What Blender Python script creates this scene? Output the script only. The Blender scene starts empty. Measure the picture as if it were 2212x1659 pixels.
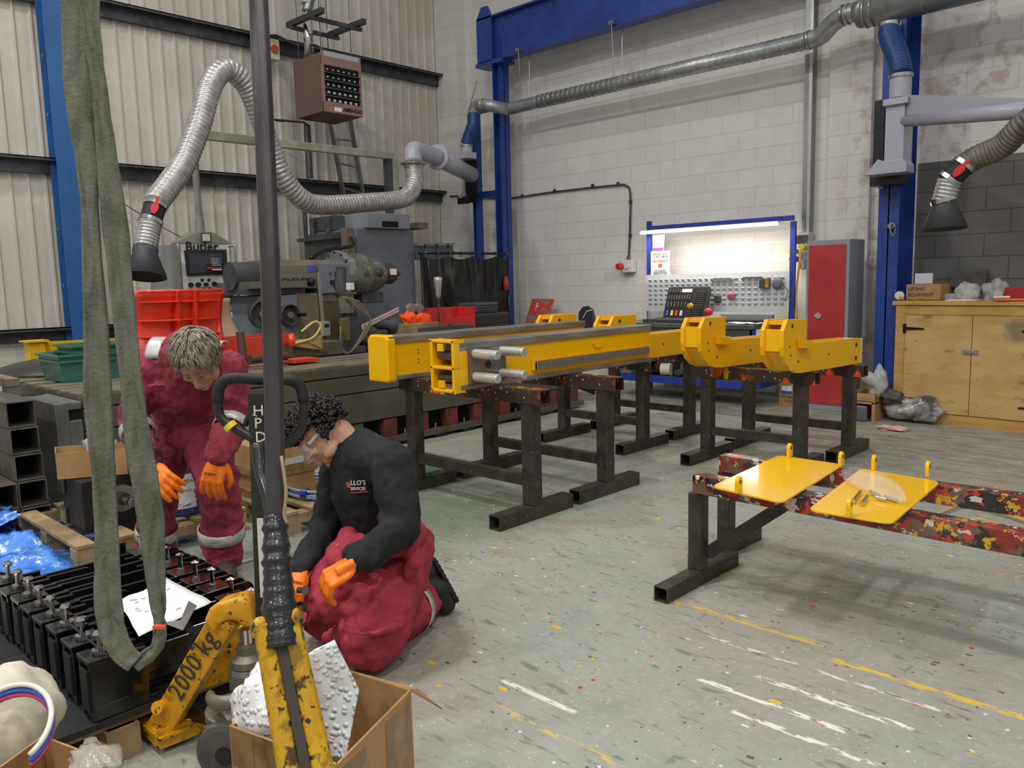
import bpy, bmesh, math, random
from mathutils import Vector, Matrix, Euler, noise
R_=random.Random(7)
sc=bpy.context.scene; COL=sc.collection
# ---------------- camera ----------------
F_=1745.0; CX,CY,HC=1106.0,829.5,1.443
RW=((0.72493975,0.06970575,-0.6852762),(0.68840097,-0.10769361,0.71729087),(-0.02380057,-0.99173746,-0.12605688))
cam=bpy.data.objects.new('camera',bpy.data.cameras.new('camera')); COL.objects.link(cam)
cam.data.sensor_width=36; cam.data.lens=F_/2212*36; cam.data.clip_start=.05; cam.data.clip_end=60
m3=Matrix(((RW[0][0],-RW[0][1],-RW[0][2]),(RW[1][0],-RW[1][1],-RW[1][2]),(RW[2][0],-RW[2][1],-RW[2][2])))
m3=m3.to_quaternion().to_matrix()
cam.matrix_world=Matrix.Translation((0,0,HC))@m3.to_4x4()
cam.rotation_mode='QUATERNION'
sc.camera=cam
def at(px,py,**k):
    """metre position of a surveyed photo point on a known plane of the hall"""
    v=(px-CX,py-CY,F_); r=[sum(a*b for a,b in zip(row,v)) for row in RW]
    if 'z' in k: t=(k['z']-HC)/r[2]
    elif 'y' in k: t=k['y']/r[1]
    elif 'x' in k: t=k['x']/r[0]
    else: t=k['d']/F_
    return Vector((r[0]*t,r[1]*t,r[2]*t+HC))
# ---------------- light ----------------
w=bpy.data.worlds.new('hall_air'); sc.world=w; w.use_nodes=True
w.node_tree.nodes['Background'].inputs[0].default_value=(.98,.98,.97,1)
w.node_tree.nodes['Background'].inputs[1].default_value=.42
def lamp(name,loc,power,size,col=(1,.975,.93),shape='DISK',sy=None,rot=(0,0,0)):
    l=bpy.data.lights.new(name,'AREA'); l.energy=power; l.shape=shape; l.size=size; l.color=col
    if sy: l.size_y=sy
    o=bpy.data.objects.new(name,l); o.location=loc; o.rotation_euler=rot; COL.objects.link(o); return o
for lx,ly,p in ((-7.5,.4,520),(-3.2,.2,640),(1.2,.4,560),(-5.2,-4.2,620),(0.2,-4.4,620),(5.0,-1.5,420),(-5.5,4.4,200),(4.2,4.2,260)):
    lamp('high_bay_lamp',(lx,ly,7.6),p*.30,.55)
sc.view_settings.view_transform='Standard'; sc.view_settings.look='None'
sc.view_settings.gamma=1; sc.view_settings.use_curve_mapping=False
sc.view_settings.exposure=0.0
# ---------------- helpers ----------------
def lin(h):
    if isinstance(h,str):
        h=h.lstrip('#'); c=[int(h[i:i+2],16)/255 for i in (0,2,4)]
    else: c=h
    return tuple(x/12.92 if x<=.04045 else ((x+.055)/1.055)**2.4 for x in c)+(1,)
def ng(m): return m.node_tree.nodes,m.node_tree.links
def nd(N,t,**k):
    n=N.new(t)
    for a,b in k.items(): setattr(n,a,b)
    return n
def ramp(N,L,src,lo,hi):
    r=nd(N,'ShaderNodeMapRange'); L.new(src,r.inputs[0]); r.inputs[1].default_value=lo; r.inputs[2].default_value=hi
    r.interpolation_type='SMOOTHSTEP'; return r.outputs[0]
def mul(N,L,a,b,op='MULTIPLY'):
    n=nd(N,'ShaderNodeMath',operation=op)
    for i,x in enumerate((a,b)):
        if isinstance(x,(int,float)): n.inputs[i].default_value=x
        else: L.new(x,n.inputs[i])
    return n.outputs[0]
def mix(N,L,fac,a,b):
    n=nd(N,'ShaderNodeMix',data_type='RGBA')
    for s,x in ((0,fac),(6,a),(7,b)):
        if hasattr(x,'links'): L.new(x,n.inputs[s])
        else: n.inputs[s].default_value=x
    return n.outputs[2]
def coords(N,L,kind='Object',sc_=(1,1,1),rot=(0,0,0),loc=(0,0,0)):
    t=nd(N,'ShaderNodeTexCoord'); m=nd(N,'ShaderNodeMapping'); L.new(t.outputs[kind],m.inputs[0])
    m.inputs['Scale'].default_value=sc_; m.inputs['Rotation'].default_value=rot; m.inputs['Location'].default_value=loc
    return m.outputs[0]
def tex(N,L,kind,scale,vec,detail=4,rnd=0,rough=.6):
    if kind=='v':
        n=nd(N,'ShaderNodeTexVoronoi'); n.inputs['Scale'].default_value=scale; L.new(vec,n.inputs['Vector']); return n
    n=nd(N,'ShaderNodeTexNoise'); n.inputs['Scale'].default_value=scale; n.inputs['Detail'].default_value=detail
    n.inputs['Roughness'].default_value=rough
    L.new(vec,n.inputs['Vector']); return n
MC={}
def mat(name,c,r=.5,m=0,c2=None,ns=6,lo=.42,hi=.62,bump=0,bs=80,layers=(),coat=0,alpha=1,trans=0,emit=None,es=1,kind='Object',st=(1,1,1),spec=.5,bst=None,ior=1.45):
    """layers: (colour, 'n'|'v', scale, lo, hi, stretch)"""
    if name in MC: return MC[name]
    M=bpy.data.materials.new(name); M.use_nodes=True; N,L=ng(M); b=N['Principled BSDF']; MC[name]=M
    b.inputs['Roughness'].default_value=r; b.inputs['Metallic'].default_value=m; b.inputs['IOR'].default_value=ior
    b.inputs['Specular IOR Level'].default_value=spec
    b.inputs['Coat Weight'].default_value=coat; b.inputs['Coat Roughness'].default_value=.08
    b.inputs['Alpha'].default_value=alpha; b.inputs['Transmission Weight'].default_value=trans
    if emit: b.inputs['Emission Color'].default_value=lin(emit); b.inputs['Emission Strength'].default_value=es
    cur=lin(c)
    vec=coords(N,L,kind,st)
    if c2:
        t=tex(N,L,'n',ns,vec); cur=mix(N,L,ramp(N,L,t.outputs[0],lo,hi),cur,lin(c2))
    for ly in layers:
        col,k,s,a,z=ly[:5]; v2=coords(N,L,kind,ly[5]) if len(ly)>5 else vec
        t=tex(N,L,k,s,v2); cur=mix(N,L,ramp(N,L,t.outputs[0],a,z),cur,lin(col))
    if hasattr(cur,'links'): L.new(cur,b.inputs['Base Color'])
    else: b.inputs['Base Color'].default_value=cur
    if bump:
        t=tex(N,L,'n',bs,coords(N,L,kind,bst) if bst else vec); bn=nd(N,'ShaderNodeBump'); bn.inputs['Strength'].default_value=bump; bn.inputs['Distance'].default_value=.01
        L.new(t.outputs[0],bn.inputs['Height']); L.new(bn.outputs[0],b.inputs['Normal'])
    return M
def V(*a): return Vector(a)
class MB:
    def __init__(s): s.v=[]; s.f=[]
    def add(s,vs,fs):
        o=len(s.v); s.v+=[Vector(v) for v in vs]; s.f+=[tuple(i+o for i in f) for f in fs]; return s
    def box(s,c,size,rot=None,taper=(1,1)):
        hx,hy,hz=[a/2 for a in size]; vs=[]
        for z in (-1,1):
            tx,ty=(taper if z>0 else (1,1))
            for x,y in ((-1,-1),(1,-1),(1,1),(-1,1)): vs.append(V(x*hx*tx,y*hy*ty,z*hz))
        M=rm(rot); c=Vector(c)
        return s.add([M@v+c for v in vs],[(3,2,1,0),(4,5,6,7),(0,1,5,4),(1,2,6,5),(2,3,7,6),(3,0,4,7)])
    def bb(s,x0,x1,y0,y1,z0,z1): return s.box(((x0+x1)/2,(y0+y1)/2,(z0+z1)/2),(abs(x1-x0),abs(y1-y0),abs(z1-z0)))
    def beam(s,p,q,w,h,up=(0,0,1),off=0):
        p=Vector(p);q=Vector(q);d=(q-p); l=d.length; d.normalize(); u=Vector(up); sd=d.cross(u).normalized(); u=sd.cross(d)
        M=Matrix((sd,d,u)).transposed()
        return s.box((p+q)/2,(w,l,h),M)
    def shs(s,p,q,w,h,t=.005,up=(0,0,1)):
        """hollow rectangular tube with open ends"""
        p=Vector(p);q=Vector(q);d=(q-p).normalized();u=Vector(up);sd=d.cross(u).normalized();u=sd.cross(d);vs=[]
        for e in (p,q):
            for k in (0,t):
                for x,y in ((-1,-1),(1,-1),(1,1),(-1,1)): vs.append(e+sd*x*(w/2-k)+u*y*(h/2-k))
        fs=[]
        for i in range(4):
            j=(i+1)%4
            fs+=[(i,j,8+j,8+i),(4+j,4+i,12+i,12+j),(j,i,4+i,4+j),(8+i,8+j,12+j,12+i)]
        return s.add(vs,fs)
    def cyl(s,p,q,r,r2=None,n=16,cap=True):
        return s.tube([p,q],r if r2 is None else [r,r2],n,cap=cap)
    def tube(s,pts,r,n=10,closed=False,cap=True,fl=None):
        P=[Vector(p) for p in pts]; k=len(P); rs=r if isinstance(r,(list,tuple)) else [r]*k
        T=[]
        for i in range(k):
            a=P[i-1] if (i>0 or closed) else P[i]; b=P[(i+1)%k] if (i<k-1 or closed) else P[i]
            t=(b-a); T.append(t.normalized() if t.length>1e-9 else V(0,0,1))
        up=V(0,0,1) if abs(T[0].z)<.95 else V(1,0,0)
        u=T[0].cross(up).normalized(); vs=[]
        for i in range(k):
            u=(u-T[i]*u.dot(T[i])); u=u.normalized() if u.length>1e-6 else T[i].orthogonal().normalized()
            w_=T[i].cross(u)
            for j in range(n):
                a=2*math.pi*j/n; e=(fl or (1,1)); vs.append(P[i]+u*math.cos(a)*rs[i]*e[0]+w_*math.sin(a)*rs[i]*e[1])
        fs=[]
        for i in range(k if closed else k-1):
            for j in range(n):
                a=i*n+j;b=i*n+(j+1)%n;c=((i+1)%k)*n+(j+1)%n;d=((i+1)%k)*n+j; fs.append((a,b,c,d))
        if cap and not closed: fs+=[tuple(range(n))[::-1],tuple(range((k-1)*n,k*n))]
        return s.add(vs,fs)
    def lathe(s,prof,c=(0,0,0),ax=(0,0,1),n=24):
        """prof: [(r,h),...] turned about ax through c"""
        ax=Vector(ax).normalized(); u=ax.orthogonal().normalized(); w_=ax.cross(u); c=Vector(c); vs=[]
        for r,h in prof:
            for j in range(n):
                a=2*math.pi*j/n; vs.append(c+ax*h+(u*math.cos(a)+w_*math.sin(a))*max(r,1e-4))
        fs=[(i*n+j,i*n+(j+1)%n,(i+1)*n+(j+1)%n,(i+1)*n+j) for i in range(len(prof)-1) for j in range(n)]
        fs+=[tuple(range(n))[::-1],tuple(range((len(prof)-1)*n,len(prof)*n))]
        return s.add(vs,fs)
    def prism(s,poly,o,U,W,D):
        """polygon poly in the U,W plane at o, thickened along vector D"""
        o=Vector(o);U=Vector(U);W=Vector(W);D=Vector(D);n=len(poly)
        vs=[o+U*a+W*b for a,b in poly]; vs+=[v+D for v in vs]
        return s.add(vs,[tuple(range(n))[::-1],tuple(range(n,2*n))]+[(i,(i+1)%n,n+(i+1)%n,n+i) for i in range(n)])
    def ell(s,c,r,rot=None,n=14,m=9):
        M=rm(rot); c=Vector(c); vs=[];r=(r,r,r) if isinstance(r,(int,float)) else r
        for i in range(m+1):
            a=math.pi*i/m
            for j in range(n):
                b=2*math.pi*j/n; q=max(math.sin(a),.001); vs.append(M@V(q*math.cos(b)*r[0],q*math.sin(b)*r[1],math.cos(a)*r[2])+c)
        return s.add(vs,[(i*n+(j+1)%n,i*n+j,(i+1)*n+j,(i+1)*n+(j+1)%n)[::-1] for i in range(m) for j in range(n)]+[tuple(range(n)),tuple(range(m*n,(m+1)*n))[::-1]])
    def sheet(s,fn,nu,nv,thick=0):
        vs=[Vector(fn(i/nu,j/nv)) for j in range(nv+1) for i in range(nu+1)]
        fs=[(j*(nu+1)+i,j*(nu+1)+i+1,(j+1)*(nu+1)+i+1,(j+1)*(nu+1)+i) for j in range(nv) for i in range(nu)]
        s.add(vs,fs); s.th=thick; return s
    def build(s,name,m,parent=None,smooth=False,bevel=0,local=False,sub=0,solid=0,remesh=0,smi=0,disp=None,bseg=2):
        root=parent
        while root is not None and root.parent is not None: root=root.parent
        vs=s.v
        if root is not None and not local:
            I=root['_m'] if False else MINV[root.name]; vs=[I@v for v in vs]
        me=bpy.data.meshes.new(name); me.from_pydata([tuple(v) for v in vs],[],s.f); me.validate()
        bm=bmesh.new(); bm.from_mesh(me); bmesh.ops.remove_doubles(bm,verts=bm.verts,dist=1e-6)
        bmesh.ops.recalc_face_normals(bm,faces=bm.faces); bm.to_mesh(me); bm.free()
        o=bpy.data.objects.new(name,me); COL.objects.link(o)
        for mm in (m if isinstance(m,(list,tuple)) else [m]): me.materials.append(mm)
        if parent is not None: o.parent=parent
        if smooth: me.polygons.foreach_set('use_smooth',[True]*len(me.polygons))
        th=solid or getattr(s,'th',0)
        if th: a=o.modifiers.new('t','SOLIDIFY'); a.thickness=th; a.offset=0
        if bevel: a=o.modifiers.new('b','BEVEL'); a.width=bevel; a.segments=bseg; a.limit_method='ANGLE'; a.angle_limit=.7; a.harden_normals=False
        if remesh:
            a=o.modifiers.new('r','REMESH'); a.mode='VOXEL'; a.voxel_size=remesh; a.use_smooth_shade=True
        if smi: a=o.modifiers.new('s','SMOOTH'); a.factor=.5; a.iterations=smi
        if sub: a=o.modifiers.new('u','SUBSURF'); a.levels=sub; a.render_levels=sub
        if disp:
            for k,(sz,st) in enumerate(disp):
                t=bpy.data.textures.new(name+'_fold','CLOUDS'); t.noise_scale=sz; t.noise_depth=2
                a=o.modifiers.new('d','DISPLACE'); a.texture=t; a.strength=st; a.mid_level=.5; a.texture_coords='LOCAL'
        return o
def rm(rot):
    if rot is None: return Matrix.Identity(3)
    if isinstance(rot,Matrix): return rot.to_3x3()
    return Euler(rot).to_matrix()
MINV={}
def tag(o,label=None,cat=None,group=None,kind=None):
    if label: o['label']=label
    if cat: o['category']=cat
    if group: o['group']=group
    if kind: o['kind']=kind
    return o
def thing(name,label,cat,loc=(0,0,0),rz=0,group=None):
    o=bpy.data.objects.new(name,None); COL.objects.link(o); o.location=loc; o.rotation_euler=(0,0,rz); o.empty_display_size=.1
    MINV[o.name]=(Matrix.Translation(loc)@Matrix.Rotation(rz,4,'Z')).inverted()
    return tag(o,label,cat,group)
def dup(root,loc,rz=None,label=None,group=None,only=None):
    def cp(o,p):
        c=o.copy(); COL.objects.link(c); c.parent=p
        for ch in list(o.children): cp(ch,c)
        return c
    r=root.copy(); COL.objects.link(r); r.location=loc
    if rz is not None: r.rotation_euler=(0,0,rz)
    for ch in list(root.children): cp(ch,r)
    if label: r['label']=label
    if group: r['group']=group
    MINV[r.name]=(Matrix.Translation(loc)@Matrix.Rotation(r.rotation_euler[2],4,'Z')).inverted()
    return r
def one(mb,name,m,label,cat,group=None,**k): return tag(mb.build(name,m,None,**k),label,cat,group)
def struct(mb,name,m,**k): return tag(mb.build(name,m,None,**k),kind='structure')
def spline(pts,n=8,closed=False):
    P=[Vector(p) for p in pts]; k=len(P); out=[]
    for i in range(k if closed else k-1):
        a=P[(i-1)%k] if (closed or i>0) else P[0]*2-P[1]; b=P[i]; c=P[(i+1)%k]; d=P[(i+2)%k] if (closed or i<k-2) else P[-1]*2-P[-2]
        for j in range(n):
            t=j/n; out.append(.5*((2*b)+(c-a)*t+(2*a-5*b+4*c-d)*t*t+(3*b-a-3*c+d)*t**3))
    if not closed: out.append(P[-1].copy())
    return out
def text(s,name,size,loc,U,W,m,parent,ext=.0008,align='LEFT',sp=1,bold=0):
    """lettering as a thin raised mesh; U reading direction, W letter-up direction"""
    cu=bpy.data.curves.new(name,'FONT'); cu.body=s; cu.size=size; cu.extrude=ext; cu.align_x=align; cu.resolution_u=2; cu.space_character=sp; cu.offset=bold
    o=bpy.data.objects.new(name,cu); dg=bpy.context.evaluated_depsgraph_get(); COL.objects.link(o); dg.update()
    me=bpy.data.meshes.new_from_object(o.evaluated_get(dg)); bpy.data.objects.remove(o)
    U=Vector(U).normalized();W=Vector(W).normalized();n=U.cross(W)
    M=Matrix((U,W,n)).transposed().to_4x4(); M.translation=Vector(loc)
    root=parent
    while root is not None and root.parent is not None: root=root.parent
    if root is not None: M=(MINV[root.name] if root.name in MINV else Matrix.Identity(4))@M
    me.transform(M); me.materials.clear(); me.materials.append(m)
    o=bpy.data.objects.new(name,me); COL.objects.link(o)
    if parent is not None: o.parent=parent
    return o
def hose(pts,r,pitch=.02,amp=.004,n=18,samples=10):
    """ribbed flexible hose: dense sweep whose radius ripples"""
    sp=spline(pts,samples); L_=[0]
    for a,b in zip(sp,sp[1:]): L_.append(L_[-1]+(b-a).length)
    k=int(L_[-1]/pitch*4); out=[];rs=[];j=0
    for i in range(k+1):
        s=L_[-1]*i/k
        while j<len(sp)-2 and L_[j+1]<s: j+=1
        t=(s-L_[j])/max(L_[j+1]-L_[j],1e-9); out.append(sp[j].lerp(sp[j+1],t)); rs.append(r+(0,amp*.8,amp,amp*.8)[i%4])
    return MB().tube(out,rs,n)
# ================= materials =================
steel_d=mat('dark_steel','#3c3934',.5,.55,'#4b463e',5,bump=.08)
steel_m=mat('mill_steel','#6f6a62',.42,.7,'#565048',6,bump=.05)
steel_l=mat('bright_steel','#a9a6a0',.28,.9,'#87827a',9)
chrome=mat('chrome','#c9c9c8',.14,1)
zinc=mat('galvanised','#9fa09d',.34,.85,'#7d7f7e',5,st=(1,1,.3))
galv_d=mat('dark_galvanised','#55565a',.45,.5,'#45464a',7,bump=.05)
blue=mat('column_blue','#23418f',.42,0,'#1d3784',3,layers=(('#8f99a8','v',14,.075,.05),),coat=.2)
blue2=mat('left_column_blue','#2b619c',.38,0,'#2a5a94',2,coat=.3)
hoseblue=mat('hose_blue','#1e3f78',.35)
lilac=mat('arm_grey','#a5a5b2',.35,0,coat=.2)
black=mat('black_paint','#17171a',.32,0,coat=.15)
blackm=mat('black_matt','#232325',.6)
rubber=mat('black_rubber','#1c1c1e',.62,0,'#2b2b2c',10)
white=mat('white_paper','#e6e7e8',.6)
red=mat('red_plastic','#c8302e',.4)
yel=mat('new_yellow','#f4b800',.36,0,coat=.35)
card=mat('cardboard','#b08a5c',.8,0,'#a27d50',6,bump=.05,layers=(('#8b6a42','n',3,.66,.8),))
tape=mat('brown_tape','#7d6238',.18,0,'#94794c',12,coat=.5)
wood=mat('pallet_wood','#a08a66',.75,0,'#83704f',4,st=(1,1,1),bump=.2,bs=30)
cream=mat('cladding_cream','#cdc7be',.5,0,'#c2bbb1',1.2,bump=.01)
glassm=mat('clear_plastic','#ffffff',.08,0,trans=.9,alpha=.6,ior=1.2)
# block wall
def block_mat(name,a,b,mortar,dark=False,off=(0,0,0),swap=False):
    M=bpy.data.materials.new(name); M.use_nodes=True; N,L=ng(M); bs=N['Principled BSDF']; bs.inputs['Roughness'].default_value=.62
    g=nd(N,'ShaderNodeNewGeometry'); sp=nd(N,'ShaderNodeSeparateXYZ'); L.new(g.outputs['Position'],sp.inputs[0])
    cb=nd(N,'ShaderNodeCombineXYZ'); L.new(mul(N,L,sp.outputs['Y' if swap else 'X'],off[0],'ADD'),cb.inputs[0]); L.new(mul(N,L,sp.outputs['Z'],off[1],'ADD'),cb.inputs[1])
    br=nd(N,'ShaderNodeTexBrick'); L.new(cb.outputs[0],br.inputs['Vector']); br.inputs['Scale'].default_value=1
    br.inputs['Brick Width'].default_value=.4497; br.inputs['Row Height'].default_value=.2275; br.inputs['Mortar Size'].default_value=.005; br.inputs['Mortar Smooth'].default_value=.3
    br.inputs['Color1'].default_value=lin(a); br.inputs['Color2'].default_value=lin(b); br.inputs['Mortar'].default_value=lin(mortar)
    t=tex(N,L,'n',2.2,g.outputs['Position'],5); c=mix(N,L,mul(N,L,ramp(N,L,t.outputs[0],.45,.7),.35),br.outputs[0],lin('#cac4bb'))
    # pinkish scuffing beside the right-hand column
    t2=tex(N,L,'n',5,g.outputs['Position'],6); xm=ramp(N,L,sp.outputs['X'],-3.85,-3.3); 
    if not swap: c=mix(N,L,mul(N,L,mul(N,L,xm,ramp(N,L,t2.outputs[0],.5,.62)),.55),c,lin('#a98f86'))
    # small scuffs
    t3=tex(N,L,'n',9,g.outputs['Position'],3); c=mix(N,L,mul(N,L,ramp(N,L,t3.outputs[0],.72,.8),.5),c,lin('#77726c'))
    if dark:
        m=mul(N,L,mul(N,L,sp.outputs['X'],-2.87,'GREATER_THAN'),mul(N,L,sp.outputs['Z'],2.56,'LESS_THAN'))
        dk=mix(N,L,br.outputs['Fac'],lin('#656362'),lin('#4c4b4b')); c=mix(N,L,m,c,dk)
    L.new(c,bs.inputs['Base Color'])
    bn=nd(N,'ShaderNodeBump'); bn.inputs['Strength'].default_value=.75; bn.inputs['Distance'].default_value=.012; bn.invert=True
    t4=tex(N,L,'n',45,g.outputs['Position'],4); h=mul(N,L,br.outputs['Fac'],mul(N,L,t4.outputs[0],.25),'ADD')
    L.new(h,bn.inputs['Height']); L.new(bn.outputs[0],bs.inputs['Normal']); return M
bw=block_mat('painted_block','#dcd9d5','#d6d3cf','#d8d5d1',True,(8.5135,.0135))
bl=block_mat('painted_block_side','#cfcbc2','#c5bfb4','#c6c0b4',False,(0,.0135),True)
# floor
def floor_mat():
    M=bpy.data.materials.new('worn_floor'); M.use_nodes=True; N,L=ng(M); bs=N['Principled BSDF']
    g=nd(N,'ShaderNodeNewGeometry').outputs['Position']; sp=nd(N,'ShaderNodeSeparateXYZ'); L.new(g,sp.inputs[0]); X,Y=sp.outputs[0],sp.outputs[1]
    def T(k,s,d=5,st=None,rot=(0,0,0)):
        v=g
        if st: mp=nd(N,'ShaderNodeMapping'); L.new(g,mp.inputs[0]); mp.inputs['Scale'].default_value=st; mp.inputs['Rotation'].default_value=rot; v=mp.outputs[0]
        return tex(N,L,k,s,v,d)
    c=mix(N,L,ramp(N,L,T('n',.9).outputs[0],.35,.68),lin('#9a9e96'),lin('#9d978c'))
    c=mix(N,L,mul(N,L,ramp(N,L,T('n',5,8).outputs[0],.42,.72),.5),c,lin('#878b83'))
    c=mix(N,L,mul(N,L,ramp(N,L,T('n',2.2,8,(1,2.2,1)).outputs[0],.56,.7),.5),c,lin('#8f8373'))
    c=mix(N,L,mul(N,L,ramp(N,L,T('n',30,6).outputs[0],.5,.72),.35),c,lin('#b9bab2'))
    # green paint ghost by the machine bed
    def rect(x0,x1,y0,y1,e=.06):
        a=mul(N,L,ramp(N,L,X,x0-e,x0+e),ramp(N,L,X,x1+e,x1-e)); b=mul(N,L,ramp(N,L,Y,y0-e,y0+e),ramp(N,L,Y,y1+e,y1-e)); return mul(N,L,a,b)
    gn=ramp(N,L,T('n',6,8).outputs[0],.80,.55)
    c=mix(N,L,mul(N,L,mul(N,L,rect(-6.2,-4.25,2.6,4.42),gn),1.0),c,lin('#4a6a50'))
    c=mix(N,L,mul(N,L,mul(N,L,rect(-4.3,-3.3,2.3,3.9,.5),gn),.8),c,lin('#5d6e57'))
    # dark scuffing / cracks
    c=mix(N,L,mul(N,L,ramp(N,L,T('n',7,7,(1,4,1),(0,0,.5)).outputs[0],.58,.66),.6),c,lin('#625f56'))
    far=ramp(N,L,Y,4.6,7.0); c=mix(N,L,mul(N,L,mul(N,L,far,ramp(N,L,T('n',3.5,9,(1,2.5,1),(0,0,.2)).outputs[0],.42,.6)),.55),c,lin('#76705f'))
    for ro in (.35,-.9): c=mix(N,L,mul(N,L,ramp(N,L,T('n',3,3,(1,26,1),(0,0,ro)).outputs[0],.70,.73),.55),c,lin('#5a564c'))
    c=mix(N,L,mul(N,L,ramp(N,L,T('n',4,6,(4,1,1),(0,0,.3)).outputs[0],.66,.7),.5),c,lin('#6c675c'))
    # paint flecks: voronoi cells thinned by a random cell colour
    def flecks(s,r,thr,col,st=None,rot=(0,0,0),amt=1):
        v=T('v',s,st=st,rot=rot); nz=T('n',s*2.2,4)
        d=mul(N,L,v.outputs['Distance'],mul(N,L,nz.outputs[0],r*1.3,'MULTIPLY'),'LESS_THAN')
        sx=nd(N,'ShaderNodeSeparateXYZ'); L.new(v.outputs['Color'],sx.inputs[0]); k=mul(N,L,sx.outputs[0],thr,'LESS_THAN')
        return mix(N,L,mul(N,L,mul(N,L,d,k),amt),c,lin(col))
    c=flecks(26,.26,.045,'#d6d3c9'); c=flecks(70,.30,.07,'#deddd5',amt=.8); c=flecks(9,.20,.05,'#d9d7cd',(1,2.4,1),(0,0,.7),.7); c=flecks(40,.4,.10,'#7a7468',(1,3.5,1),(0,0,.5),.6); c=flecks(13,.24,.07,'#6a5b4e',(1,1.6,1)); c=flecks(34,.28,.08,'#5b5a54')
    c=flecks(7,.26,.05,'#d3b23a',(1,2,1),(0,0,.4)); c=flecks(17,.25,.03,'#d0a82a'); c=flecks(10,.22,.025,'#b8623c',(1,1.8,1)); c=flecks(8,.22,.03,'#dedbd2',(1,3,1),(0,0,.2)); c=flecks(18,.25,.02,'#b4423a')
    def line(x0,x1,y0,w_,col,thr,amt=.9,sl=0):
        yy=mul(N,L,Y,mul(N,L,X,-sl),'ADD'); a=mul(N,L,ramp(N,L,X,x0,x0+.02),ramp(N,L,X,x1,x1-.02))
        b=mul(N,L,ramp(N,L,yy,y0-w_-.006,y0-w_+.002),ramp(N,L,yy,y0+w_+.006,y0+w_-.002))
        n=ramp(N,L,T('n',14,6,(1,3,1)).outputs[0],thr,thr+.06); return mix(N,L,mul(N,L,mul(N,L,mul(N,L,a,b),n),amt),c,lin(col))
    c=line(-1.92,-1.2,3.0,.016,'#d6b23c',.47); c=line(-1.15,.4,2.905,.016,'#dcb93a',.44)
    c=line(-1.98,-1.62,1.975,.01,'#e2dfd2',.38); c=line(-1.9,-1.1,1.83,.012,'#cdb44a',.5); c=line(-1.45,-.9,2.45,.012,'#e6e3da',.45)
    c=line(-1.3,-.75,2.6,.014,'#eae7df',.47); c=line(-1.25,-.6,2.33,.012,'#e6e3da',.47); c=line(-1.6,-.7,2.78,.01,'#d9d6cc',.5)
    L.new(c,bs.inputs['Base Color'])
    rr=ramp(N,L,T('n',3).outputs[0],.3,.7); r2=nd(N,'ShaderNodeMapRange'); L.new(rr,r2.inputs[0]); r2.inputs[3].default_value=.42; r2.inputs[4].default_value=.62; L.new(r2.outputs[0],bs.inputs['Roughness'])
    bn=nd(N,'ShaderNodeBump'); bn.inputs['Strength'].default_value=.18; bn.inputs['Distance'].default_value=.01; L.new(T('n',22,6).outputs[0],bn.inputs['Height']); L.new(bn.outputs[0],bs.inputs['Normal'])
    return M
# ================= the hall =================
XL,YB=-10.17,9.22
struct(MB().bb(XL-.4,5,-5,YB+.3,-.2,0),'floor',floor_mat())
struct(MB().bb(XL-.05,5,YB,YB+.25,0,8),'wall_back',bw)
m=MB(); m.bb(XL,-9.66,YB-.18,YB-.001,0,8); struct(m,'wall_back_pier',bw)
m=MB(); m.bb(-3.79,-3.33,YB-.08,YB-.001,0,8); struct(m,'wall_back_pier',bw)
# left wall: low blockwork, profiled cladding above
struct(MB().bb(XL-.25,XL-.02,-5,YB-.001,0,.93),'wall_left_plinth',bl)
m=MB(); pts=[]; y=-5.0; p=.178
while y<YB-.03:
    for dy,dx in ((0,0),(.118,0),(.130,.026),(.150,.026),(.162,0)): pts.append((y+dy,XL-.03+dx))
    y+=p
pts=[(a,b) for a,b in pts if a<YB-.01]
vs=[];k=len(pts)
for z in (.9,8.0): vs+=[(b,a,z) for a,b in pts]
m.add(vs,[(i,i+1,k+i+1,k+i) for i in range(k-1)]); struct(m,'wall_left',cream,solid=.003)
for i,(z,hh) in enumerate(((.97,.16),(2.84,.17),(4.67,.17))):
    m=MB(); x0=XL; 
    # Z-purlin: web, top flange and bottom lip
    m.bb(x0,x0+.06,-5,9.2,z-hh/2,z-hh/2+.012); m.bb(x0+.055,x0+.17,-5,9.2,z+hh/2-.012,z+hh/2); m.bb(x0+.05,x0+.062,-5,9.2,z-hh/2,z+hh/2)
    m.bb(x0+.158,x0+.17,-5,9.2,z+hh/2-.035,z+hh/2)
    struct(m,'trim_%d'%(i+1),galv_d)
# ================= steelwork =================
def hcol(name,x0,x1,y0,y1,z0,z1,axis,m,label,parts=None,t=.012):
    r=thing(name,label,'steel column',((x0+x1)/2,(y0+y1)/2,z0))
    a=MB()
    if axis=='x': a.bb(x0,x0+t,y0,y1,z0,z1); a.bb(x1-t,x1,y0,y1,z0,z1); a.bb(x0,x1,(y0+y1)/2-t/2,(y0+y1)/2+t/2,z0,z1)
    else: a.bb(x0,x1,y0,y0+t,z0,z1); a.bb(x0,x1,y1-t,y1,z0,z1); a.bb((x0+x1)/2-t/2,(x0+x1)/2+t/2,y0,y1,z0,z1)
    a.build('column_section',m,r); b=MB().bb(x0-.06,x1+.06,y0-.06,y1+.06,z0,z0+.02); b.build('base_plate',m,r); return r
c=hcol('steel_column',-10.09,-9.87,3.18,3.42,0,8,'x',blue2,'bright blue portal column against the profiled cladding behind the green sling')
bo=MB()
for i in range(8): bo.cyl((-9.98,3.17,.9+i*.62),(-9.98,3.185,.9+i*.62),.018,n=8)
bo.build('bolt',steel_l,c)
c=hcol('steel_column',-8.56,-8.42,8.7,8.9,0,4.9,'x',blue,'blue corner column carrying the left end of the crane beam')
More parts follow.
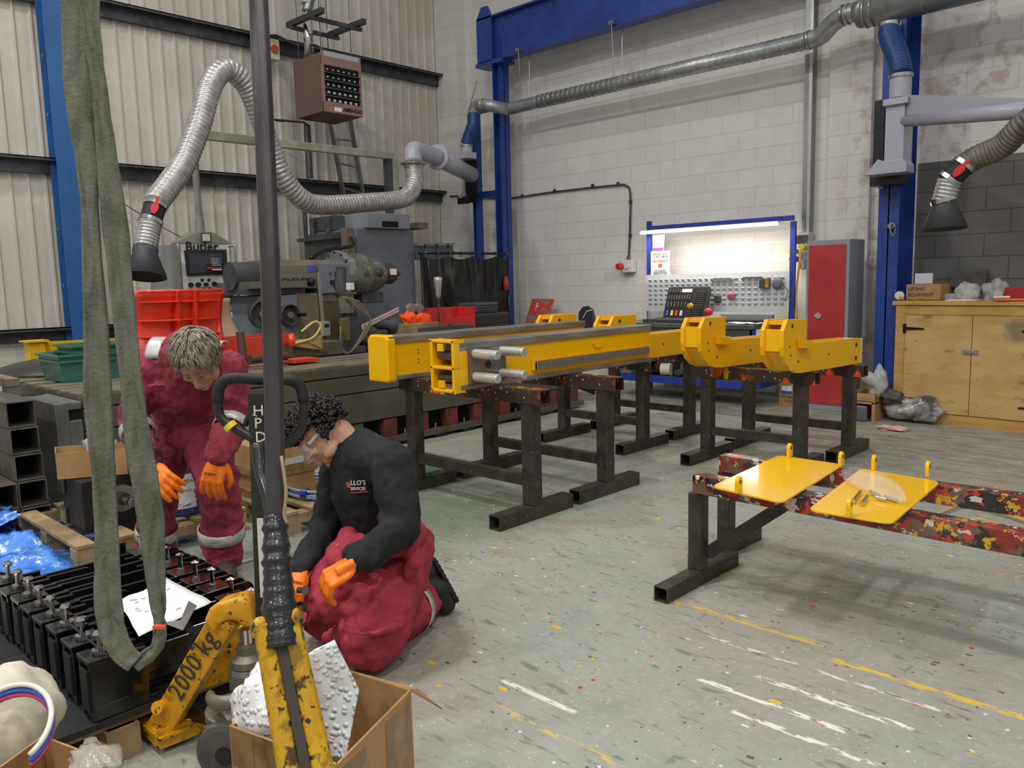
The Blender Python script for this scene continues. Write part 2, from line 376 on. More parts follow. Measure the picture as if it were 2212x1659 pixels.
c2=hcol('steel_column',-8.98,-8.91,8.64,8.78,0,4.02,'x',blue,'slimmer blue post beside the corner column, carrying the left extraction arm')
for z in (3.98,2.74): MB().bb(-8.91,-8.56,8.72,8.77,z-.05,z+.05).build('spacer_bar',blue,c2)
c3=hcol('steel_column',-3.0,-2.8,8.5,8.95,0,8,'y',blue,'wide blue column between red locker and plywood cupboard')
for i,(px,py) in enumerate(((1905,402),(1927,488))):
    p=at(px,py,y=8.49); MB().cyl(p,p+V(0,-.03,0),.032,n=20).build('eye_boss',steel_l,c3)
p=at(1929,488,y=8.45); MB().tube([p+V(.022*math.cos(a),0,-.035+.06*math.sin(a)) for a in [i*math.pi/8 for i in range(16)]],.006,6,closed=True).build('lifting_shackle',steel_l,c3,smooth=True)
r=thing('crane_beam','heavy blue runway beam across the top of the block wall','steel beam',(-8.5,8.8,4.9))
a=MB(); x0,x1=-8.80,1.5
a.bb(x0,x1,8.74,8.765,4.62,5.22); a.bb(x0,x1,8.66,8.85,4.60,4.625); a.bb(x0,x1,8.66,8.85,5.21,5.235); a.build('beam_section',blue,r)
a=MB(); a.prism([(0,0),(.30,0),(.30,.62),(.22,.78),(.10,.78),(0,.62)],(-8.82,8.70,4.60),(1,0,0),(0,0,1),(0,-.04,0)); a.build('end_plate',blue,r)
MB().bb(-8.82,-8.30,8.62,8.9,4.55,4.6).build('bearing_plate',blue,r)
# ================= ducts =================
spiral=mat('spiral_duct','#a9acad',.34,.6,'#94989a',5)
def ducttube(pts,r,ribs=.12,n=24):
    sp=spline(pts,8) if len(pts)>2 else [Vector(pts[0]),Vector(pts[1])]
    return MB().tube(sp,r,n)
r=thing('ventilation_duct','long galvanised spiral duct running along block wall under the crane beam','duct',(-6,8.75,3.9))
zc=3.90
A0=at(1045,226,y=8.42)
MB().tube(spline([at(1023,250,y=8.41),at(1024,238,y=8.41),at(1031,229,y=8.42),A0],8),.088,22).build('elbow',spiral,r,smooth=True)
MB().tube(spline([A0,at(1062,229,y=8.46),at(1085,234,y=8.6),at(1104,234,y=8.72),(-7.6,8.75,3.915)],6),.085,22).build('bend',spiral,r,smooth=True)
MB().cyl((-7.7,8.75,3.915),(-3.84,8.75,3.915),.09,n=28).build('duct_pipe',spiral,r,smooth=True)
rib=MB()
for i in range(46): x=-7.7+i*.085; rib.tube([(x+.012*math.cos(t)*2,8.75+.0915*math.cos(t),3.915+.0915*math.sin(t)) for t in [k*math.pi/10 for k in range(20)]],.004,5,closed=True)
rib.build('spiral_seam',chrome,r,smooth=True)
MB().tube(spline([(-3.86,8.75,3.915),(-3.72,8.73,3.93),(-3.58,8.66,4.0),(-3.42,8.58,4.03),(-3.3,8.56,4.03)],6),.094,24).build('offset_bend',spiral,r,smooth=True)
for x,rr,w in ((-3.86,.101,.02),(-3.44,.103,.02),(-3.38,.103,.015),(-3.30,.105,.015)): MB().cyl((x,8.74 if x<-3.6 else 8.57,3.915 if x<-3.6 else 4.03),(x+w,8.74 if x<-3.6 else 8.57,3.915 if x<-3.6 else 4.03),rr,n=24).build('joint_band',steel_l,r,smooth=False,bevel=.004)
b=MB().tube([(-3.3,8.56,4.03),(-3.24,8.55,4.02),(-3.2,8.54,4.0)],[.1,.12,.148],28); b.tube([(-3.2,8.54,4.0),(-1.0,8.4,3.98),(.6,8.3,3.98)],.148,28); b.build('large_duct',spiral,r,smooth=True)
for x in (-3.19,-3.12,-2.62,-2.28,-2.2,-2.1,-1.98): y=8.54-(x+3.2)*.064; MB().cyl((x,y,4.0),(x+.012,y,4.0),.154,n=28).build('large_joint_band',steel_l,r)
for i,x in enumerate((-7.95,-6.35)):
    h=MB()
    for dy in (-.14,.09): h.cyl((x,8.75+dy*.7,3.98 if dy<0 else 3.85),(x,8.75+dy,4.62),.006,n=6); h.box((x,8.75+dy,4.63),(.07,.05,.04))
    h.build('hanger_rod',zinc,r)
MB().cyl((-3.12,8.40,4.0),(-3.12,8.5,5.2),.006,n=6).build('hanger_rod',zinc,r); MB().cyl((-8.72,8.4,4.0),(-8.72,8.55,4.35),.006,n=6).build('hanger_rod',zinc,r)
# --- left blue drop hose and arm
r=thing('extraction_arm','grey jointed extraction arm with long silver hose, on the slim post at left','fume extraction arm',(-8.98,8.3,3.0))
def V2(l): return [Vector(p) for p in l]
hose([at(1023,248,y=8.40),at(1022,270,y=8.36),at(1013,295,y=8.34),at(1008,312,y=8.33)],.088,.022,.004).build('blue_hose',hoseblue,r,smooth=True)
p=at(1008,314,y=8.33); MB().cyl(p,p+V(0,0,-.02),.098,n=22).build('hose_clip',chrome,r)
b=MB(); b.cyl(p+V(0,0,-.01),p+V(0,0,-.13),.085,n=22); b.box(p+V(0,0,-.15),(.2,.2,.09)); b.build('spigot',lilac,r,bevel=.004)
q=at(1016,380,y=8.45)
b=MB(); b.prism([(-.10,-.30),(.05,-.30),(.05,.28),(-.03,.28),(-.03,-.18)],V(-8.93,8.40,2.98),(0,1,0),(0,0,1),(.02,0,0)); b.bb(-8.95,-8.90,8.38,8.62,2.66,3.24); b.build('bracket',lilac,r,bevel=.004)
b=MB(); b.bb(-8.9,-8.86,8.42,8.64,2.62,3.26); b.bb(-9.02,-8.84,8.36,8.44,2.6,2.7); b.build('mount_plate',black,r,bevel=.004)
# arm pipe from bracket out to the flange, then elbow
a0=at(1018,378,y=8.36); a1=at(945,340,d=10.6); a2=at(893,322,d=10.1); a3=at(893,352,d=10.05)
MB().tube([a0,a1],[.115,.115],24).build('arm_tube',lilac,r,smooth=True)
d=(a1-a0).normalized(); MB().cyl(a1-d*.01,a1+d*.03,.165,n=28).build('flange',lilac,r,bevel=.003)
fb=MB(); u=d.orthogonal().normalized(); w_=d.cross(u)
for k in range(8): t=k*math.pi/4; c_=a1-d*.015+(u*math.cos(t)+w_*math.sin(t))*.142; fb.cyl(c_,c_-d*.02,.012,n=6)
fb.build('flange_bolt',chrome,r)
MB().tube(spline([a1+d*.02,a2+(a1-a2)*.35,a2+V(0,0,-.02),a3],8),.11,24).build('elbow',lilac,r,smooth=True)
MB().lathe([(.12,0),(.16,.0),(.16,-.02),(.12,-.03),(.12,-.06)],a3,n=28).build('swivel_ring',steel_l,r)
pts=[a3+V(0,0,-.03)]+[at(px,py,d=dd) for px,py,dd in ((895,395,10.0),(872,428,9.8),(800,437,9.4),(700,443,8.9),(655,432,8.65),(615,388,8.45),(585,320,8.3),(553,230,8.1),(525,175,7.95),(487,150,7.8),(455,185,7.65),(430,270,7.5),(398,350,7.35),(365,400,7.2),(342,430,7.1),(335,442,7.05))]
flexm=mat('silver_hose','#b3b2b1',.32,.45,'#9c9a98',14)
hose(pts,.096,.044,.014,18).build('silver_hose',flexm,r,smooth=True)
def hood(root,p0,p1,p2,p3,p4,rd):
    """damper with lever, short hose, cone: p0..p4 along the nozzle"""
    p0,p1,p2,p3,p4=[Vector(p) for p in (p0,p1,p2,p3,p4)]
    MB().cyl(p0,p1,rd,n=24).build('damper',blackm,root,smooth=False)
    b=MB()
    for q,dd in ((p0,p1-p0),(p1,p0-p1),(p2,p3-p2)): dn=dd.normalized(); b.cyl(q-dn*.02,q+dn*.012,rd+.012,n=24)
    b.build('hose_clip',chrome,root)
    hose([p1,p1.lerp(p2,.5),p2],rd-.004,.03,.01).build('short_hose',flexm,root,smooth=True)
    dn=(p4-p3).normalized()
    cb=MB().tube([p3-dn*.05,p3,p4],[rd,rd,rd*1.95],30,cap=False); cb.build('hood',mat('hood_grey','#3b3c41',.5),root,smooth=True,solid=.006)
    # lever on the camera-facing side
    ax=(p1-p0).normalized(); cv=(Vector((0,0,HC))-(p0+p1)/2); cv=(cv-ax*cv.dot(ax)).normalized(); sd=ax.cross(cv); o=(p0+p1)/2+cv*(rd+.012)
    MB().prism([(-.05,-.016),(0,-.03),(.035,-.03),(.06,-.012),(.12,-.012),(.12,.014),(.06,.014),(.035,.03),(0,.03),(-.05,.016)],o,-ax,sd,cv*.012).build('damper_lever',red,root,bevel=.003)
hood(r,at(335,446,d=7.05),at(325,478,d=7.0),at(314,540,d=6.95),at(314,545,d=6.93),at(312,598,d=6.9),.092)
# --- right extraction arm
r=thing('extraction_arm','grey wall-mounted extraction arm with triangular bracket beside the plywood cupboard','fume extraction arm',(-2.8,8.2,2.8))
hose([at(1922,58,y=8.42),at(1922,80,y=8.36),at(1940,125,y=8.2),at(1946,160,y=8.15)],.092,.03,.009).build('blue_hose',hoseblue,r,smooth=True)
p=at(1922,56,y=8.42); MB().cyl(p+V(0,0,.03),p+V(0,0,-.02),.105,n=24).build('hose_clip',chrome,r,bevel=.003); p=at(1946,164,y=8.15); MB().cyl(p+V(0,0,.015),p+V(0,0,-.02),.106,n=24).build('hose_clip',chrome,r,bevel=.003)
b=MB(); b.cyl(p,p+V(0,0,-.2),.095,n=24); b.build('spigot',lilac,r,smooth=False)
X0=p.x; b=MB(); b.box((X0,8.15,3.0),(.22,.26,.06)); b.box((X0-.01,8.18,2.72),(.17,.24,.6)); b.prism([(-.09,0),(.09,0),(.12,-.05),(.12,-.12),(-.26,-.12),(-.14,.02)],(X0-.01,8.05,2.48),(1,0,0),(0,0,1),(0,.22,0)); b.build('bracket',lilac,r,bevel=.006)
b=MB(); b.bb(-3.02,-2.92,8.36,8.5,2.42,3.1); b.bb(-3.02,-2.72,8.30,8.5,2.28,2.42); b.build('mount_plate',black,r,bevel=.005)
e=at(2260,240,d=5.9); s0=V(X0+.06,8.12,2.66); s1=V(X0+.06,8.12,2.93)
g0=at(1955,262,y=8.1); g1=at(2330,228,d=5.75); MB().tube([g0,g1],[.052,.068],26).build('arm_tube',lilac,r,smooth=True); MB().cyl(g1+V(0,0,.14),g1-V(0,0,.14),.085,n=26).build('swivel_joint',lilac,r,bevel=.01)
t0=at(1955,205,y=8.1); t1=at(2260,214,d=6.0); t2=at(2260,226,d=6.0)
v=[t0,t1,t2,g0]; b=MB(); n_=V(.03,.03,0); b.add([x for x in v]+[x+n_ for x in v],[(0,1,2,3),(7,6,5,4),(0,4,5,1),(1,5,6,2),(2,6,7,3),(3,7,4,0)]); b.build('gusset',lilac,r)
hp=[g1-V(0,0,.12),g1-V(.02,0,.26),at(2262,240,d=6.0),at(2212,270,d=6.15),at(2165,315,d=6.35),at(2110,340,d=6.5),at(2085,355,d=6.55)]
dirty=mat('dusty_hose','#76706a',.5,.3,'#5f5a54',10)
hose(hp,.088,.034,.011).build('dusty_hose',dirty,r,smooth=True)
hood(r,at(2082,358,d=6.55),at(2052,388,d=6.6),at(2038,435,d=6.65),at(2040,442,d=6.65),at(2040,495,d=6.66),.088)
# ================= wall fittings =================
r=thing('conduit','grey steel conduit bending down the block wall to the red wall socket','conduit',(-7,9.2,2.5))
pts=[at(972,424,y=9.02),at(990,424,y=9.02),at(1000,432,y=9.02),at(1020,431,y=9.05),at(1045,428,y=9.19),at(1107,427,y=9.19),at(1200,414,y=9.19),at(1330,400,y=9.19),at(1352,401,y=9.19),at(1361,415,y=9.19),at(1361,480,y=9.19),at(1358,563,y=9.19)]
MB().tube(spline(pts,5),.013,8).build('conduit_pipe',galv_d,r,smooth=True)
b=MB()
for q in ((1128,423),(1198,412),(1280,401),(1335,397),(1362,437),(1361,509)): b.box(at(*q,y=9.2),(.035,.03,.045))
b.build('saddle_clip',galv_d,r)
r=thing('wall_socket','grey wall socket box with red outlet on the block wall','socket',at(1357,575,y=9.2))
o=at(1357,575,y=9.16); MB().box(o,(.20,.10,.17)).build('socket_box',mat('socket_grey','#c9c9cb',.4),r,bevel=.012)
MB().cyl(o+V(-.075,-.05,.005),o+V(-.09,-.12,-.005),.045,n=18).build('outlet',red,r,bevel=.006)
MB().cyl(o+V(.02,-.05,0),o+V(.02,-.075,0),.035,n=18).build('rotary_switch',mat('socket_grey','#c9c9cb',.4),r); MB().cyl(o+V(0,.0,.08),o+V(0,0,.14),.02,n=10).build('cable_gland',galv_d,r)
r=thing('cable_trunking','tall narrow galvanised trunking rising from the fuse box to the roof','trunking',(-4.0,9.15,2))
x0=at(1739,250,y=9.12).x; x1=at(1755,250,y=9.12).x; b=MB().bb(x0,x1,9.09,9.2,1.85,8); b.build('trunking_body',zinc,r)
MB().bb(x1-.03,x1+.004,9.085,9.095,1.85,8).build('trunking_lid',mat('trunk_lid','#babcbe',.4,.6),r)
r=thing('fuse_box','white fuse box above yellow plugs beside the locker','fuse box',at(1735,520,y=9.1))
gr=mat('socket_grey','#c9c9cb'); MB().bb(*[v for v in (at(1713,520,y=9.05).x,at(1748,520,y=9.05).x)],9.03,9.19,at(1730,526+7,y=9.05).z,at(1730,502,y=9.05).z).build('enclosure',gr,r,bevel=.01)
MB().bb(at(1717,520,y=9.02).x,at(1745,520,y=9.02).x,9.015,9.03,at(1730,525,y=9.02).z,at(1730,508,y=9.02).z).build('smoked_window',mat('smoked','#57524e',.15,coat=.4),r)
for k,(px,py,cc) in enumerate(((1713,543,'#d8c84a'),(1737,533,'#d8c84a'),(1716,560,'#8b8a88'),(1742,557,'#8b8a88'),(1737,575,'#9d9b98'))):
    o=at(px,py,y=9.08); MB().lathe([(.0,-.07),(.035,-.07),(.042,-.03),(.038,.03),(.03,.1)],o,(0,1,0),n=16).build('socket_outlet',mat('sock'+cc,cc,.4),r,smooth=False)
one(MB().tube(spline([at(1730,540,y=9.0),at(1727,570,y=8.98),at(1722,610,y=8.97),at(1720,650,y=8.95),at(1722,690,y=8.95)],8),.012,8),'extension_cable',mat('cable_yellow','#d7b25a',.5),'yellow cable hanging down from the fuse box','cable',smooth=True)
# ================= trestles =================
paintd=mat('painted_trestle','#46413b',.45,.2,'#37322e',8,layers=(('#cfc9bd','v',30,.07,.05,(1,1,.6)),),bump=.15,bs=40)
splat=mat('splattered_rail','#2f2724',.32,.1,layers=(('#8d2f26','n',5,.46,.53),('#6a5a4c','n',9,.55,.58),('#b8402c','n',12,.55,.58,(1,1,1)),('#cfa024','n',17,.60,.62),('#c9c4bc','n',19,.60,.62,(.8,1,1.3)),('#4b3a34','n',22,.60,.63),('#ecc41c','v',8,.17,.14,(1,1,.5)),('#e4e1dc','v',11,.14,.11,(1,1,.6))),bump=.35,bs=16,coat=.4)
barm=mat('splattered_bar','#40362f',.4,.1,layers=(('#8a4a24','n',7,.55,.62),('#e0571a','v',7,.27,.22,(1,1,.35)),('#d8a914','v',9,.24,.20,(1,1,.3)),('#c9c2b6','v',22,.14,.11)),bump=.3,bs=25,coat=.2)
S=.088
def trestle(x0,x1,y,H,label,low=False):
    r=thing('steel_trestle',label,'trestle',((x0+x1)/2,y,0),group=None)
    for x in (x0,x1):
        MB().shs((x,y-.335,S/2),(x,y+.335,S/2),S,S,.006).build('foot',paintd,r)
        MB().bb(x-S/2,x+S/2,y-S/2,y+S/2,S,H-S).build('post',paintd,r,bevel=.005)
    MB().shs((x0-.1,y,H-S/2),(x1+.12,y,H-S/2),S+.01,S,.006).build('top_bar',barm,r)
    MB().bb(x0+S/2,x1-S/2,y-.03,y+.03,.20,.265).build('cross_bar',paintd,r)
    return r
trestle(-4.35,-3.25,3.56,.80,'dark steel trestle under the near ends of the two long yellow box beams')
trestle(-4.35,-3.25,4.30,.80,'second steel trestle from the camera under the long box beams, orange paint on its post')
trestle(-4.75,-3.88,5.66,.762,'steel trestle under the far ends of the box beams, nearer of that pair')
trestle(-4.75,-3.90,6.44,.762,'rearmost steel trestle before the workbench, behind the box beams')
trestle(-3.26,-2.50,5.66,.745,'paint-dripped trestle under the rounded ends of the right-hand yellow hooks')
trestle(-3.30,-2.44,6.42,.728,'paint-dripped trestle under the tail ends of the right-hand yellow hooks')
# ================= long yellow box beams =================
yd=mat('beam_yellow','#f6ba00',.33,coat=.4)
rail=mat('machined_rail','#9c968f',.33,.5,'#857e75',3,st=(3,1,3))
def boxbeam(xr,y0,y1,z0,w,h,label,tilt,openend):
    r=thing('box_beam',label,'beam',(xr-w/2,y0,z0))
    def bb(m,a,b,c,d,e,f): return m.bb(xr+a,xr+b,y0+c,y0+d,z0+e,z0+f)
    L_=y1-y0
    b=MB(); t=.014
    bb(b,-t,0,0 if openend else .03,L_,.03,h-.03); bb(b,-w,-w+t,0 if openend else .03,L_,.03,h-.03); bb(b,-w+t,-t,.30,.315,.03,h-.03)
    b.build('web',yd,r)
    for e,f in ((0,.032),(h-.048,h)):
        b=MB(); bb(b,-w,.016,.02 if not openend else -.01,L_,e,f); b.build('flange_rail',rail,r,bevel=.006)
    if not openend:
        b=MB(); b.prism([(-w-.01,-.012),(.012,-.012),(.02,.01),(.02,h-.02),(0,h+.012),(-w+.02,h+.012),(-w-.01,h-.02)],(xr,y0,z0),(1,0,0),(0,0,1),(0,.075,0)); b.build('end_cap',yd,r,bevel=.012)
    return r
# front beam with open cast end, pins and rack
xr,y0,y1,z0,w,h=-3.55,3.27,5.28,.80,.20,.285
r=boxbeam(xr,y0,y1,z0,w,h,'front long yellow box beam with four steel pins and toothed rack','',True)
b=MB(); fr=.02
for zz in (-.015,.125,h-.0): b.bb(xr-w-.005,xr+.01,y0-.06,y0+.03,z0+zz-.0,z0+zz+.02)
for xx in (xr-w-.005,xr-.012): b.bb(xx,xx+.022,y0-.06,y0+.03,z0-.015,z0+h+.02)
b.build('open_end_frame',yd,r,bevel=.005)
for zz in (.235,.012):
    b=MB(); b.bb(xr-.135,xr-.085,y0-.062,y0-.045,z0+zz,z0+zz+.045); b.build('fixing_tab',yd,r,bevel=.003)
b=MB()
for zz in (.07,.205): b.cyl((xr-.17,y0+.0,z0+zz),(xr-.01,y0+.0,z0+zz),.026,n=16)
b.build('inner_pin',steel_m,r,smooth=False)
b=MB(); b.bb(xr,xr+.012,y0+.0,y0+.42,z0+.01,z0+h-.01); b.build('backing_plate',yd,r,bevel=.003)
b=MB(); b.bb(xr+.012,xr+.035,y0+.05,y0+.36,z0+.03,z0+h-.035); b.build('clamp_plate',mat('raw_plate','#7d766b',.4,.6,'#6a6357',7),r,bevel=.003)
MB().cyl((xr+.034,y0+.2,z0+.14),(xr+.037,y0+.2,z0+.14),.025,n=18).build('bolt_hole',black,r)
for yy in (.09,.32):
    for zz in (.075,.215):
        b=MB().lathe([(.028,0),(.030,.004),(.030,.15),(.026,.152),(.026,.165),(.029,.167),(.029,.19),(.024,.198),(0.001,.198)],(xr+.035,y0+yy,z0+zz),(1,0,0),n=20); b.build('steel_pin',mat('pin_steel','#d3d2cf',.25,.55),r,smooth=False)
MB().bb(xr+.001,xr+.022,y0+.63,y1-.04,z0+.06,z0+.125).build('rack_backing',yd,r)
b=MB(); n=86; ya,yb=y0+.65,y1-.06
for i in range(n):
    yy=ya+(yb-ya)*i/n; b.bb(xr+.02,xr+.042,yy,yy+(yb-ya)/n*.55,z0+.065,z0+.12)
b.bb(xr+.02,xr+.034,ya,yb,z0+.065,z0+.12); b.build('toothed_rack',mat('rack_steel','#8f887c',.4,.3),r)
MB().prism([(0,0),(.11,0),(.09,-.03),(.02,-.03)],(xr,y0+1.28,z0+.19),(0,1,0),(0,0,1),(.02,0,0)).build('small_bracket',yd,r)
xr2,y02=-4.31,3.30
r=boxbeam(xr2,y02,5.42,.80,.19,.295,'rear long yellow box beam with rounded closed end cap','',False)
b=MB()
for zz in (.1,.125,.165,.19): b.cyl((xr2-.001,y02+.28,.80+zz),(xr2+.002,y02+.28,.80+zz),.005,n=8)
b.build('bolt_hole',black,r)
# ================= yellow hooks =================
hy=mat('hook_yellow','#f4b702',.38,coat=.3)
def hook_proto():
    r=thing('lifting_hook','','hook arm',(0,0,0))
    H=.375; prof=[(.0,.09),(.0,.31),(.07,.385),(.34,.385),(.34,.22),(.28,.19),(.42,.20),(1.38,.215),(1.40,.20),(1.40,.0),(.25,.0),(.14,.01),(.05,.04)]
    prof=[(0,.30),(.055,.375),(.36,.375),(.36,.20),(1.36,.195),(1.40,.185),(1.40,-.01),(.33,-.005),(.22,.0),(.13,.025),(.06,.07),(.015,.13),(0,.19)]
    for x in (-.085,.055): MB().prism(prof,(x,0,0),(0,1,0),(0,0,1),(.03,0,0)).build('side_plate',hy,r,bevel=.003)
    b=MB(); b.bb(-.056,.056,.02,.04,.16,.31); b.build('front_web',hy,r)
    b=MB(); b.bb(-.056,.056,.06,.35,.34,.365); b.build('top_web',hy,r)
    b=MB(); b.prism([(.04,.16),(.04,.145),(.16,.02),(.30,.005),(.30,.02),(.17,.04)],(-.056,0,0),(0,1,0),(0,0,1),(.112,0,0)); b.build('throat_web',hy,r)
    b=MB(); b.bb(-.06,.06,.36,1.36,.16,.185); b.bb(-.06,.06,.36,1.38,.01,.03); b.build('arm_web',hy,r)
    b=MB(); b.prism([(.19,.235),(.37,.225),(.37,.165),(.21,.175)],(.086,0,0),(0,1,0),(0,0,1),(.045,0,0)); b.build('stop_block',hy,r,bevel=.003)
    bo_=mat('bore_dark','#4a3a12',.6)
    for y,z,q in ((.13,.33,.016),(.10,.19,.008),(.12,.13,.008),(.24,.08,.010),(.76,.10,.010),(1.29,.145,.02),(1.29,.04,.02)): MB().cyl((.0845,y,z),(.0862,y,z),q,n=12).build('bore',bo_,r)
    MB().bb(-.085,.085,1.40,1.415,0,.19).build('end_pad',white,r)
    return r
h0=hook_proto(); h0.location=(-2.50,5.17,.768); h0.rotation_euler=(math.radians(-1.3),0,0)
h0['label']='rightmost yellow hook arm, tail pointing at the blue column'
for x,y,lab in ((-3.11,5.14,'yellow hook arm just right of the front box beam, in front of the toolkit'),(-3.93,5.16,'yellow hook arm whose top shows just left of the front beam end'),(-4.56,5.16,'yellow hook arm furthest left, beside the red leaning sign')):
    k=dup(h0,(x,y,.775),label=lab); k.rotation_euler=(math.radians(-1.3 if x>-3.5 else 0),0,0)
for o in list(sc.objects):
    if o.name.startswith('lifting_hook') : o['group']='yellow hook arms laid on the trestles'
# ================= low trestle with painted rails =================
r=thing('low_trestle','low trestle table of two long paint-splashed rails','trestle',(-1.9,3.5,0))
for (y,px) in ((3.27,0),(3.72,0)):
    x=-1.93 if y<3.5 else -2.03
    MB().shs((x,y-.32,.035),(x,y+.33,.035),.07,.07,.005).build('foot',paintd,r)
    MB().bb(x-.035,x+.035,y-.035,y+.035,.07,.44).build('post',paintd,r,bevel=.004)
for k,(a,b_) in enumerate(((at(1505,1042,z=.49),at(2300,1188,z=.49)),(at(1560,998,z=.49),at(2300,1103,z=.49)))):
    a.z=b_.z=.49; b_=a+(b_-a)*1.45; MB().shs(a,b_,.075,.085,.006).build('painted_rail',splat,r,bevel=.004)
MB().beam((-1.90,3.30,.14),(-1.55,3.60,.44),.012,.06).build('diagonal_brace',paintd,r)
for q0,q1 in ((at(1505,1042,z=.49),at(2300,1188,z=.49)),(at(1560,998,z=.49),at(2300,1103,z=.49))):
    q=q0+(q1-q0)*1.38; MB().bb(q.x-.035,q.x+.035,q.y-.035,q.y+.035,.07,.455).build('post',paintd,r); MB().shs((q.x,q.y-.32,.035),(q.x,q.y+.33,.035),.07,.07,.005).build('foot',paintd,r)
# plates
py=mat('plate_yellow','#f8bf00',.22,coat=.6)
def lugplate(name,c4,label,lugs):
    a,b_,c_,d_=[Vector((p.x,p.y,.545)) for p in c4]
    r=thing(name,label,'plate',((a+c_)/2),group='yellow lugged plates on the low trestle')
    ctr=(a+b_+c_+d_)/4; P=[]
    for i in range(4):
        A,B,C=(a,b_,c_,d_)[i-1],(a,b_,c_,d_)[i],(a,b_,c_,d_)[(i+1)%4]; u=(A-B).normalized();v=(C-B).normalized()
        for t in (0,.25,.5,.75,1): rr=.045; P.append(B+u*rr*(1-t)**2+v*rr*t**2)
    MB().prism([(p.x,p.y) for p in P],(0,0,.536),(1,0,0),(0,1,0),(0,0,.009)).build('plate',py,r,bevel=.002)
    for (s,t,ed) in lugs:
        base=a+(b_-a)*s+(d_-a)*t; u=(d_-a).normalized() 
        prof=[(-.022,0),(.022,0),(.022,.03),(.012,.045),(-.012,.045),(-.022,.03)]
        pr=[(-.024,0),(.024,0),(.024,.046)]+[(.024*math.cos(q),.046+.024*math.sin(q)) for q in (.5,1,1.57,2.1,2.6)]+[(-.024,.046)]
        MB().prism(pr,base+V(-.006,0,0),u,(0,0,1),(.016,0,0)).build('lug',py,r,bevel=.003)
        MB().cyl(base+V(-.0068,0,.046),base+V(.0108,0,.046),.009,n=12).build('lug_hole',black,r)
p1=[at(1536,1050,z=.545),at(1690,1085,z=.545),at(1822,1003,z=.545),at(1682,983,z=.545)]
p2=[at(1745,1100,z=.545),at(1927,1130,z=.545),at(2032,1040,z=.545),at(1860,1011,z=.545)]
lugplate('lugged_plate',p1,'bare yellow plate with lugs at the left end of the low trestle',((.40,-.0,0),(.17,1.0,0),(.95,1.0,0)))
lugplate('lugged_plate',p2,'yellow plate with lugs carrying the clear bag of bolts',((.5,.0,0),(.18,1.0,0),(.92,1.0,0)))
# bag and bolts
bagm=mat('polythene','#f2f4f6',.12,0,alpha=.16,coat=.35,bump=.5,bs=25)
q=[at(1835,1018,z=.56),at(1890,1080,z=.555),at(1955,1085,z=.553),at(1905,1035,z=.60)]
c0=at(1888,1052,z=.56); dx=(at(1950,1083,z=.56)-at(1840,1020,z=.56)); dy=V(-dx.y,dx.x,0).normalized()
def bagfn(u,v):
    s=(u-.5); wdt=.075*math.sin(math.pi*min(1,max(0,.12+u*.85)))+.015; a=v*2*math.pi
    return c0+dx*s+dy*wdt*math.cos(a)+V(0,0,.004+.032*max(0,.35+math.sin(a))*math.sin(math.pi*(.15+.8*u))+.006*noise.noise(V(u*7,v*6,0)))
one(MB().sheet(bagfn,26,20),'plastic_bag',bagm,'clear plastic bag lying on the right-hand yellow plate','bag',smooth=True)
for i,(a,b_,lab) in enumerate((((1843,1082),(1858,1062),'longer loose steel bolt beside the clear bag on the plate'),((1862,1087),(1873,1072),'shorter loose steel bolt beside the clear bag on the plate'))):
    A=at(*a,z=.556);B=at(*b_,z=.556); A.z=B.z=.556; d=(B-A).normalized()
    r=thing('bolt',lab,'bolt',A); MB().cyl(A,B,.007,n=12).build('shank',chrome,r,smooth=False); MB().cyl(A-d*.012,A,.0115,n=6).build('head',chrome,r)
for i,(a,b_) in enumerate((((1892,1074),(1915,1080)),((1912,1072),(1938,1082)),((1880,1062),(1900,1070)))):
    A=at(*a,z=.557);B=at(*b_,z=.557);A.z=B.z=.557
    one(MB().cyl(A,B,.007,n=10),'bolt',chrome,('middle','rightmost','leftmost')[i]+' of three bolts lying inside the clear plastic bag','bolt',group='bolts inside the bag',smooth=False)
one(MB().tube(spline([at(2020,1112,z=.02),at(2080,1092,z=.02),at(2150,1105,z=.02),at(2230,1130,z=.02)],6)+spline([at(2260,1150,z=.03),at(2200,1150,z=.02),at(2120,1122,z=.02),at(2060,1125,z=.02)],6),.009,8),'air_hose',mat('hose_yellow','#b9a06a',.5),'yellowish hose lying on floor under the painted rails','hose',smooth=True)
# ================= workbench =================
bx0,bx1,byf,byb=-6.02,-4.13,8.13,8.95
bblue=mat('bench_blue','#2c3f9c',.4,coat=.2)
top_g=mat('bench_top','#5e5c5a',.5,0,'#4c4a48',4)
r=thing('workbench','blue steel workbench with lit back frame against the block wall','workbench',(-5.1,8.5,0))
for x in (bx0,bx1-.05):
    for y in (byf,byb-.06): MB().bb(x,x+.05,y,y+.05,0,.86).build('leg',bblue,r)
MB().bb(bx0,bx1,byf-.02,byb,.86,.91).build('worktop',top_g,r,bevel=.004)
MB().bb(bx0+.02,bx1-.02,byf+.0,byf+.03,.74,.86).build('drawer_front',mat('bench_front','#4b4a4c',.5),r)
MB().bb(bx0,bx1,byf,byb-.02,.255,.275).build('lower_shelf',mat('shelf_grey','#4a4947',.5),r)
MB().bb(bx0,bx1,byf-.012,byf+.0,.20,.28).build('shelf_lip',bblue,r)
MB().bb(bx1-.0,bx1+.012,byf,byb,.20,.28).build('shelf_lip',bblue,r)
for px in (1403,1712):
    p=at(px,600,y=8.93); MB().bb(p.x-.03,p.x+.03,8.91,8.95,.86,at(px,478,y=8.93).z).build('upright',bblue,r)
zt=at(1400,494,y=8.9).z; zt2=at(1712,470,y=8.9).z
MB().bb(at(1370,494,y=8.6).x,at(1716,470,y=8.93).x,8.89,8.94,zt2-.03,zt2+.025).build('top_rail',bblue,r)
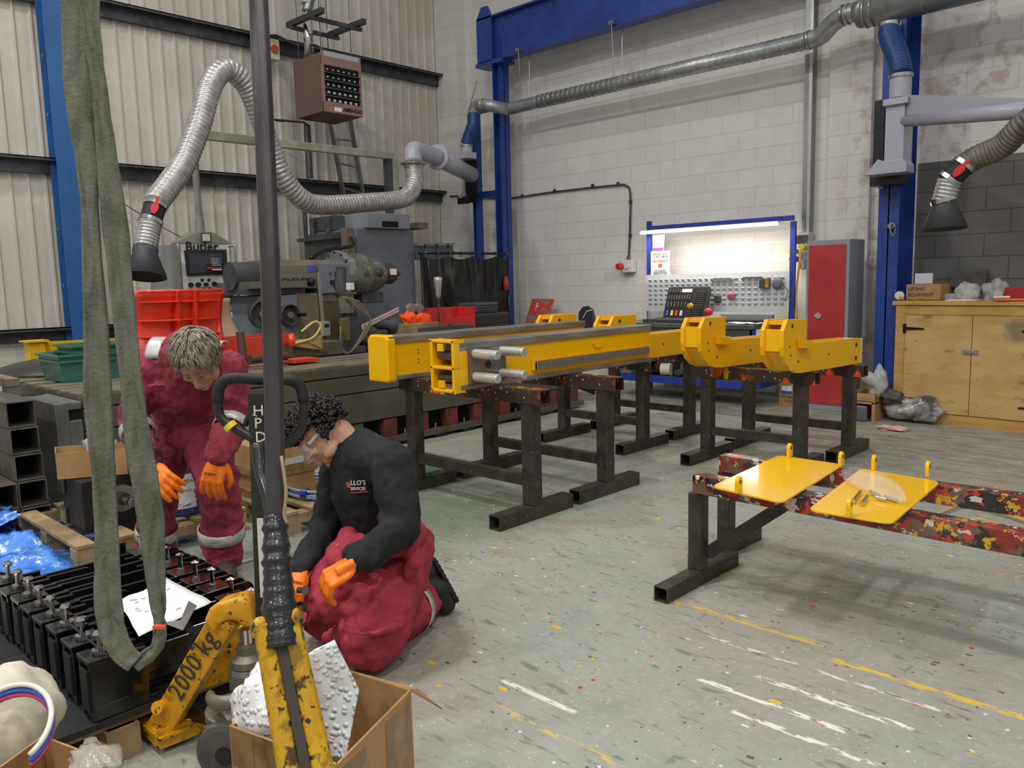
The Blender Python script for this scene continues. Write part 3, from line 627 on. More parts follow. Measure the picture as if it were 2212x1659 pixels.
r=thing('tube_light','long lit fluorescent tube under the bench back frame','lamp',(-5.1,8.75,2))
A=at(1384,501,y=8.78);B=at(1680,484,y=8.78); A.z-=.015; B.z=A.z
MB().cyl(A,B,.017,n=14).build('glowing_tube',mat('tube_glow','#fff6ea',.5,emit='#fff2dc',es=9),r,smooth=True)
MB().beam(A+V(0,.03,.02),B+V(0,.03,.02),.07,.02).build('fitting',mat('fitting_white','#e8e4de',.4),r,bevel=.005)
lamp('bench_tube_light',((A.x+B.x)/2,8.76,A.z-.035),20,abs(B.x-A.x),(1,.94,.84),'RECTANGLE',.04)
# pegboard
r=thing('louvre_panel','pale louvred tool panel behind the bench','tool panel',(-5,8.9,1))
a=at(1395,602,y=8.9);b=at(1397,672,y=8.9);c=at(1706,577,y=8.9); zt=(a.z+c.z)/2; zb=b.z-.0
MB().bb(a.x,c.x,8.895,8.91,zb,zt).build('panel',mat('panel_grey','#cdd0d4',.4),r)
lv=MB(); nx=23
for j in range(6):
    for i in range(nx):
        x=a.x+.08+i*(c.x-a.x-.16)/(nx-1); z=zb+.10+j*(zt-zb-.17)/5; lv.box((x,8.885,z),(.042,.016,.026),(.5,0,0))
tag(lv.build('louvre',mat('louvre_grey','#b4b7bc',.45),r),kind='stuff')
# notices
def note(name,c4,m,label,lines=(),y=8.9):
    r=thing(name,label,'notice',at(*c4[0],y=y)); P=[at(*q,y=y) for q in c4]
    mb=MB(); o=V(0,.002,0); mb.add(P+[p+o for p in P],[(0,1,2,3),(7,6,5,4),(0,4,5,1),(1,5,6,2),(2,6,7,3),(3,7,4,0)]); mb.build('sheet',m,r)
    for s,u,v,size,cm in lines:
        q=P[0].lerp(P[1],u).lerp(P[3].lerp(P[2],u),v); text(s,'lettering',size,q+V(0,-.003,0),(1,0,0),(0,0,1),cm,r,.0006,'CENTER')
    return r,P
ink=mat('ink','#3a3a40',.6); inkr=mat('ink_red','#c0392b',.6)
r,P=note('safety_notice',[(1406,543),(1447,541),(1447,610),(1406,612)],white,'white safety notice taped at the left end of the tool panel',
 (('IMPORTANT',.5,.14,.042,ink),('IT IS PROHIBITED',.5,.21,.034,ink),('UNAUTHORISED ENTRY',.5,.30,.022,inkr),('WITHOUT PERMISSION',.5,.35,.022,inkr),('NOT TO BE USED',.5,.62,.02,ink),('UNLESS TRAINED AND',.5,.68,.02,ink),('SUPERVISED AT WORK',.5,.74,.02,ink)))
q=P[0].lerp(P[2],.5); MB().box(q+V(0,-.003,.02),(.05,.003,.04)).build('orange_square',mat('notice_orange','#ef6a2c',.5),r)
r,P=note('poster',[(1409,508),(1436,506),(1433,541),(1411,542)],white,'small poster with a phone picture hung above the safety notice')
q=P[3].lerp(P[2],.5); MB().box(q+V(0,-.003,.02),(.15,.003,.035)).build('magenta_band',mat('magenta','#c0398a',.5),r)
q=P[0].lerp(P[2],.42); MB().box(q+V(-.02,-.003,0),(.045,.003,.09),(0,.25,0)).build('phone_picture',mat('phone_grey','#a9a6b4',.5),r)
# tool kit
r=thing('socket_set','open black case of sockets and spanners standing on the bench','tool kit',at(1470,680,y=8.55))
K0=at(1434,683,y=8.62);K1=at(1524,683,y=8.62);w_=K1.x-K0.x; zt=at(1480,616,y=8.7).z; h_=zt-.92
U=V(1,0,0);W=V(0,.16,h_).normalized();N_=U.cross(W)
O=V(K0.x,8.58,.93)
casem=mat('case_black','#434345',.75,spec=.25)
MB().prism([(0.015,0),(w_-.015,0),(w_,.03),(w_,h_-.03),(w_-.015,h_),(.015,h_),(0,h_-.03),(0,.03)],O,U,W,-N_*.05).build('lid',casem,r,bevel=.006)
MB().prism([(.02,.02),(w_-.02,.02),(w_-.02,h_-.02),(.02,h_-.02)],O,U,W,N_*.004).build('lid_tray',mat('case_tray','#343436',.8,spec=.2),r)
hd=MB().prism([(w_*.36,h_*.82),(w_*.6,h_*.82),(w_*.6,h_*.92),(w_*.36,h_*.92)],O,U,W,N_*.008); hd.build('lid_handle',white,r)
def on(u,v,n=.012): return O+U*u+W*v+N_*n
for row,(v,n,u0,u1,L_) in enumerate(((h_*.86,5,.05,w_*.33,.05),(h_*.66,9,.05,w_*.58,.06),(h_*.46,6,.05,w_*.5,.07))):
    for i in range(n): u=u0+(u1-u0)*i/(n-1); MB().cyl(on(u,v-L_/2),on(u,v+L_/2),.008,n=8).build('socket',steel_m,r)
for i in range(14): v=h_*(.12+.055*i); MB().cyl(on(w_*(.56+.012*i),v),on(w_*.93,v),.006,n=6).build('spanner',steel_m,r)
for i,cc in enumerate(('#3c5ac8','#d6d62c','#d83c48','#d8d8da')): MB().cyl(on(.07+i*.065,h_*.1,.02),on(.07+i*.065,h_*.25,.02),.016,n=10).build('screwdriver_handle',mat('sd'+cc,cc,.35),r)
MB().bb(O.x-.03,O.x+w_+.02,8.2,8.53,.912,.95).build('base_tray',casem,r,bevel=.006)
for i in range(16): x=O.x+.02+i*w_/17; MB().cyl((x,8.42,.952),(x,8.47,.958),.010,n=8).build('socket',chrome,r)
one(MB().lathe([(.03,0),(.034,.01),(.034,.12),(.03,.13),(.03,.135)],(at(1405,690,y=8.3).x,8.3,.912)),'drinks_bottle',mat('bottle_clear','#b9bec4',.1,alpha=.5,coat=.5),'clear drinks bottle with dark cap at bench left end','bottle',smooth=True)
r=thing('head_torch','yellow head torch resting in the open tool case','torch',at(1494,660,y=8.45)); p=at(1494,661,y=8.45); MB().lathe([(.02,0),(.035,.02),(.03,.06),(.0,.07)],p,(0,-1,.1)).build('lamp_body',mat('torch_y','#d6a83a',.4),r); MB().cyl(p,V(p.x,p.y,.95),.006,n=6).build('strap',blackm,r)
one(MB().ell(at(1530,672,y=8.4)+V(0,0,-.01),(.055,.05,.045)),'tape_measure',red,'small red tape measure beside the open tool case','tape measure',smooth=True)
# papers
for i,(q,rz,lab) in enumerate((((1430,697),.2,'white paper under the front edge of the open tool case'),((1590,692),-.1,'crumpled white paper mid bench beside the yellow hook'),((1620,702),.15,'flat white sheet at right end of bench front edge'),((1680,690),.3,'white sheets stacked at the far right of the bench'))):
    p=at(*q,y=8.3); x,y=p.x,8.3+.08*(i%2); sz=(.26,.19)
    def f(u,v,x=x,y=y,rz=rz,i=i): a=(u-.5)*sz[0];b=(v-.5)*sz[1]; return (x+a*math.cos(rz)-b*math.sin(rz),y+a*math.sin(rz)+b*math.cos(rz),.916+.02*abs(noise.noise(V(u*3+i,v*3,0))))
    one(MB().sheet(f,8,6),'paper_sheet',white,lab,'paper',smooth=True,solid=.001)
r=thing('bench_tray','dark document tray at the right of the bench top','tray',(-4.4,8.6,.91)); MB().bb(-4.95,-4.2,8.55,8.8,.915,.94).build('tray',mat('tray_dark','#3b3a3c',.4),r,bevel=.004)
MB().bb(-4.9,-4.25,8.8,8.86,.915,.99).build('tray_back',mat('tray_grey','#8d8f92',.4),r)
# things hung on the panel
p=at(1652,612,y=8.86); r=thing('alarm_clock','small brown clock with red light hung on the tool panel','clock',p); MB().box(p,(.12,.06,.11),(0,0,.3)).build('clock_body',mat('clock_brown','#4d4136',.5),r,bevel=.008); MB().box(p+V(.045,-.035,0),(.04,.02,.10),(0,0,.3)).build('clock_side',mat('brass_side','#b39a4a',.3,.6),r); MB().ell(p+V(.045,-.05,-.03),.008).build('led',mat('led_red','#ff3020',.4,emit='#ff3020',es=4),r)
p=at(1680,612,y=8.86); r=thing('cable_reel','round grey reel hung on the tool panel','reel',p); MB().lathe([(.065,0),(.07,.01),(.05,.02),(.05,.03),(.02,.035),(0,.035)],p,(0,-1,0)).build('reel_disc',mat('reel_grey','#6e6e72',.5),r); MB().tube(spline([p+V(.04,-.03,-.02),p+V(.14,-.03,-.08),p+V(.10,-.03,-.2),p+V(.17,-.03,-.13)],5),.004,5).build('loose_wire',blackm,r)
one(MB().box(at(1550,645,y=8.86),(.08,.05,.09),(0,0,.1)),'hung_holder',mat('holder_dk','#504c45',.5),'small dark holder hooked on the tool panel middle','holder',bevel=.012)
one(MB().box(at(1580,640,y=8.87),(.09,.04,.055)),'parts_bin',mat('bin_maroon','#a0545a',.5),'small maroon bin hooked on the tool panel','parts bin',bevel=.006)
one(MB().prism([(0,0),(.32,0),(.32,.02),(.28,.02),(.28,.035),(.04,.035),(.04,.02),(0,.02)],at(1536,607,y=8.885),(1,0,0),(0,0,1),(0,-.02,0)),'tool_rack',mat('rack_grey','#77777a',.5),'left grey tool rack strip along the panel top','tool rack')
one(MB().prism([(0,0),(.24,0),(.26,.03),(.02,.03)],at(1603,604,y=8.885),(1,0,0),(0,0,1),(0,-.02,0)),'tool_rack',mat('rack_dark','#58585b',.5),'right dark tool rack strip along the panel top','tool rack')
# things on the lower shelf
sh=.276
one(MB().box((at(1356,797,y=8.3).x,8.3,sh+.09),(.30,.3,.18)),'storage_box',mat('box_blue_grey','#66747c',.5),'blue-grey box on bench lower shelf, left end','box',bevel=.01)
def lump(c,rr,seed,m,name,label,cat,amp=.35,n=28):
    c=Vector(c); b=MB(); b.ell((0,0,0),1,n=n,m=n//2); 
    for i,v in enumerate(b.v): k=1+amp*noise.noise(v*1.6+V(seed,0,0))+amp*.4*noise.noise(v*4+V(seed,3,0)); b.v[i]=V(v.x*rr[0]*k,v.y*rr[1]*k,max(v.z*k,-.85)*rr[2])+c
    return one(b,name,m,label,cat,smooth=True)
lump((at(1432,795,y=8.4).x,8.4,sh+.17),(.24,.2,.2),3,mat('black_cloth','#26262a',.7),'tool_bag','crumpled black bag on the bench lower shelf','bag')
p=at(1437,808,y=8.22); one(MB().lathe([(.03,-.06),(.075,-.06),(.075,.06),(.03,.06)],(p.x,8.25,sh+.076),(1,.2,0),n=22),'tape_roll',mat('roll_cream','#cfcab6',.6),'cream roll on the bench lower shelf beside the black bag','roll')
p=at(1415,790,y=8.25); one(MB().lathe([(.035,0),(.035,.12),(.015,.16),(.015,.2)],(p.x-.05,8.22,sh)),'spray_bottle',mat('bottle_dark','#5a3d5a',.4),'small dark spray bottle on the bench lower shelf','bottle',smooth=True)
for k,(px,lab) in enumerate(((1590,'left coil of yellow hose on the bench lower shelf'),(1655,'right coil of yellow hose on the bench lower shelf'))):
    p=at(px,812,y=8.35); cx=p.x; mb=[(cx+(.17+.012*math.sin(a*1.7))*math.cos(a),8.4+(.13)*math.sin(a),sh+.012+.010*(a/6.28)) for a in [i*math.pi/12 for i in range(24*6)]]
    one(MB().tube(mb,.009,6),'coiled_hose',mat('hose_yel2','#b5a052',.5),lab,'hose',smooth=True)
for i,(px,y,s) in enumerate(((1470,8.25,.05),(1500,8.4,.06),(1555,8.3,.045),(1545,8.5,.07))):
    lump((at(px,800,y=y).x,y,sh+s*.85),(s*1.4,s,s),10+i,mat('odd%d'%(i%2),('#3a3d42','#6a5348')[i%2],.6),'shelf_clutter',('dark rag','brown rag','black rag next to hose coil','brown rag at shelf back')[i]+' on the bench lower shelf','rag')
# box on floor by bench
r=thing('cardboard_box','cardboard box with blue and white label on the floor by the red locker','box',(-3.9,8.3,0))
A=at(1691,872,z=0);B=at(1737,883,z=0); x0,x1=A.x,B.x+.04; y=(A.y+B.y)/2
MB().bb(x0,x1,y,y+.25,0,.26).build('carton',card,r,bevel=.004)
MB().bb(x0+.03,x0+.15,y-.002,y,.13,.22).build('label',white,r); MB().bb(x0+.03,x0+.15,y-.003,y-.002,.13,.165).build('label_band',mat('label_blue','#3a5cb8',.5),r)
text('SW 2 bearings','lettering',.03,(x0+.03,y-.003,.09),(1,0,0),(0,0,1),ink,r); text('10270','lettering',.045,(x0+.06,y-.003,.035),(1,0,0),(0,0,1),ink,r)
# ================= locker =================
r=thing('locker','tall grey locker with red door beside the blue column','locker',(-3.4,8.6,0))
lx0,lx1,ly0,ly1,lz=-3.69,-3.24,8.42,8.82,1.79
gl=mat('locker_grey','#8d9297',.4); rd=mat('locker_red','#a92f32',.42,0,'#b23a3a',2)
MB().bb(lx0,lx1,ly0,ly1,0,lz).build('carcass',gl,r,bevel=.003)
MB().bb(lx0+.03,lx1-.035,ly0-.012,ly0,.07,lz-.05).build('door',rd,r,bevel=.003)
p=at(1768,682,y=8.4); b=MB(); b.cyl(p,p+V(0,-.012,0),.032,n=20); b.ell(p+V(-.03,-.012,-.005),.012); b.build('lock',mat('lock_grey','#b5b4b0',.35,.4),r)
# ================= plywood cupboard =================
ply=mat('plywood','#c5a26c',.6,0,'#bd965e',2.5,st=(1,1,2.5),layers=(('#937748','n',5,.58,.74),('#6e5c40','n',11,.66,.74),),bump=.04)
pine=mat('pine_frame','#c29a58',.55,0,'#b88b48',3,st=(1,1,6),layers=(('#7d5c30','n',7,.68,.76),))
C0=V(-2.735,8.31,0); ang=math.atan2(-.144,1.153)*.6
r=thing('plywood_cupboard','wide plywood cupboard with strap hinges and two doors','cupboard',C0,ang)
def lb(m,*a): return m.bb(*a)
Wd,Hc,Dc=1.9,1.165,.55
MB().bb(0,Wd,.02,Dc,0,Hc-.04).build('carcass',pine,r,local=True)
MB().bb(-.03,Wd+.03,-.02,Dc+.02,Hc-.04,Hc).build('top_board',pine,r,bevel=.004,local=True)
ply2=bpy.data.materials['plywood'].copy(); ply2.name='plywood_stained'; N,L=ng(ply2); bs_=N['Principled BSDF']; old=bs_.inputs['Base Color'].links[0].from_socket
tc=nd(N,'ShaderNodeTexCoord'); vm=nd(N,'ShaderNodeVectorMath',operation='DISTANCE'); L.new(tc.outputs['Object'],vm.inputs[0]); vm.inputs[1].default_value=(1.06,0,.90)
nz=tex(N,L,'n',12,tc.outputs['Object'],4); L.new(mix(N,L,mul(N,L,ramp(N,L,mul(N,L,vm.outputs['Value'],mul(N,L,nz.outputs[0],.16),'ADD'),.24,.12),.75),old,lin('#5f6650')),bs_.inputs['Base Color'])
b=MB(); b.bb(0,.09,0,.02,0,Hc-.04); b.build('face_frame',pine,r,local=True)
MB().bb(.09,Wd,0,.02,Hc-.13,Hc-.045).build('face_frame',pine,r,local=True)
MB().bb(.09,Wd,0,.02,0,.10).build('face_frame',pine,r,local=True)
for k in range(3):
    d=MB().bb(.096+k*.60,.096+k*.60+.594,-.012,.018,.105,Hc-.135).build('door',ply2 if k==1 else ply,r,bevel=.002,local=True)
    for z in (.22,.90):
        if k==1: x=.096+1.194-.02; s=-1
        else: x=.096+k*.6; s=1
        h=MB(); h.bb(x-.018,x+.012,-.018,-.012,z-.045,z+.045); h.prism([(0,-.016),(0,.016),(.17,.008),(.18,0),(.17,-.008)],(x,-.018,z),(s,0,0),(0,0,1),(0,.006,0)); h.cyl((x+s*.08,-.022,z),(x+s*.08,-.016,z),.008,n=8); h.build('strap_hinge',black,d,local=True)
    if k==0: h=MB(); h.bb(.62,.75,-.026,-.012,.68,.72); h.cyl((.71,-.035,.70),(.71,-.02,.70),.013,n=10); h.build('hasp',mat('hasp_grey','#9a9b98',.4,.5),d,local=True,bevel=.002)
zt=Hc
def onc(px,py,off=.1):  # point on the cupboard top for a photo pixel
    p=at(px,py,z=zt); return p
def cup(px,y): p=at(px,640,y=y); return V(p.x,y,zt)
r=thing('cardboard_box','cardboard box lettered LIFTING EQUIPMENT on the plywood cupboard','box',cup(1960,8.45))
a=cup(1957,8.45);b_=cup(2030,8.40); d=(b_-a).normalized(); n_=V(-d.y,d.x,0); hh=.155
q=[a,b_,b_+n_*.2,a+n_*.2]; MB().add([v+V(0,0,z) for z in (.003,hh) for v in q],[(3,2,1,0),(4,5,6,7),(0,1,5,4),(1,2,6,5),(2,3,7,6),(3,0,4,7)]).build('carton',card,r,bevel=.004)
text('LIFTING','lettering',.045,a+d*.02+V(0,0,.095)-n_*.002,d,(0,0,1),ink,r); text('EQUIPMENT','lettering',.045,a+d*.02+V(0,0,.04)-n_*.002,d,(0,0,1),ink,r)
p=a+d*.12+n_*.1; one(MB().box(p+V(0,.0,.155+.055),(.16,.012,.10),(.0,0,0)),'document_pouch',mat('pouch_white','#c9cad8',.3),'clear pouch of white papers on the LIFTING EQUIPMENT box','pouch')
p=cup(1943,8.36); r=thing('tape_roll','silver tape roll leaning at the left end of the cupboard top','roll',p); MB().lathe([(.022,-.02),(.042,-.02),(.042,.02),(.022,.02)],p+V(0,0,.048),(.3,-1,.2),n=24).build('roll',mat('silver_tape','#a7a49f',.3,.5),r); MB().cyl(p+V(.01,-.02,.035),p+V(.05,-.03,.015),.014,n=12).build('brass_spool',mat('brass','#d7a458',.3,.7),r)
p=cup(2075,8.30); a=p
f=lambda u,v: (a.x-.13+.27*u,8.30+.17*v-.03*u,zt+.006+.006*noise.noise(V(u*4,v*3,1)))
one(MB().sheet(f,8,6),'paper_sheet',white,'stack of white paper at the front edge of the plywood cupboard','paper',solid=.006)
filmm=mat('dusty_film','#c9cac6',.25,alpha=.6,coat=.3,bump=.4,bs=20)
p=cup(2088,8.52); lump(p+V(0,0,.07),(.11,.09,.09),21,filmm,'plastic_bag','crumpled clear bag left of middle on the plywood cupboard','bag',.5)
p=cup(2150,8.42); lump(p+V(0,0,.075),(.10,.09,.10),22,filmm,'plastic_bag','crumpled clear bag next to the red case on the cupboard','bag',.55)
p=cup(2065,8.58); one(MB().bb(p.x-.16,p.x+.16,8.5,8.68,zt+.003,zt+.06),'tub_lid',mat('lid_grey','#9ea1a3',.35),'flat grey plastic tub behind the paper on the cupboard','tub',bevel=.01)
p=cup(2195,8.40); one(MB().bb(p.x-.10,p.x+.06,8.40,8.5,zt+.003,zt+.12),'first_aid_case',mat('case_red','#a82a2e',.5),'dark red case near the right end of the cupboard top','case',bevel=.006)
p=cup(2190,8.25); one(MB().box((p.x,8.26,zt+.012),(.28,.12,.018),(0,0,-.05)),'orange_folder',mat('folder_orange','#ee6a2a',.5),'orange folder lying at the right of the cupboard top','folder',bevel=.006)
p=cup(2165,8.30); one(MB().box((p.x,8.29,zt+.034),(.13,.06,.02),(0,0,.1)),'plastic_clip',mat('clip_white','#dcdcd8',.4),'white plastic piece lying on the orange folder','clip',bevel=.006)
# dark wall smudge behind the cupboard, added as a thin raised slab
one(MB().bb(at(2050,600,y=9.15).x,at(2132,600,y=9.15).x,9.13,9.18,at(2100,622,y=9.15).z,at(2100,582,y=9.15).z),'smudge_slab',mat('smudge_dark','#4f4d4d',.6,0,'#5f5c5b',9),'dark smudge slab on the grey wall behind the clear bag','case',bevel=.012)
# floor clutter between column and cupboard
A=at(1843,908,z=0);B=at(1890,912,z=0)
r=thing('open_carton','open cardboard tray of scrap at the foot of the wide blue column','box',A)
x0,x1,y0=A.x,at(1912,905,z=0).x-.02,A.y+.02
b=MB(); b.bb(x0,x1,y0,y0+.02,.20,.27); b.bb(x0,x1,y0+.28,y0+.3,.0,.30); b.bb(x0,x0+.012,y0,y0+.3,0,.29); b.bb(x1-.03,x1,y0,y0+.3,0,.27); b.bb(x0,x1,y0,y0+.3,.17,.19); b.build('carton',card,r)
one(MB().bb(x0+.0,x1-.06,y0-.05,y0+.0,.0,.155),'parts_tub',mat('tub_slate','#5d6166',.3),'slate grey tub standing before the open scrap carton','tub',bevel=.02)
def film(c,rr,seed,label,m=filmm,name='plastic_bag',cat='bag',amp=.6): return lump(c,rr,seed,m,name,label,cat,amp)
film((x0+.16,y0+.14,.36),(.10,.08,.14),31,'clear plastic bag standing up out of the open scrap carton',amp=.7)
lump((x0+.3,y0+.14,.24),(.10,.08,.07),32,mat('scrap_dark','#4a4742',.5),'scrap_metal','dark scrap pieces lying inside the open carton','scrap',.6)
p=at(1975,915,z=0); film((p.x-.02,p.y+.05,.13),(.22,.11,.12),33,'big clear rubbish bag slumped on floor before the plywood cupboard',mat('rubbish_film','#a9a8a4',.15,0,'#4a4a4c',5,coat=.6,bump=.6,bs=14,layers=(('#d8d8d4','n',9,.58,.7),)),'rubbish_bag','bag',.5)
p=at(2040,905,z=0); lump((p.x,p.y+.10,.13),(.12,.08,.06),34,mat('rag_coral','#e0574a',.7),'rag','coral rag on top of the rubbish bag','rag',.6)
lump((p.x-.0,p.y+.03,.05),(.13,.07,.05),36,mat('rag_cream','#cbc3b3',.8),'rag','cream rag at the right end of the rubbish bag','rag',.6)
p=at(1930,930,z=0); lump((p.x,p.y,.02),(.14,.05,.022),35,mat('rag_pinkw','#d2b3ad',.8,0,'#c98d88',9),'rag','pink and white rag flat on the floor left of the rubbish bag','rag',.5)
# sign and chair
r=thing('painted_board','board smeared with red paint leaning on the block wall','board',(-7.5,8.6,0))
P=[at(1143,692,y=8.7),at(1186,690,y=8.7),at(1196,646,y=9.0),at(1150,645,y=9.0)]
lo=[V(P[0].x-.1,8.3,0.0),V(P[1].x-.1,8.3,0.0)]
q=[lo[0],lo[1],P[2],P[3]]; n_=(q[1]-q[0]).cross(q[3]-q[0]).normalized()*.02
bd=mat('red_smear','#7d766c',.6,layers=(('#c9362c','n',7,.46,.5),('#c9c0b4','n',9,.62,.64),('#2c2422','v',5,.22,.18)))
MB().add(q+[v-n_ for v in q],[(0,1,2,3),(7,6,5,4),(0,4,5,1),(1,5,6,2),(2,6,7,3),(3,7,4,0)]).build('board',bd,r)
r=thing('office_chair','black chair back with white piping showing behind the hooks','chair',(-6.4,8.2,0))
c_=at(1268,690,y=8.15); 
MB().prism([(-.13,-.16),(.13,-.16),(.135,.0),(.10,.13),(.03,.175),(-.05,.165),(-.12,.09)],V(c_.x,8.12,c_.z),(1,0,.0),(0,0,1),(0,.05,0)).build('backrest',mat('chair_fabric','#33323c',.8),r,bevel=.015)
MB().tube(spline([V(c_.x-.03,8.11,c_.z+.02),V(c_.x+.03,8.11,c_.z+.10),V(c_.x+.11,8.11,c_.z+.12)],5),.006,6).build('piping',white,r)
MB().lathe([(.2,0),(.22,.03),(.2,.07)],(c_.x,7.95,.46),n=20).build('seat',mat('chair_fabric','#33323c'),r,smooth=True)
b=MB(); b.cyl((c_.x,7.95,.08),(c_.x,7.95,.46),.03); b.bb(c_.x-.02,c_.x+.02,8.1,8.13,.45,c_.z-.1); b.build('column',black,r)
for k in range(5): a=k*2*math.pi/5; MB().cyl((c_.x,7.95,.09),(c_.x+.26*math.cos(a),7.95+.26*math.sin(a),.03),.022,n=8).build('leg',black,r)
# ================= milling machine bed =================
bedm=mat('bed_grey','#6b675d',.45,.35,'#5e5a50',2.5,bump=.04)
bedtop=mat('bed_top','#8b8372',.4,.3,'#6f675a',5,st=(4,.6,1),bump=.04)
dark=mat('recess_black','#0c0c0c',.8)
redox=mat('red_oxide','#7e3b33',.6,0,'#5e3a33',5)
r=thing('machine_bed','long grey milling machine bed with T-slots behind the two workers','machine bed',(-6.4,4.4,0))
by0,by1=1.84,7.15
b=MB(); 
for z0,z1 in ((.675,.755),(.525,.665),(.26,.515)): b.bb(-7.25,-5.72,by0,by1,z0,z1)
b.bb(-7.2,-5.76,by0+.01,by1-.01,.25,.76); b.build('bed_casting',bedm,r,bevel=.004)
b=MB()
for x in (-7.2,-7.0,-6.75,-6.45,-6.2,-5.98,-5.8): b.bb(x-.09 if x>-7.1 else x-.05,x+.07,by0,by1,.755,.775)
b.build('table_strip',bedtop,r,bevel=.003)
MB().bb(-6.34,-6.30,3.0,6.6,.775,.793).build('scale_guard',mat('guard_strip','#c9ccd0',.25,.8),r,bevel=.003)
MB().bb(-5.78,-5.70,by0,by1,.0+.03,.085).build('base_rail',bedm,r,bevel=.003)
for i in range(14):
    y=by0+.05+i*.37; MB().bb(-5.8,-5.725,y+.22,y+.37,.085,.25).build('base_block',redox if i>5 else bedm,r)
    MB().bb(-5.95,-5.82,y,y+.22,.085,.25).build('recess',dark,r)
    MB().cyl((-5.76,y+.11,.085),(-5.76,y+.11,.13),.012,n=8).build('levelling_bolt',chrome,r)
    MB().bb(-5.80,-5.70,y+.05,y+.2,.0,.03).build('pad',black,r)
# end fixture plate
fx=mat('fixture_grey','#7b7b78',.42,.45,'#66665f',4,bump=.06)
r=thing('fixture_block','tall grey slotted steel block at the near end of the machine bed','machine block',(-5.8,1.73,0))
b=MB(); b.bb(-6.25,-5.60,1.66,1.82,.03,.225); b.bb(-6.25,-5.60,1.66,1.74,.225,.74); b.bb(-6.25,-5.60,1.74,1.82,.30,.62); b.bb(-6.25,-5.60,1.74,1.82,.69,.74); b.build('block',fx,r,bevel=.008)
b=MB(); b.bb(-6.2,-5.63,1.745,1.835,.2,.72); b.build('slot_void',dark,r)
r=thing('plate_frame','weathered steel frame top lying left of the machine bed','steel frame',(-6.6,1.3,0))
b=MB(); 
for z in (.812,): b.bb(-7.3,-6.2,1.56,1.64,z,z+.06); b.bb(-7.3,-6.2,.9,.98,z,z+.06); b.bb(-6.75,-6.6,.98,1.55,z,z+.06); b.bb(-7.3,-7.2,.98,1.55,z,z+.06)
b.build('frame_top',bedtop,r,bevel=.004)
for x in (-7.25,-6.25):
    for y in (.94,1.60): MB().bb(x-.05,x+.05,y-.04,y+.04,0,.81).build('leg',fx,r)
# square tubes
tubem=mat('tube_scale','#625e58',.5,.4,'#504c46',5,bump=.08); s=.160
for row,(cols) in enumerate(((0,1,2),(0,1,2),(0,),(0,),(0,))):
    for c_ in cols:
        z=.005+row*s+s/2; y=1.44-c_*s-.0
        lab=['bottom','second','third','fourth','top'][row]+' square steel tube of the stack, '+['front column beside the slotted block','middle column','far left column'][c_]
        one(MB().shs((-5.36-.015*row,y-.004*row,z),(-7.4,y-.004*row,z),s-.003,s-.003,.009),'square_tube',tubem,lab,'steel tube',group='stacked square steel tubes',bevel=.004)
# ================= the milling machine =================
mg=mat('machine_grey','#6f7681',.5,0,'#676d76',3); mgd=mat('machine_dark','#4a4d50',.5,0,'#3d3e3f',4); mgb=mat('machine_beige','#7a7060',.5,0,'#6c6354',4)
mgr=mat('machine_green','#6f7468',.38,.1,'#595c4f',7,layers=(('#8c9184','n',12,.6,.7),),bump=.15,bs=18,coat=.3)
r=thing('milling_machine','big grey horizontal milling machine with green spindle head pointing right','milling machine',(-8.2,5.4,0))
MB().bb(-9.35,-8.3,5.99,6.9,.6,2.14).build('column_slab',mg,r,bevel=.015)
b=MB(); b.bb(-9.3,-8.25,6.12,6.80,2.14,2.33); b.build('column_cap',mat('machine_pale','#8b9096',.5),r,bevel=.01)
MB().bb(-8.245,-8.24,6.35,6.6,2.16,2.23).build('cap_slot',dark,r)
b=MB(); b.bb(-9.36,-8.5,5.92,5.99,1.3,2.1); b.bb(-9.42,-8.45,5.85,6.0,2.02,2.06); b.build('side_panel',mgd,r)
for x in (-9.2,-8.85): MB().cyl((x,5.96,2.06),(x,5.96,2.3),.04).build('counter_post',mgd,r)
MB().bb(-9.3,-8.7,5.98,6.1,2.14,2.32).build('cap_block',mgd,r)
MB().bb(-8.32,-8.2,5.78,5.88,1.7,2.13).build('slideway',mgb,r)
MB().bb(-8.8,-8.3,6.98,7.15,2.16,2.24).build('bracket_arm',mgb,r); MB().cyl((-8.5,7.02,.0),(-8.5,7.02,2.16),.03).build('bracket_post',mgd,r)
# knee / base
MB().bb(-7.92,-7.3,4.10,4.50,0,1.36).build('knee_panel',mg,r,bevel=.01)
MB().bb(-8.3,-7.32,4.50,4.76,0,1.37).build('knee_side',mgb,r,bevel=.01)
MB().bb(-8.3,-7.4,4.76,5.35,0,1.28).build('knee_back',mat('machine_oily','#5c5344',.45,0,'#4a4236',4),r,bevel=.01)
MB().bb(-8.3,-7.34,3.98,4.62,1.37,1.43).build('slide_rail',mgd,r)
MB().bb(-8.3,-7.26,3.98,4.60,1.43,1.50).build('slide_cover',mat('slide_pale','#74726a',.4,.3),r,bevel=.004)
for y,z,rr in ((4.08,1.18,.135),(4.38,1.16,.105)):
    hw=MB().lathe([(rr*.35,.03),(rr*.85,.02),(rr*.9,.07),(rr*1.0,.09),(rr*1.04,.06),(rr*1.0,.01),(rr*.5,0)],(-7.32,y,z),(1,0,0),n=30).build('handwheel',mgd,r,smooth=True)
    MB().lathe([(rr*.18,.07),(rr*.32,.07),(rr*.32,.085),(rr*.18,.085)],(-7.32,y,z),(1,0,0),n=24).build('hub_ring',mat('hub_ring','#8f8d88',.3,.5),hw)
    MB().cyl((-7.25,y+rr*.8,z),(-7.12,y+rr*.85,z),.018).build('crank_handle',black,hw)
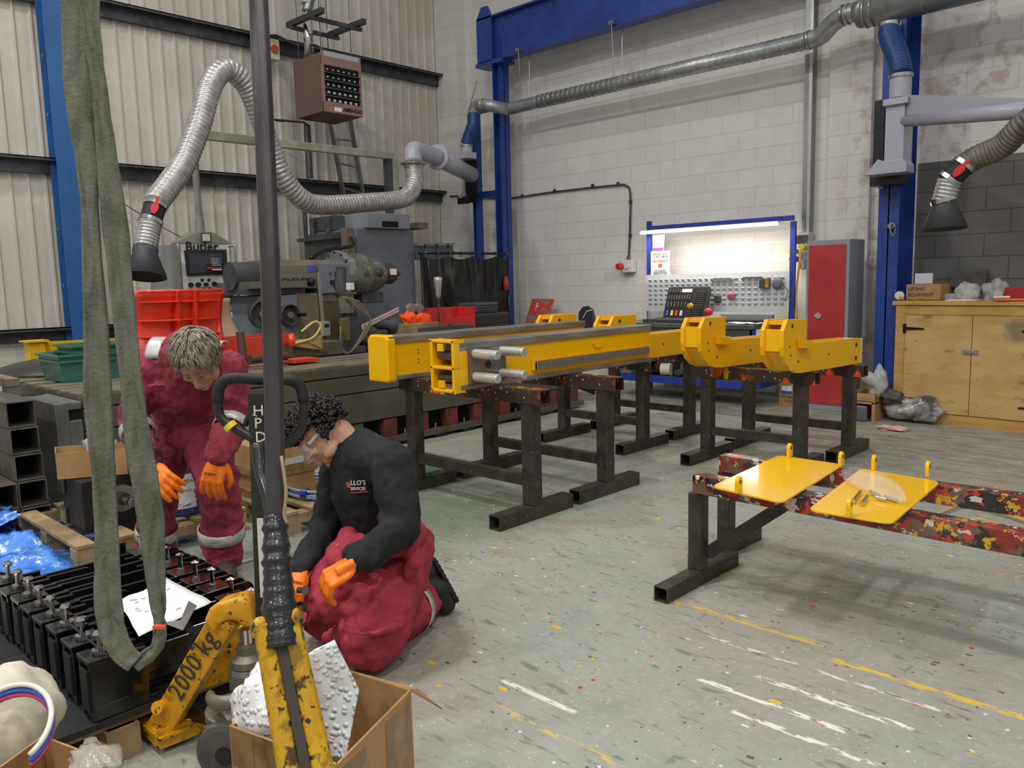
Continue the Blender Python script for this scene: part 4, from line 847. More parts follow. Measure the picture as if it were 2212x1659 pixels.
# ram
MB().prism([(-.30,-.13),(.23,-.13),(.23,.10),(.16,.17),(-.22,.17),(-.30,.1)],(-7.65,4.28,1.55),(1,0,0),(0,0,1),(0,.95,0)).build('ram_body',mgb,r,bevel=.01)
MB().bb(-7.42,-7.395,4.34,4.80,1.42,1.66).build('control_strip',mat('ctrl_beige','#756e63',.5),r,bevel=.004)
for y in (4.42,4.53,4.64,4.72): MB().lathe([(.03,0),(.045,.015),(.04,.05),(.02,.07)],(-7.395,y,1.49),(1,0,0),n=14).build('control_knob',blackm,r)
MB().bb(-7.394,-7.39,4.70,4.79,1.59,1.66).build('warning_label',mat('label_violet','#5358b8',.5),r)
MB().bb(-7.8,-7.36,4.82,5.20,1.36,1.68).build('feed_box',mg,r,bevel=.01)
text('< Z >','lettering',.07,(-7.355,4.93,1.545),(0,1,0),(0,0,1),ink,r)
for y in (4.96,5.05): MB().cyl((-7.36,y,1.48),(-7.33,y,1.48),.022).build('control_knob',blackm,r)
MB().bb(-7.8,-7.4,4.82,5.25,1.28,1.36).build('feed_sill',mgb,r)
MB().cyl((-7.63,5.20,1.56),(-7.63,5.27,1.56),.27,n=12).build('head_flange',mat('flange_grey','#7c8486',.4,.1),r,bevel=.006)
b=MB()
for k in range(12): a=k*math.pi/6; b.cyl((-7.63+.245*math.cos(a),5.195,1.56+.245*math.sin(a)),(-7.63+.245*math.cos(a),5.28,1.56+.245*math.sin(a)),.014,n=8)
b.build('flange_bolt',black,r)
MB().lathe([(.23,0),(.235,.05),(.24,.13),(.235,.2),(.24,.21),(.24,.25),(.23,.26),(.215,.38),(.17,.50),(.12,.56)],(-7.60,5.26,1.56),(0,1,0),n=32).build('spindle_head',mgr,r,smooth=True)
MB().lathe([(.12,0),(.125,.0),(.125,.15),(.10,.18),(.05,.2),(.03,.2),(.03,.27),(.0,.28)],(-7.60,5.80,1.57),(0,1,0),n=8).build('spindle_nose',mat('nose_brown','#5f534a',.4,.4),r,bevel=.004)
MB().bb(-7.48,-7.47,5.84,5.93,1.55,1.62).build('nose_label',white,r)
for y,z,q in ((5.42,1.57,.05),(5.62,1.58,.05)): MB().lathe([(q,0),(q,.02),(q*.6,.035),(0,.04)],(-7.39,y,z),(1,0,0),n=20).build('oil_sight',mgd,r)
MB().bb(-7.7,-7.5,5.45,5.75,1.24,1.36).build('head_foot',mgd,r,bevel=.01)
MB().cyl((-7.63,3.95,1.56),(-7.63,4.28,1.56),.14,n=28).build('drive_motor',mgd,r)
MB().tube([(-7.6+.05*math.cos(t),4.38,1.78+.05*math.sin(t)) for t in [k*math.pi/8 for k in range(16)]],.014,8,closed=True).build('lifting_eye',mgd,r,smooth=True)
MB().tube(spline([(-8.15,5.8,2.0),(-8.0,5.7,1.9),(-7.9,5.3,1.85),(-7.8,5.0,1.75)],6),.022,8).build('cable',black,r,smooth=True)
MB().tube(spline([(-7.4,5.2,1.72),(-7.36,5.0,1.5),(-7.37,5.05,1.3),(-7.3,5.1,1.2)],6),.009,6).build('cable',black,r,smooth=True)
# vertical drive on bed: DRO scale pole
r=thing('scale_pole','pale upright measuring scale with small grey readout on the machine bed','measuring scale',(-6.75,4.2,.78))
p0=at(688,588,x=-6.75);p1=at(699,712,x=-6.75);pz=V(-6.75,p1.y+.0,.79)
MB().beam(p0,p1,.022,.03,up=(1,0,0)).build('scale_rail',mat('scale_pale','#8e8b7e',.4,.3),r); MB().beam(p1,pz,.03,.04,up=(1,0,0)).build('lower_post',mgd,r)
MB().box(p1+V(.03,0,.01),(.05,.085,.14)).build('readout',mat('readout_grey','#8a8a84',.45),r,bevel=.006); MB().box(p1+V(.057,-.0,.04),(.004,.05,.03)).build('display',dark,r)
MB().bb(-6.85,-6.65,p1.y-.08,p1.y+.08,.775,.80).build('foot',mgd,r)
# magnetic drill style unit
r=thing('drill_unit','dark upright drill unit with looped cables on the machine bed','drill',(-6.7,4.7,.78))
q=at(765,770,x=-6.65); y=4.66
b=MB(); b.bb(-6.8,-6.6,y-.14,y+.16,.775,.84); b.build('base',mgd,r,bevel=.006)
MB().bb(-6.76,-6.66,y-.02,y+.12,.84,1.19).build('stand',mgd,r,bevel=.006)
MB().bb(-6.62,-6.585,y-.14,y-.02,.90,1.13).build('pump_body',mat('pump_dirty','#5f5b3c',.5,0,'#484533',6),r,bevel=.02)
MB().cyl((-6.68,y,1.17),(-6.68,y,1.36),.075,n=18).build('motor',mat('motor_grey','#77786f',.4,.2,'#5d5d55',8),r,bevel=.006)
MB().cyl((-6.68,y,1.355),(-6.68,y,1.38),.10,n=20).build('motor_flange',steel_m,r); MB().cyl((-6.68,y-.04,1.38),(-6.68,y-.04,1.62),.05,n=16).build('motor_top',mgd,r); MB().box((-6.6,y+.0,1.43),(.06,.06,.07)).build('terminal_box',mat('clip_white','#dcdcd8'),r,bevel=.006)
cab=mat('cable_tan','#7e715f',.6)
for k in range(3): MB().tube(spline([(-6.6,y-.10+.02*k,1.33),(-6.55,y+.05,1.28-.03*k),(-6.55,y+.18,1.12),(-6.55,y+.14,.98+.03*k),(-6.56,y-.06,.80),(-6.56,y-.16,.82+.02*k),(-6.58,y-.15,1.05)],6),.008,6).build('cable',cab,r,smooth=True)
# rule, rings, cloths, bins, cases on the bed
r=thing('slotted_rail','bright slotted steel rail propped diagonally on the bed clutter','steel rail',(-6.6,5,.9))
A=at(782,707,x=-6.55);B=at(861,668,x=-6.8); d=(B-A).normalized(); b=MB(); b.beam(A,B,.006,.05,up=(0,0,1)); b.build('rail',mat('rail_bright','#d8dadc',.25,.4),r)
b=MB(); L_=(B-A).length; n_=V(.006,-.002,0); upv=(V(0,0,1)-d*d.z).normalized()
for k in range(22): t=.03+L_*.045*k*.98; b.add([A+d*t+n_+upv*.004,A+d*(t+.012)+n_+upv*.004,A+d*(t+.012)+n_-upv*.004,A+d*t+n_-upv*.004],[(0,1,2,3)])
b.build('slot',dark,r,solid=.001)
lump((-6.75,5.0,.87),(.2,.16,.12),41,mat('scrap_oily','#47423a',.5,.2),'machine_clutter','dark oily castings piled on the bed under the slotted rail','castings',.5)
lump((-6.9,5.25,.89),(.16,.22,.12),42,mat('scrap_oily','#47423a'),'machine_clutter','dark castings on the bed below the orange cloths','castings',.5)
r=thing('flanged_fitting','dark pipe-like casting lying on the bed left of the orange cloths','casting',(-6.7,5.1,1.05)); q=at(845,702,x=-6.7); MB().lathe([(.04,-.2),(.06,-.14),(.05,-.05),(.075,0),(.08,.1),(.05,.12)],q,(.1,1,-.15),n=18).build('body',mgd,r,smooth=True); MB().box(q+V(.0,.18,.0),(.05,.09,.07),(.2,.1,0)).build('pale_block',mat('pale_block','#a79e8c',.6),r,bevel=.006)
r=thing('timber_block','rough timber packer under the orange cloths','timber',(-6.7,5.4,.9)); MB().bb(-6.85,-6.55,5.25,5.75,.775,1.03).build('timber',wood,r,bevel=.006)
for i,(px,lab) in enumerate(((886,'left grey ring nut standing behind the orange cloths'),(902,'right grey ring nut standing behind the orange cloths'))):
    q=at(px,668,x=-6.95); one(MB().lathe([(.03,-.05),(.058,-.05),(.066,-.02),(.066,.02),(.058,.05),(.03,.05)],(q.x,q.y,q.z),(1,-.35,.1),n=22),'ring_nut',mat('ring_grey','#7a736c',.5,.3),lab,'ring nut',smooth=True)
    one(MB().bb(q.x-.06,q.x+.06,q.y-.05,q.y+.05,.78,q.z-.062),'packing_block',mat('pack_grey','#5b564c',.6),('left','right')[i]+' dark packing block under a grey ring nut','block')
ocl=mat('hivis_orange','#ff5a14',.7,0,'#f24a0a',9)
for i,(px,py,sx,lab) in enumerate(((881,691,.10,'left bright orange cloth bundle on the bed clutter'),(908,693,.15,'right bright orange cloth bundle with grey stripe on the bed clutter'))):
    q=at(px,py,x=-6.7); lump((q.x,q.y,q.z),(.09,sx,.085),50+i,ocl,'hi_vis_cloth',lab,'cloth',.55)
r=thing('parts_bin','red open-front parts bin on the far end of the machine bed','parts bin',(-7.1,6.2,1.0))
q0=at(925,708,x=-7.0);q1=at(1027,700,x=-7.0); y0_,y1_=q0.y,q1.y; z0_=.80; z1_=at(975,665,x=-7.0).z
b=MB(); b.bb(-7.3,-7.0,y0_,y0_+.012,z0_+.1,z1_); b.bb(-7.3,-7.0,y1_-.012,y1_,z0_+.1,z1_); b.bb(-7.3,-7.29,y0_,y1_,z0_+.1,z1_); b.bb(-7.01,-7.0,y0_,(y0_+y1_)/2,z0_+.1,z1_); b.bb(-7.01,-7.0,(y0_+y1_)/2,y1_,z0_+.1,z0_+.24); b.bb(-7.3,-7.0,y0_,y1_,z0_+.1,z0_+.11); b.build('bin_body',red,r,bevel=.006)
MB().bb(-7.3,-7.0,y0_,y1_,.775,.9).build('lower_bin',red,r)
for (a_,b_,z0_,z1_,lab,nm) in (((1028,1078),0,1.06,1.19,'dark grey ribbed carry case, upper of the two behind the beams','u'),((1022,1100),0,.80,1.06,'dark carry case under the grey ribbed one, beside the corner column','l')):
    ya=at(a_[0],690,x=-7.2).y+.02; yb=at(a_[1],690,x=-7.2).y; r=thing('carry_case',lab,'case',(-7.3,ya,z0_))
    MB().bb(-7.55,-7.2,ya,yb,z0_,z1_).build('shell',mat('case_grey'+nm,('#45444a' if nm=='u' else '#2e2c2c'),.5),r,bevel=.02)
    b=MB(); 
    for k in range(3): b.bb(-7.205,-7.192,ya+.02,yb-.02,z0_+(z1_-z0_)*(k+1)/4-.004,z0_+(z1_-z0_)*(k+1)/4+.004)
    b.build('rib',blackm,r)
one(MB().bb(-7.6,-7.18,6.05,7.14,.775,.80),'packing_board',mat('pack_grey','#5b564c'),'dark board under the carry cases on the machine bed','board')
r=thing('floor_stand','thin upright stand with bright clear tube, before the black curtain','stand',(-6.9,5.8,.8)); q=at(949,690,x=-6.9); t=at(947,645,x=-6.9); u=at(946,598,x=-6.9)
MB().cyl(V(q.x,q.y,.785),t,.012,n=10).build('rod',steel_m,r); MB().lathe([(.02,0),(.03,.04),(.045,.2),(.048,.24)],t,(0,0,1),n=16).build('clear_tube',mat('tube_glass','#c7c8c4',.1,.6,coat=.5),r,smooth=True)
r=thing('clamp_kit','scattered steel clamps and T-nuts on the far machine bed','clamps',(-6.6,5.6,.78))
for k in range(9): q=at(945+k*9,703,x=-6.6); MB().box((q.x,q.y,q.z-.02),(.05,.035+.01*(k%3),.05+.02*(k%2)),(0,0,k)).build('clamp',steel_m,r,bevel=.004)
MB().bb(-6.72,-6.5,5.45,6.2,.775,.98).build('clamp_tray',mgd,r)
# ================= butler pendant =================
r=thing('control_pendant','grey hanging control cabinet lettered Butler with keypad','control panel',(-8.0,3.9,1.3))
pend=mat('pendant_grey','#86877f',.45,0,'#7a7a70',4); face=mat('pendant_face','#d8d7d5',.4,.1,'#aeaca9',6)
U=(at(497,524,x=-7.95)-at(385,526,x=-8.02)).normalized(); O=at(385,526,x=-8.02); Wd=(at(497,524,x=-7.95)-O).length; Dn=V(.02,.02,-1).normalized(); N_=V(U.y,-U.x,0).normalized()
if N_.x<0: N_=-N_
UP=V(0,0,1); U=V(U.x,U.y,0).normalized()
def fp(u,v,n=0): return O+U*(Wd*u)+UP*(-Wd*v)+N_*n
MB().prism([(0,0),(Wd,0),(Wd,-Wd*1.35),(0,-Wd*1.35)],O-N_*.3,U,UP,N_*.3).build('cabinet',pend,r,bevel=.006)
MB().prism([(0,0),(Wd,0),(Wd,.02),(Wd*.66,Wd*.23),(Wd*.33,Wd*.23),(0,.02)],O-N_*.25,U,UP,N_*.25).build('hood',pend,r,bevel=.004)
MB().prism([(Wd*.03,-.01),(Wd*.97,-.01),(Wd*.97,-Wd*1.32),(Wd*.03,-Wd*1.32)],O,U,UP,N_*.004).build('face_plate',face,r)
text('Butler','lettering',.135*Wd/.56,fp(.12,.135,.012),U,UP,mat('ink_dark','#17171a',.6),r,sp=1.05,bold=.003)
MB().prism([(Wd*.09,-Wd*.13),(Wd*.90,-Wd*.11),(Wd*.90,-Wd*.60),(Wd*.11,-Wd*.62)],O,U,UP,N_*.03).build('screen_bezel',mat('bezel','#1d1c20',.35),r,bevel=.006)
MB().prism([(Wd*.16,-Wd*.19),(Wd*.80,-Wd*.18),(Wd*.80,-Wd*.55),(Wd*.17,-Wd*.56)],O+N_*.03,U,UP,N_*.003).build('screen',mat('screen_dk','#2a2a38',.15,coat=.5),r)
cols={'r':mat('key_red','#b4333b',.5),'w':mat('key_pale','#9ba3a0',.5),'b':mat('key_blue','#4f74c8',.5)}
for rr in range(4):
    for cc in range(5):
        if rr==3 and cc in (0,): continue
        k='r' if cc==0 else ('b' if cc==4 else 'w'); k='w' if rr==3 else k
        q=fp(.56+cc*.045,.29+rr*.042,.035); MB().prism([(-.008,-.008),(.008,-.008),(.008,.008),(-.008,.008)],q,U,UP,N_*.004).build('key',cols[k],r)
q=fp(.63,.475,.035); MB().prism([(-.075,-.009),(.075,-.009),(.075,.009),(-.075,.009)],q,U,UP,N_*.003).build('red_key_row',cols['r'],r)
q=fp(.68,.505,.035); MB().prism([(-.05,-.005),(.05,-.005),(.05,.005),(-.05,.005)],q,U,UP,N_*.003).build('white_strip',white,r)
for u,v,s in ((.17,.79,.022),(.31,.79,.022),(.39,.70,.012),(.52,.70,.012),(.46,.79,.018),(.62,.78,.02),(.86,.78,.022),(.40,.87,.012),(.53,.87,.012),(.17,.95,.022),(.31,.95,.022),(.46,.95,.022),(.74,.93,.02)):
    q=fp(u,v,.004); MB().cyl(q,q+N_*.03,s*1.15,n=16).build('control_knob',blackm,r)
q=fp(.53,-.12,0); MB().prism([(-.05,-.045),(.05,-.045),(.05,.045),(-.05,.045)],q,U,UP,N_*.012).build('gauge',mat('gauge_frame','#4a4438',.5),r); MB().prism([(-.038,-.034),(.038,-.034),(.038,.034),(-.038,.034)],q+N_*.012,U,UP,N_*.003).build('gauge_face',mat('gauge_cream','#d8d3bb',.4),r)
for u in (-.04,1.05): MB().tube(spline([fp(u*.9+.05*(u<.5),.04,-.02),fp(u,.04,.04),fp(u,.12,.06),fp(u,1.1,.06),fp(u,1.16,.02)],5),.013,8).build('grab_handle',steel_l,r,smooth=True)
tp=fp(.5,-.22,-.12); zt=at(432,335,d=9.2).z
MB().cyl(tp,V(tp.x,tp.y,zt),.034,n=16).build('hanging_pole',pend,r,smooth=False); MB().cyl(tp,tp+V(0,0,.14),.045,n=16).build('pole_socket',pend,r)
r2=thing('pendant_rail','pale overhead rail carrying the control cabinet, ending in a downpost','rail',(tp.x,tp.y,zt))
E1=at(850,338,y=7.15); D_=(E1-V(tp.x,tp.y,zt)); D_.z=0; rm_=mat('rail_pale','#a9a898',.5,0,'#979583',4)
MB().beam(V(tp.x,tp.y,zt+.04)-D_.normalized()*.05,V(E1.x,E1.y,E1.z),.09,.09).build('rail_beam',rm_,r2,bevel=.006)
MB().bb(E1.x-.06,E1.x+.06,E1.y-.07,E1.y+.03,1.4,E1.z).build('downpost',rm_,r2); MB().bb(E1.x-.03,E1.x+.07,E1.y-.16,E1.y-.09,1.4,E1.z-.03).build('dark_post',mgd,r2)
MB().bb(E1.x-.15,E1.x+.12,E1.y-.16,E1.y+.08,0,1.4).build('post_base',mgd,r2)
# clear guard left of pendant
one(MB().add([at(336,530,x=-8.05),at(384,530,x=-8.02),at(392,622,x=-8.02),at(325,626,x=-8.05)],[(0,1,2,3)]),'guard_screen',mat('dirty_perspex','#8c9090',.15,alpha=.6,coat=.4),'dirty clear guard panel left of the control cabinet','guard',solid=.006)
# ================= red fabrication =================
redp=mat('fresh_red','#e23a20',.26,0,coat=.6); redo=mat('old_red','#c8442c',.45)
r=thing('red_mouldboard','freshly painted red ribbed steel blade standing on the machine bed','steel fabrication',(-6.5,2.9,.78))
y0_,y1_,zt=2.60,3.34,1.43; x=-6.5
def blade(u,v):
    yy=y0_+(y1_-y0_)*u; z=.79+(zt-.79)*v; return (x-.12*math.sin(v*math.pi)*1.0-.06*v,yy,z)
MB().sheet(blade,12,14).build('blade',redp,r,smooth=True,solid=.02)
MB().tube([blade(.02,1),blade(.5,1),blade(.98,1)],.014,8).build('top_edge',redp,r,smooth=True)
for yy in (2.91,3.06):
    pf=[(blade(0,v)[0]+.03-x,blade(0,v)[2]) for v in [k/12 for k in range(13)]]; pb=[(a+.05+.01*math.sin(k),z) for k,(a,z) in enumerate(pf)]
    MB().prism(pf+pb[::-1],(x,yy,0),(1,0,0),(0,0,1),(0,.028,0)).build('vertical_rib',redp,r,bevel=.004)
for z,dd in ((1.34,.09),(1.19,.15),(1.06,.15),(.93,.12)):
    xb=blade(0,(z-.79)/(zt-.79))[0]+.01
    MB().prism([(0,y0_+.02),(0,2.91),(dd,2.91)],(xb,0,z),(1,0,0),(0,1,0),(0,0,.012)).build('gusset_rib',redp,r,bevel=.003)
    MB().prism([(0,y1_-.02),(0,3.09),(dd,3.09)],(xb,0,z),(1,0,0),(0,1,0),(0,0,.012)).build('gusset_rib',redp,r,bevel=.003)
    MB().bb(xb,xb+.05,2.94,3.06,z,z+.012).build('centre_rib',redp,r)
tan=mat('blade_tan','#b39a80',.4,0,'#a88d72',5,layers=(('#d8cdbd','n',30,.7,.76),))
y2=3.36
def bl2(u,v): yy=y2+(.22+.22*(1-v)**2)*u; z=.79+.56*v; return (-6.75-.16*math.sin(v*2.6)-.1*v,yy,z)
r=thing('curved_blade','worn tan curved blade standing beside the red ribbed one','steel fabrication',(-6.75,3.5,.78)); MB().sheet(bl2,10,16).build('blade',tan,r,smooth=True,solid=.015)
r=thing('red_lug_plates','red painted lug arms lying on the machine bed by the tan blade','steel fabrication',(-6.3,3.7,.78))
def arm(x,ya,yb,z0,z1,ho=True):
    R=.06; pr=[(ya,z0+.02),(ya,z1),(yb-R,z1)]+[(yb-R+R*math.sin(t),z1-R+R*math.cos(t)) for t in (.5,1,1.57,2.2)]+[(ya+.2,z0)]
    MB().prism(pr,(x,0,0),(0,1,0),(0,0,1),(.03,0,0)).build('arm_plate',redo,r,bevel=.003)
    if ho: MB().cyl((x+.025,yb-R-.01,z1-R),(x+.045,yb-R-.01,z1-R),.055,n=20).build('boss',redp,r); MB().cyl((x+.043,yb-R-.01,z1-R),(x+.048,yb-R-.01,z1-R),.02,n=14).build('boss_hole',dark,r)
arm(-6.42,3.33,3.76,.79,1.02); arm(-6.60,3.33,3.95,.79,1.03,False)
MB().bb(-6.6,-6.4,3.5,3.53,.79,.9).build('cross_plate',redo,r)
MB().lathe([(.05,0),(.065,.01),(.065,.05),(.05,.06)],(-6.45,3.86,.965),(.6,1,0),n=22).build('red_collar',redp,r,smooth=True)
MB().bb(-6.3,-6.1,3.68,3.95,.79,.82).build('foot_plate',redo,r)
bn=mat('brown_bar','#5c4c42',.4,.5)
one(MB().cyl((-6.12,3.30,.86),(-6.12,3.64,.86),.035,n=16),'steel_pin',bn,'brown steel pin lying through the red loop on the bed','pin')
one(MB().cyl((-6.22,3.30,.78),(-6.26,3.30,1.08),.035,n=16),'steel_pin',bn,'brown steel pin standing upright before the red arms','pin')
one(MB().tube([(-6.12,3.545,.86+.0)+V(0,0,0) if False else V(-6.12+.05*math.cos(t),3.545,.845+.06*math.sin(t)) for t in [k*math.pi/9 for k in range(18)]],.011,8,closed=True),'red_loop',redp,'bright red steel loop around the lying brown pin','ring',smooth=True)
r=thing('cable_coil','coil of grey and yellow cable hanging off the red collar','cable',(-6.4,4.0,.9)); cy=mat('cable_y2','#a8975c',.5)
for k in range(6): MB().tube(spline([(-6.40,3.86,.93+.006*k),(-6.38,3.98,.90+.012*k),(-6.38,4.12,.875+.018*k),(-6.36,4.14,.885+.02*k),(-6.37,4.0,.95)],6),.011,6).build('cable_strand',cy,r,smooth=True)
MB().tube(spline([(-6.37,3.88,.94),(-6.35,4.05,.98),(-6.35,4.14,1.08),(-6.36,4.08,1.12),(-6.37,3.95,1.04)],8),.012,6).build('cable_strand',mat('cable_y3','#c4b468',.5),r,smooth=True)
r=thing('machine_vice','heavy grey clamped block on the machine bed below the cable coil','block',(-6.6,4.1,.78)); MB().bb(-6.75,-6.42,3.92,4.42,.80,.93).build('block',mat('vice_grey','#6d675c',.45,.35,'#575144',6),r,bevel=.01); MB().bb(-6.7,-6.45,3.98,4.38,.775,.80).build('base',mgd,r)
lump((-6.65,4.45,.83),(.08,.08,.07),43,mat('film_green','#a5a68c',.3),'crumpled_wrap','crumpled pale wrap on bed at the foot of the scale pole','wrap',.5)
# ================= heater =================
hb=mat('heater_brown','#6a5751',.42,0,'#62504a',2); hf=mat('heater_face','#8f6f66',.42)
r=thing('unit_heater','brown gas unit heater hanging high on the cladding wall','heater',(-9.2,6.3,3.6))
hx0,hx1,hy0,hy1,hz0,hz1=-9.55,-8.9,6.02,6.62,3.62,4.36
MB().bb(hx0,hx1-.02,hy0,hy1,hz0,hz1-.02).build('casing',hb,r,bevel=.006)
b=MB(); b.bb(hx1-.02,hx1,hy0,hy0+.035,hz0,hz1); b.bb(hx1-.02,hx1,hy1-.035,hy1,hz0,hz1); b.bb(hx1-.02,hx1-.002,hy0,hy1,hz0,hz0+.13); b.bb(hx1-.02,hx1-.002,hy0,hy1,hz1-.17,hz1-.06); b.build('front_frame',hf,r,bevel=.002)
MB().bb(hx1-.025,hx1-.004,hy0+.035,hy1-.035,hz1-.07,hz1).build('grey_top_strip',mat('heater_strip','#a8abb0',.4),r)
MB().bb(hx1-.02,hx1-.012,hy0+.035,hy1-.035,hz0+.13,hz1-.17).build('grille_void',dark,r)
for k in range(4): MB().box((hx1+.0,(hy0+hy1)/2,hz0+.20+.095*k),(.035,hy1-hy0-.07,.012),(0,.3,0)).build('louvre',mgd,r)
for c_ in range(6):
    for k in range(5): MB().bb(hx1-.012,hx1-.004,hy0+.075+c_*.082,hy0+.095+c_*.082+(.012 if k<2 else 0),hz0+.135+k*.095,hz0+.135+k*.095+.03-.004*k).build('burner_tube',mat('burner_white','#c9c4bf',.4),r)
MB().bb(hx1-.001,hx1+.002,hy0+.16,hy0+.27,hz0+.02,hz0+.07).build('data_plate',white,r)
text('AMBI-RAD','lettering',.066,(hx1+.0,hy0+.29,hz0+.035),(0,1,0),(0,0,1),mat('ink_brown','#2c2326',.6),r,ext=.002,bold=.0015)
for k in range(7): MB().bb(hx0+.06+k*.08,hx0+.09+k*.08,hy0+.03,hy1-.03,hz0-.012,hz0).build('bottom_slat',hb,r)
# hanging frame, flue
fz=4.74
r=thing('hanging_frame','square galvanised strut frame suspended above the heater','frame',(-9.2,6.3,fz)); 
for x_ in (hx0+.02,hx1-.12): MB().bb(x_-.025,x_+.025,hy0-.02,hy1+.12,fz,fz+.045).build('strut',galv_d,r)
for y_ in (hy0+.02,hy1+.05): MB().bb(hx0-.1,hx1+.05,y_-.03,y_+.03,fz+.045,fz+.11).build('strut',mat('strut_dk','#3a3b3d',.5),r)
for x_ in (hx0+.02,hx1-.12):
    for y_ in (hy0+.08,hy1-.06): MB().cyl((x_,y_,hz1-.02),(x_,y_,fz),.007,n=6).build('lower_rod',galv_d,r); MB().cyl((x_,y_+.0,fz+.1),(x_,y_,8),.006,n=6).build('upper_rod',galv_d,r)
r=thing('flue_pipe','shiny flue pipe rising from the heater to the roof','pipe',(-9.35,6.15,4.3)); 
MB().tube([(-9.38,6.16,4.34),(-9.38,6.16,4.95)],.06,20).build('flue',chrome,r,smooth=True); MB().tube(spline([(-9.38,6.16,4.95),(-9.36,6.2,5.1),(-9.3,6.26,5.3),(-9.3,6.26,5.6)],6),.065,20).build('flue_bend',zinc,r,smooth=True)
for z in (4.9,5.05): MB().cyl((-9.38,6.16,z),(-9.38,6.16,z+.02),.07,n=20).build('flue_band',chrome,r)
r=thing('isolator_switch','cream isolator box with red rotary switch beside the heater','switch',(-9.9,5.9,4.5))
q=at(588,108,x=-9.95); MB().box(q,(.10,.17,.26)).build('switch_box',mat('iso_cream','#cfc8ad',.45),r,bevel=.012); MB().cyl(q+V(.05,0,0),q+V(.075,0,0),.055,n=20).build('rotary_knob',mat('iso_red','#b0532f',.4),r)
qs=at(581,93,x=-9.9); one(MB().tube(spline([qs,at(579,82,x=-9.9),at(590,76,x=-9.8),at(605,80,x=-9.8),at(640,97,x=-9.6),at(680,98,x=-9.3),at(702,110,x=-9.0)],8),.016,8),'supply_cable',black,'black cable looping from isolator box to the heater','cable',smooth=True)
r=thing('gas_pipe','thin dark gas pipe with yellow valve running under the heater','pipe',(-9.6,6,3.5)); MB().tube([at(588,258,x=-9.7),at(655,264,x=-9.45),at(664,270,x=-9.45)],.014,8).build('pipe',black,r); MB().cyl(at(596,259,x=-9.69),at(612,261,x=-9.63),.022,n=8).build('valve',mat('valve_y','#b89a3a',.5),r); q=at(663,270,x=-9.7); MB().cyl(q,V(q.x,q.y,2.9),.045,n=12).build('drop_pipe',galv_d,r); MB().cyl((-9.75,6.2,0),(-9.75,6.2,2.75),.03,n=8).build('lower_pipe',galv_d,r)
MB().cyl((-9.9,5.75,0),(-9.9,5.75,8),.05,n=8).build('riser_pipe',galv_d,r)
one(MB().tube([at(205,400,x=-10.06),at(330,480,x=-10.06),at(560,603,x=-10.06)],.006,5),'wall_cable',galv_d,'thin dark cable slanting down the cladding behind the control cabinet','cable')
# ladder
r=thing('ladder','aluminium ladder leaning up the cladding wall below the heater','ladder',(-9.9,7.1,2))
La,Lb=at(738,400,x=-9.85),at(783,415,x=-9.85); Ta,Tb=at(713,262,x=-10.05),at(757,262,x=-10.05)
ea,eb=(Ta-La),(Tb-Lb)
A0,A1=La-ea*3.05,Ta+ea*.1; B0,B1=Lb-eb*3.02,Tb+eb*.1
for a_,b_ in ((A0,A1),(B0,B1)): MB().beam(a_,b_,.03,.07,up=(1,0,0)).build('stile',zinc,r)
for k in range(12): t=k/11; MB().cyl(A0.lerp(A1,t),B0.lerp(B1,t),.014,n=8).build('rung',zinc,r)
# curtain
r=thing('welding_curtain','black plastic welding curtain on a frame beside the corner column','curtain',(-8.2,7.7,0))
cx=-8.2; film_b=mat('curtain_black','#050506',.3,0,spec=.35,coat=.25,bump=.3,bs=9,bst=(1,5,1.4))
def cf(u,v):
    yy=6.92+1.62*u; z=.35+1.45*v; ph=u*math.pi*7; return (cx+.022*math.sin(ph)*(.35+.65*v)+.025*noise.noise(V(u*14,v*3,2)),yy,z-.045*abs(math.sin(ph*.5))*v)
MB().sheet(cf,90,20).build('sheet',film_b,r,smooth=True)
b=MB(); b.cyl((cx,6.88,1.84),(cx,8.56,1.84),.018,n=10); b.cyl((cx,8.56,0),(cx,8.56,1.84),.018,n=10); b.cyl((cx,6.93,0),(cx,6.93,1.84),.018,n=10); b.build('frame',mat('frame_dk','#33333a',.3,.6),r,smooth=True)
for k in range(8): yy=6.98+k*.22; MB().tube([(cx+.03*math.cos(t),yy,1.83+.035*math.sin(t)) for t in [q*math.pi/6 for q in range(12)]],.005,5,closed=True).build('curtain_ring',chrome,r)
q=at(1093,612,x=-8.15); one(MB().lathe([(.02,.1),(.035,.08),(.045,-.02),(.04,-.09),(.02,-.1)],q,(0,0,1),n=16),'fire_torch',mat('plug_red','#a5323a',.4),'red plug body hanging on the curtain edge by the column','plug',smooth=True)
r=thing('bench_shelf','small grey wall shelf with hooks above the black curtain','shelf',(-8.6,7.6,2)); A=at(895,528,x=-8.9);B=at(978,527,x=-8.9); MB().beam(A,B,.1,.02).build('shelf_board',zinc,r); MB().beam(A+V(0,0,-.12),B+V(0,0,-.12),.02,.2).build('shelf_front',mg,r)
for t in (.2,.5,.8): MB().cyl(A.lerp(B,t)+V(.06,0,.0),A.lerp(B,t)+V(.06,0,-.06),.012,n=6).build('hook',blackm,r)
for x_,y_ in ((A.x-.0,A.y),(B.x,B.y)): MB().cyl((x_-.05,y_,0),(x_-.05,y_,A.z-.1),.02,n=8).build('post',mgd,r)
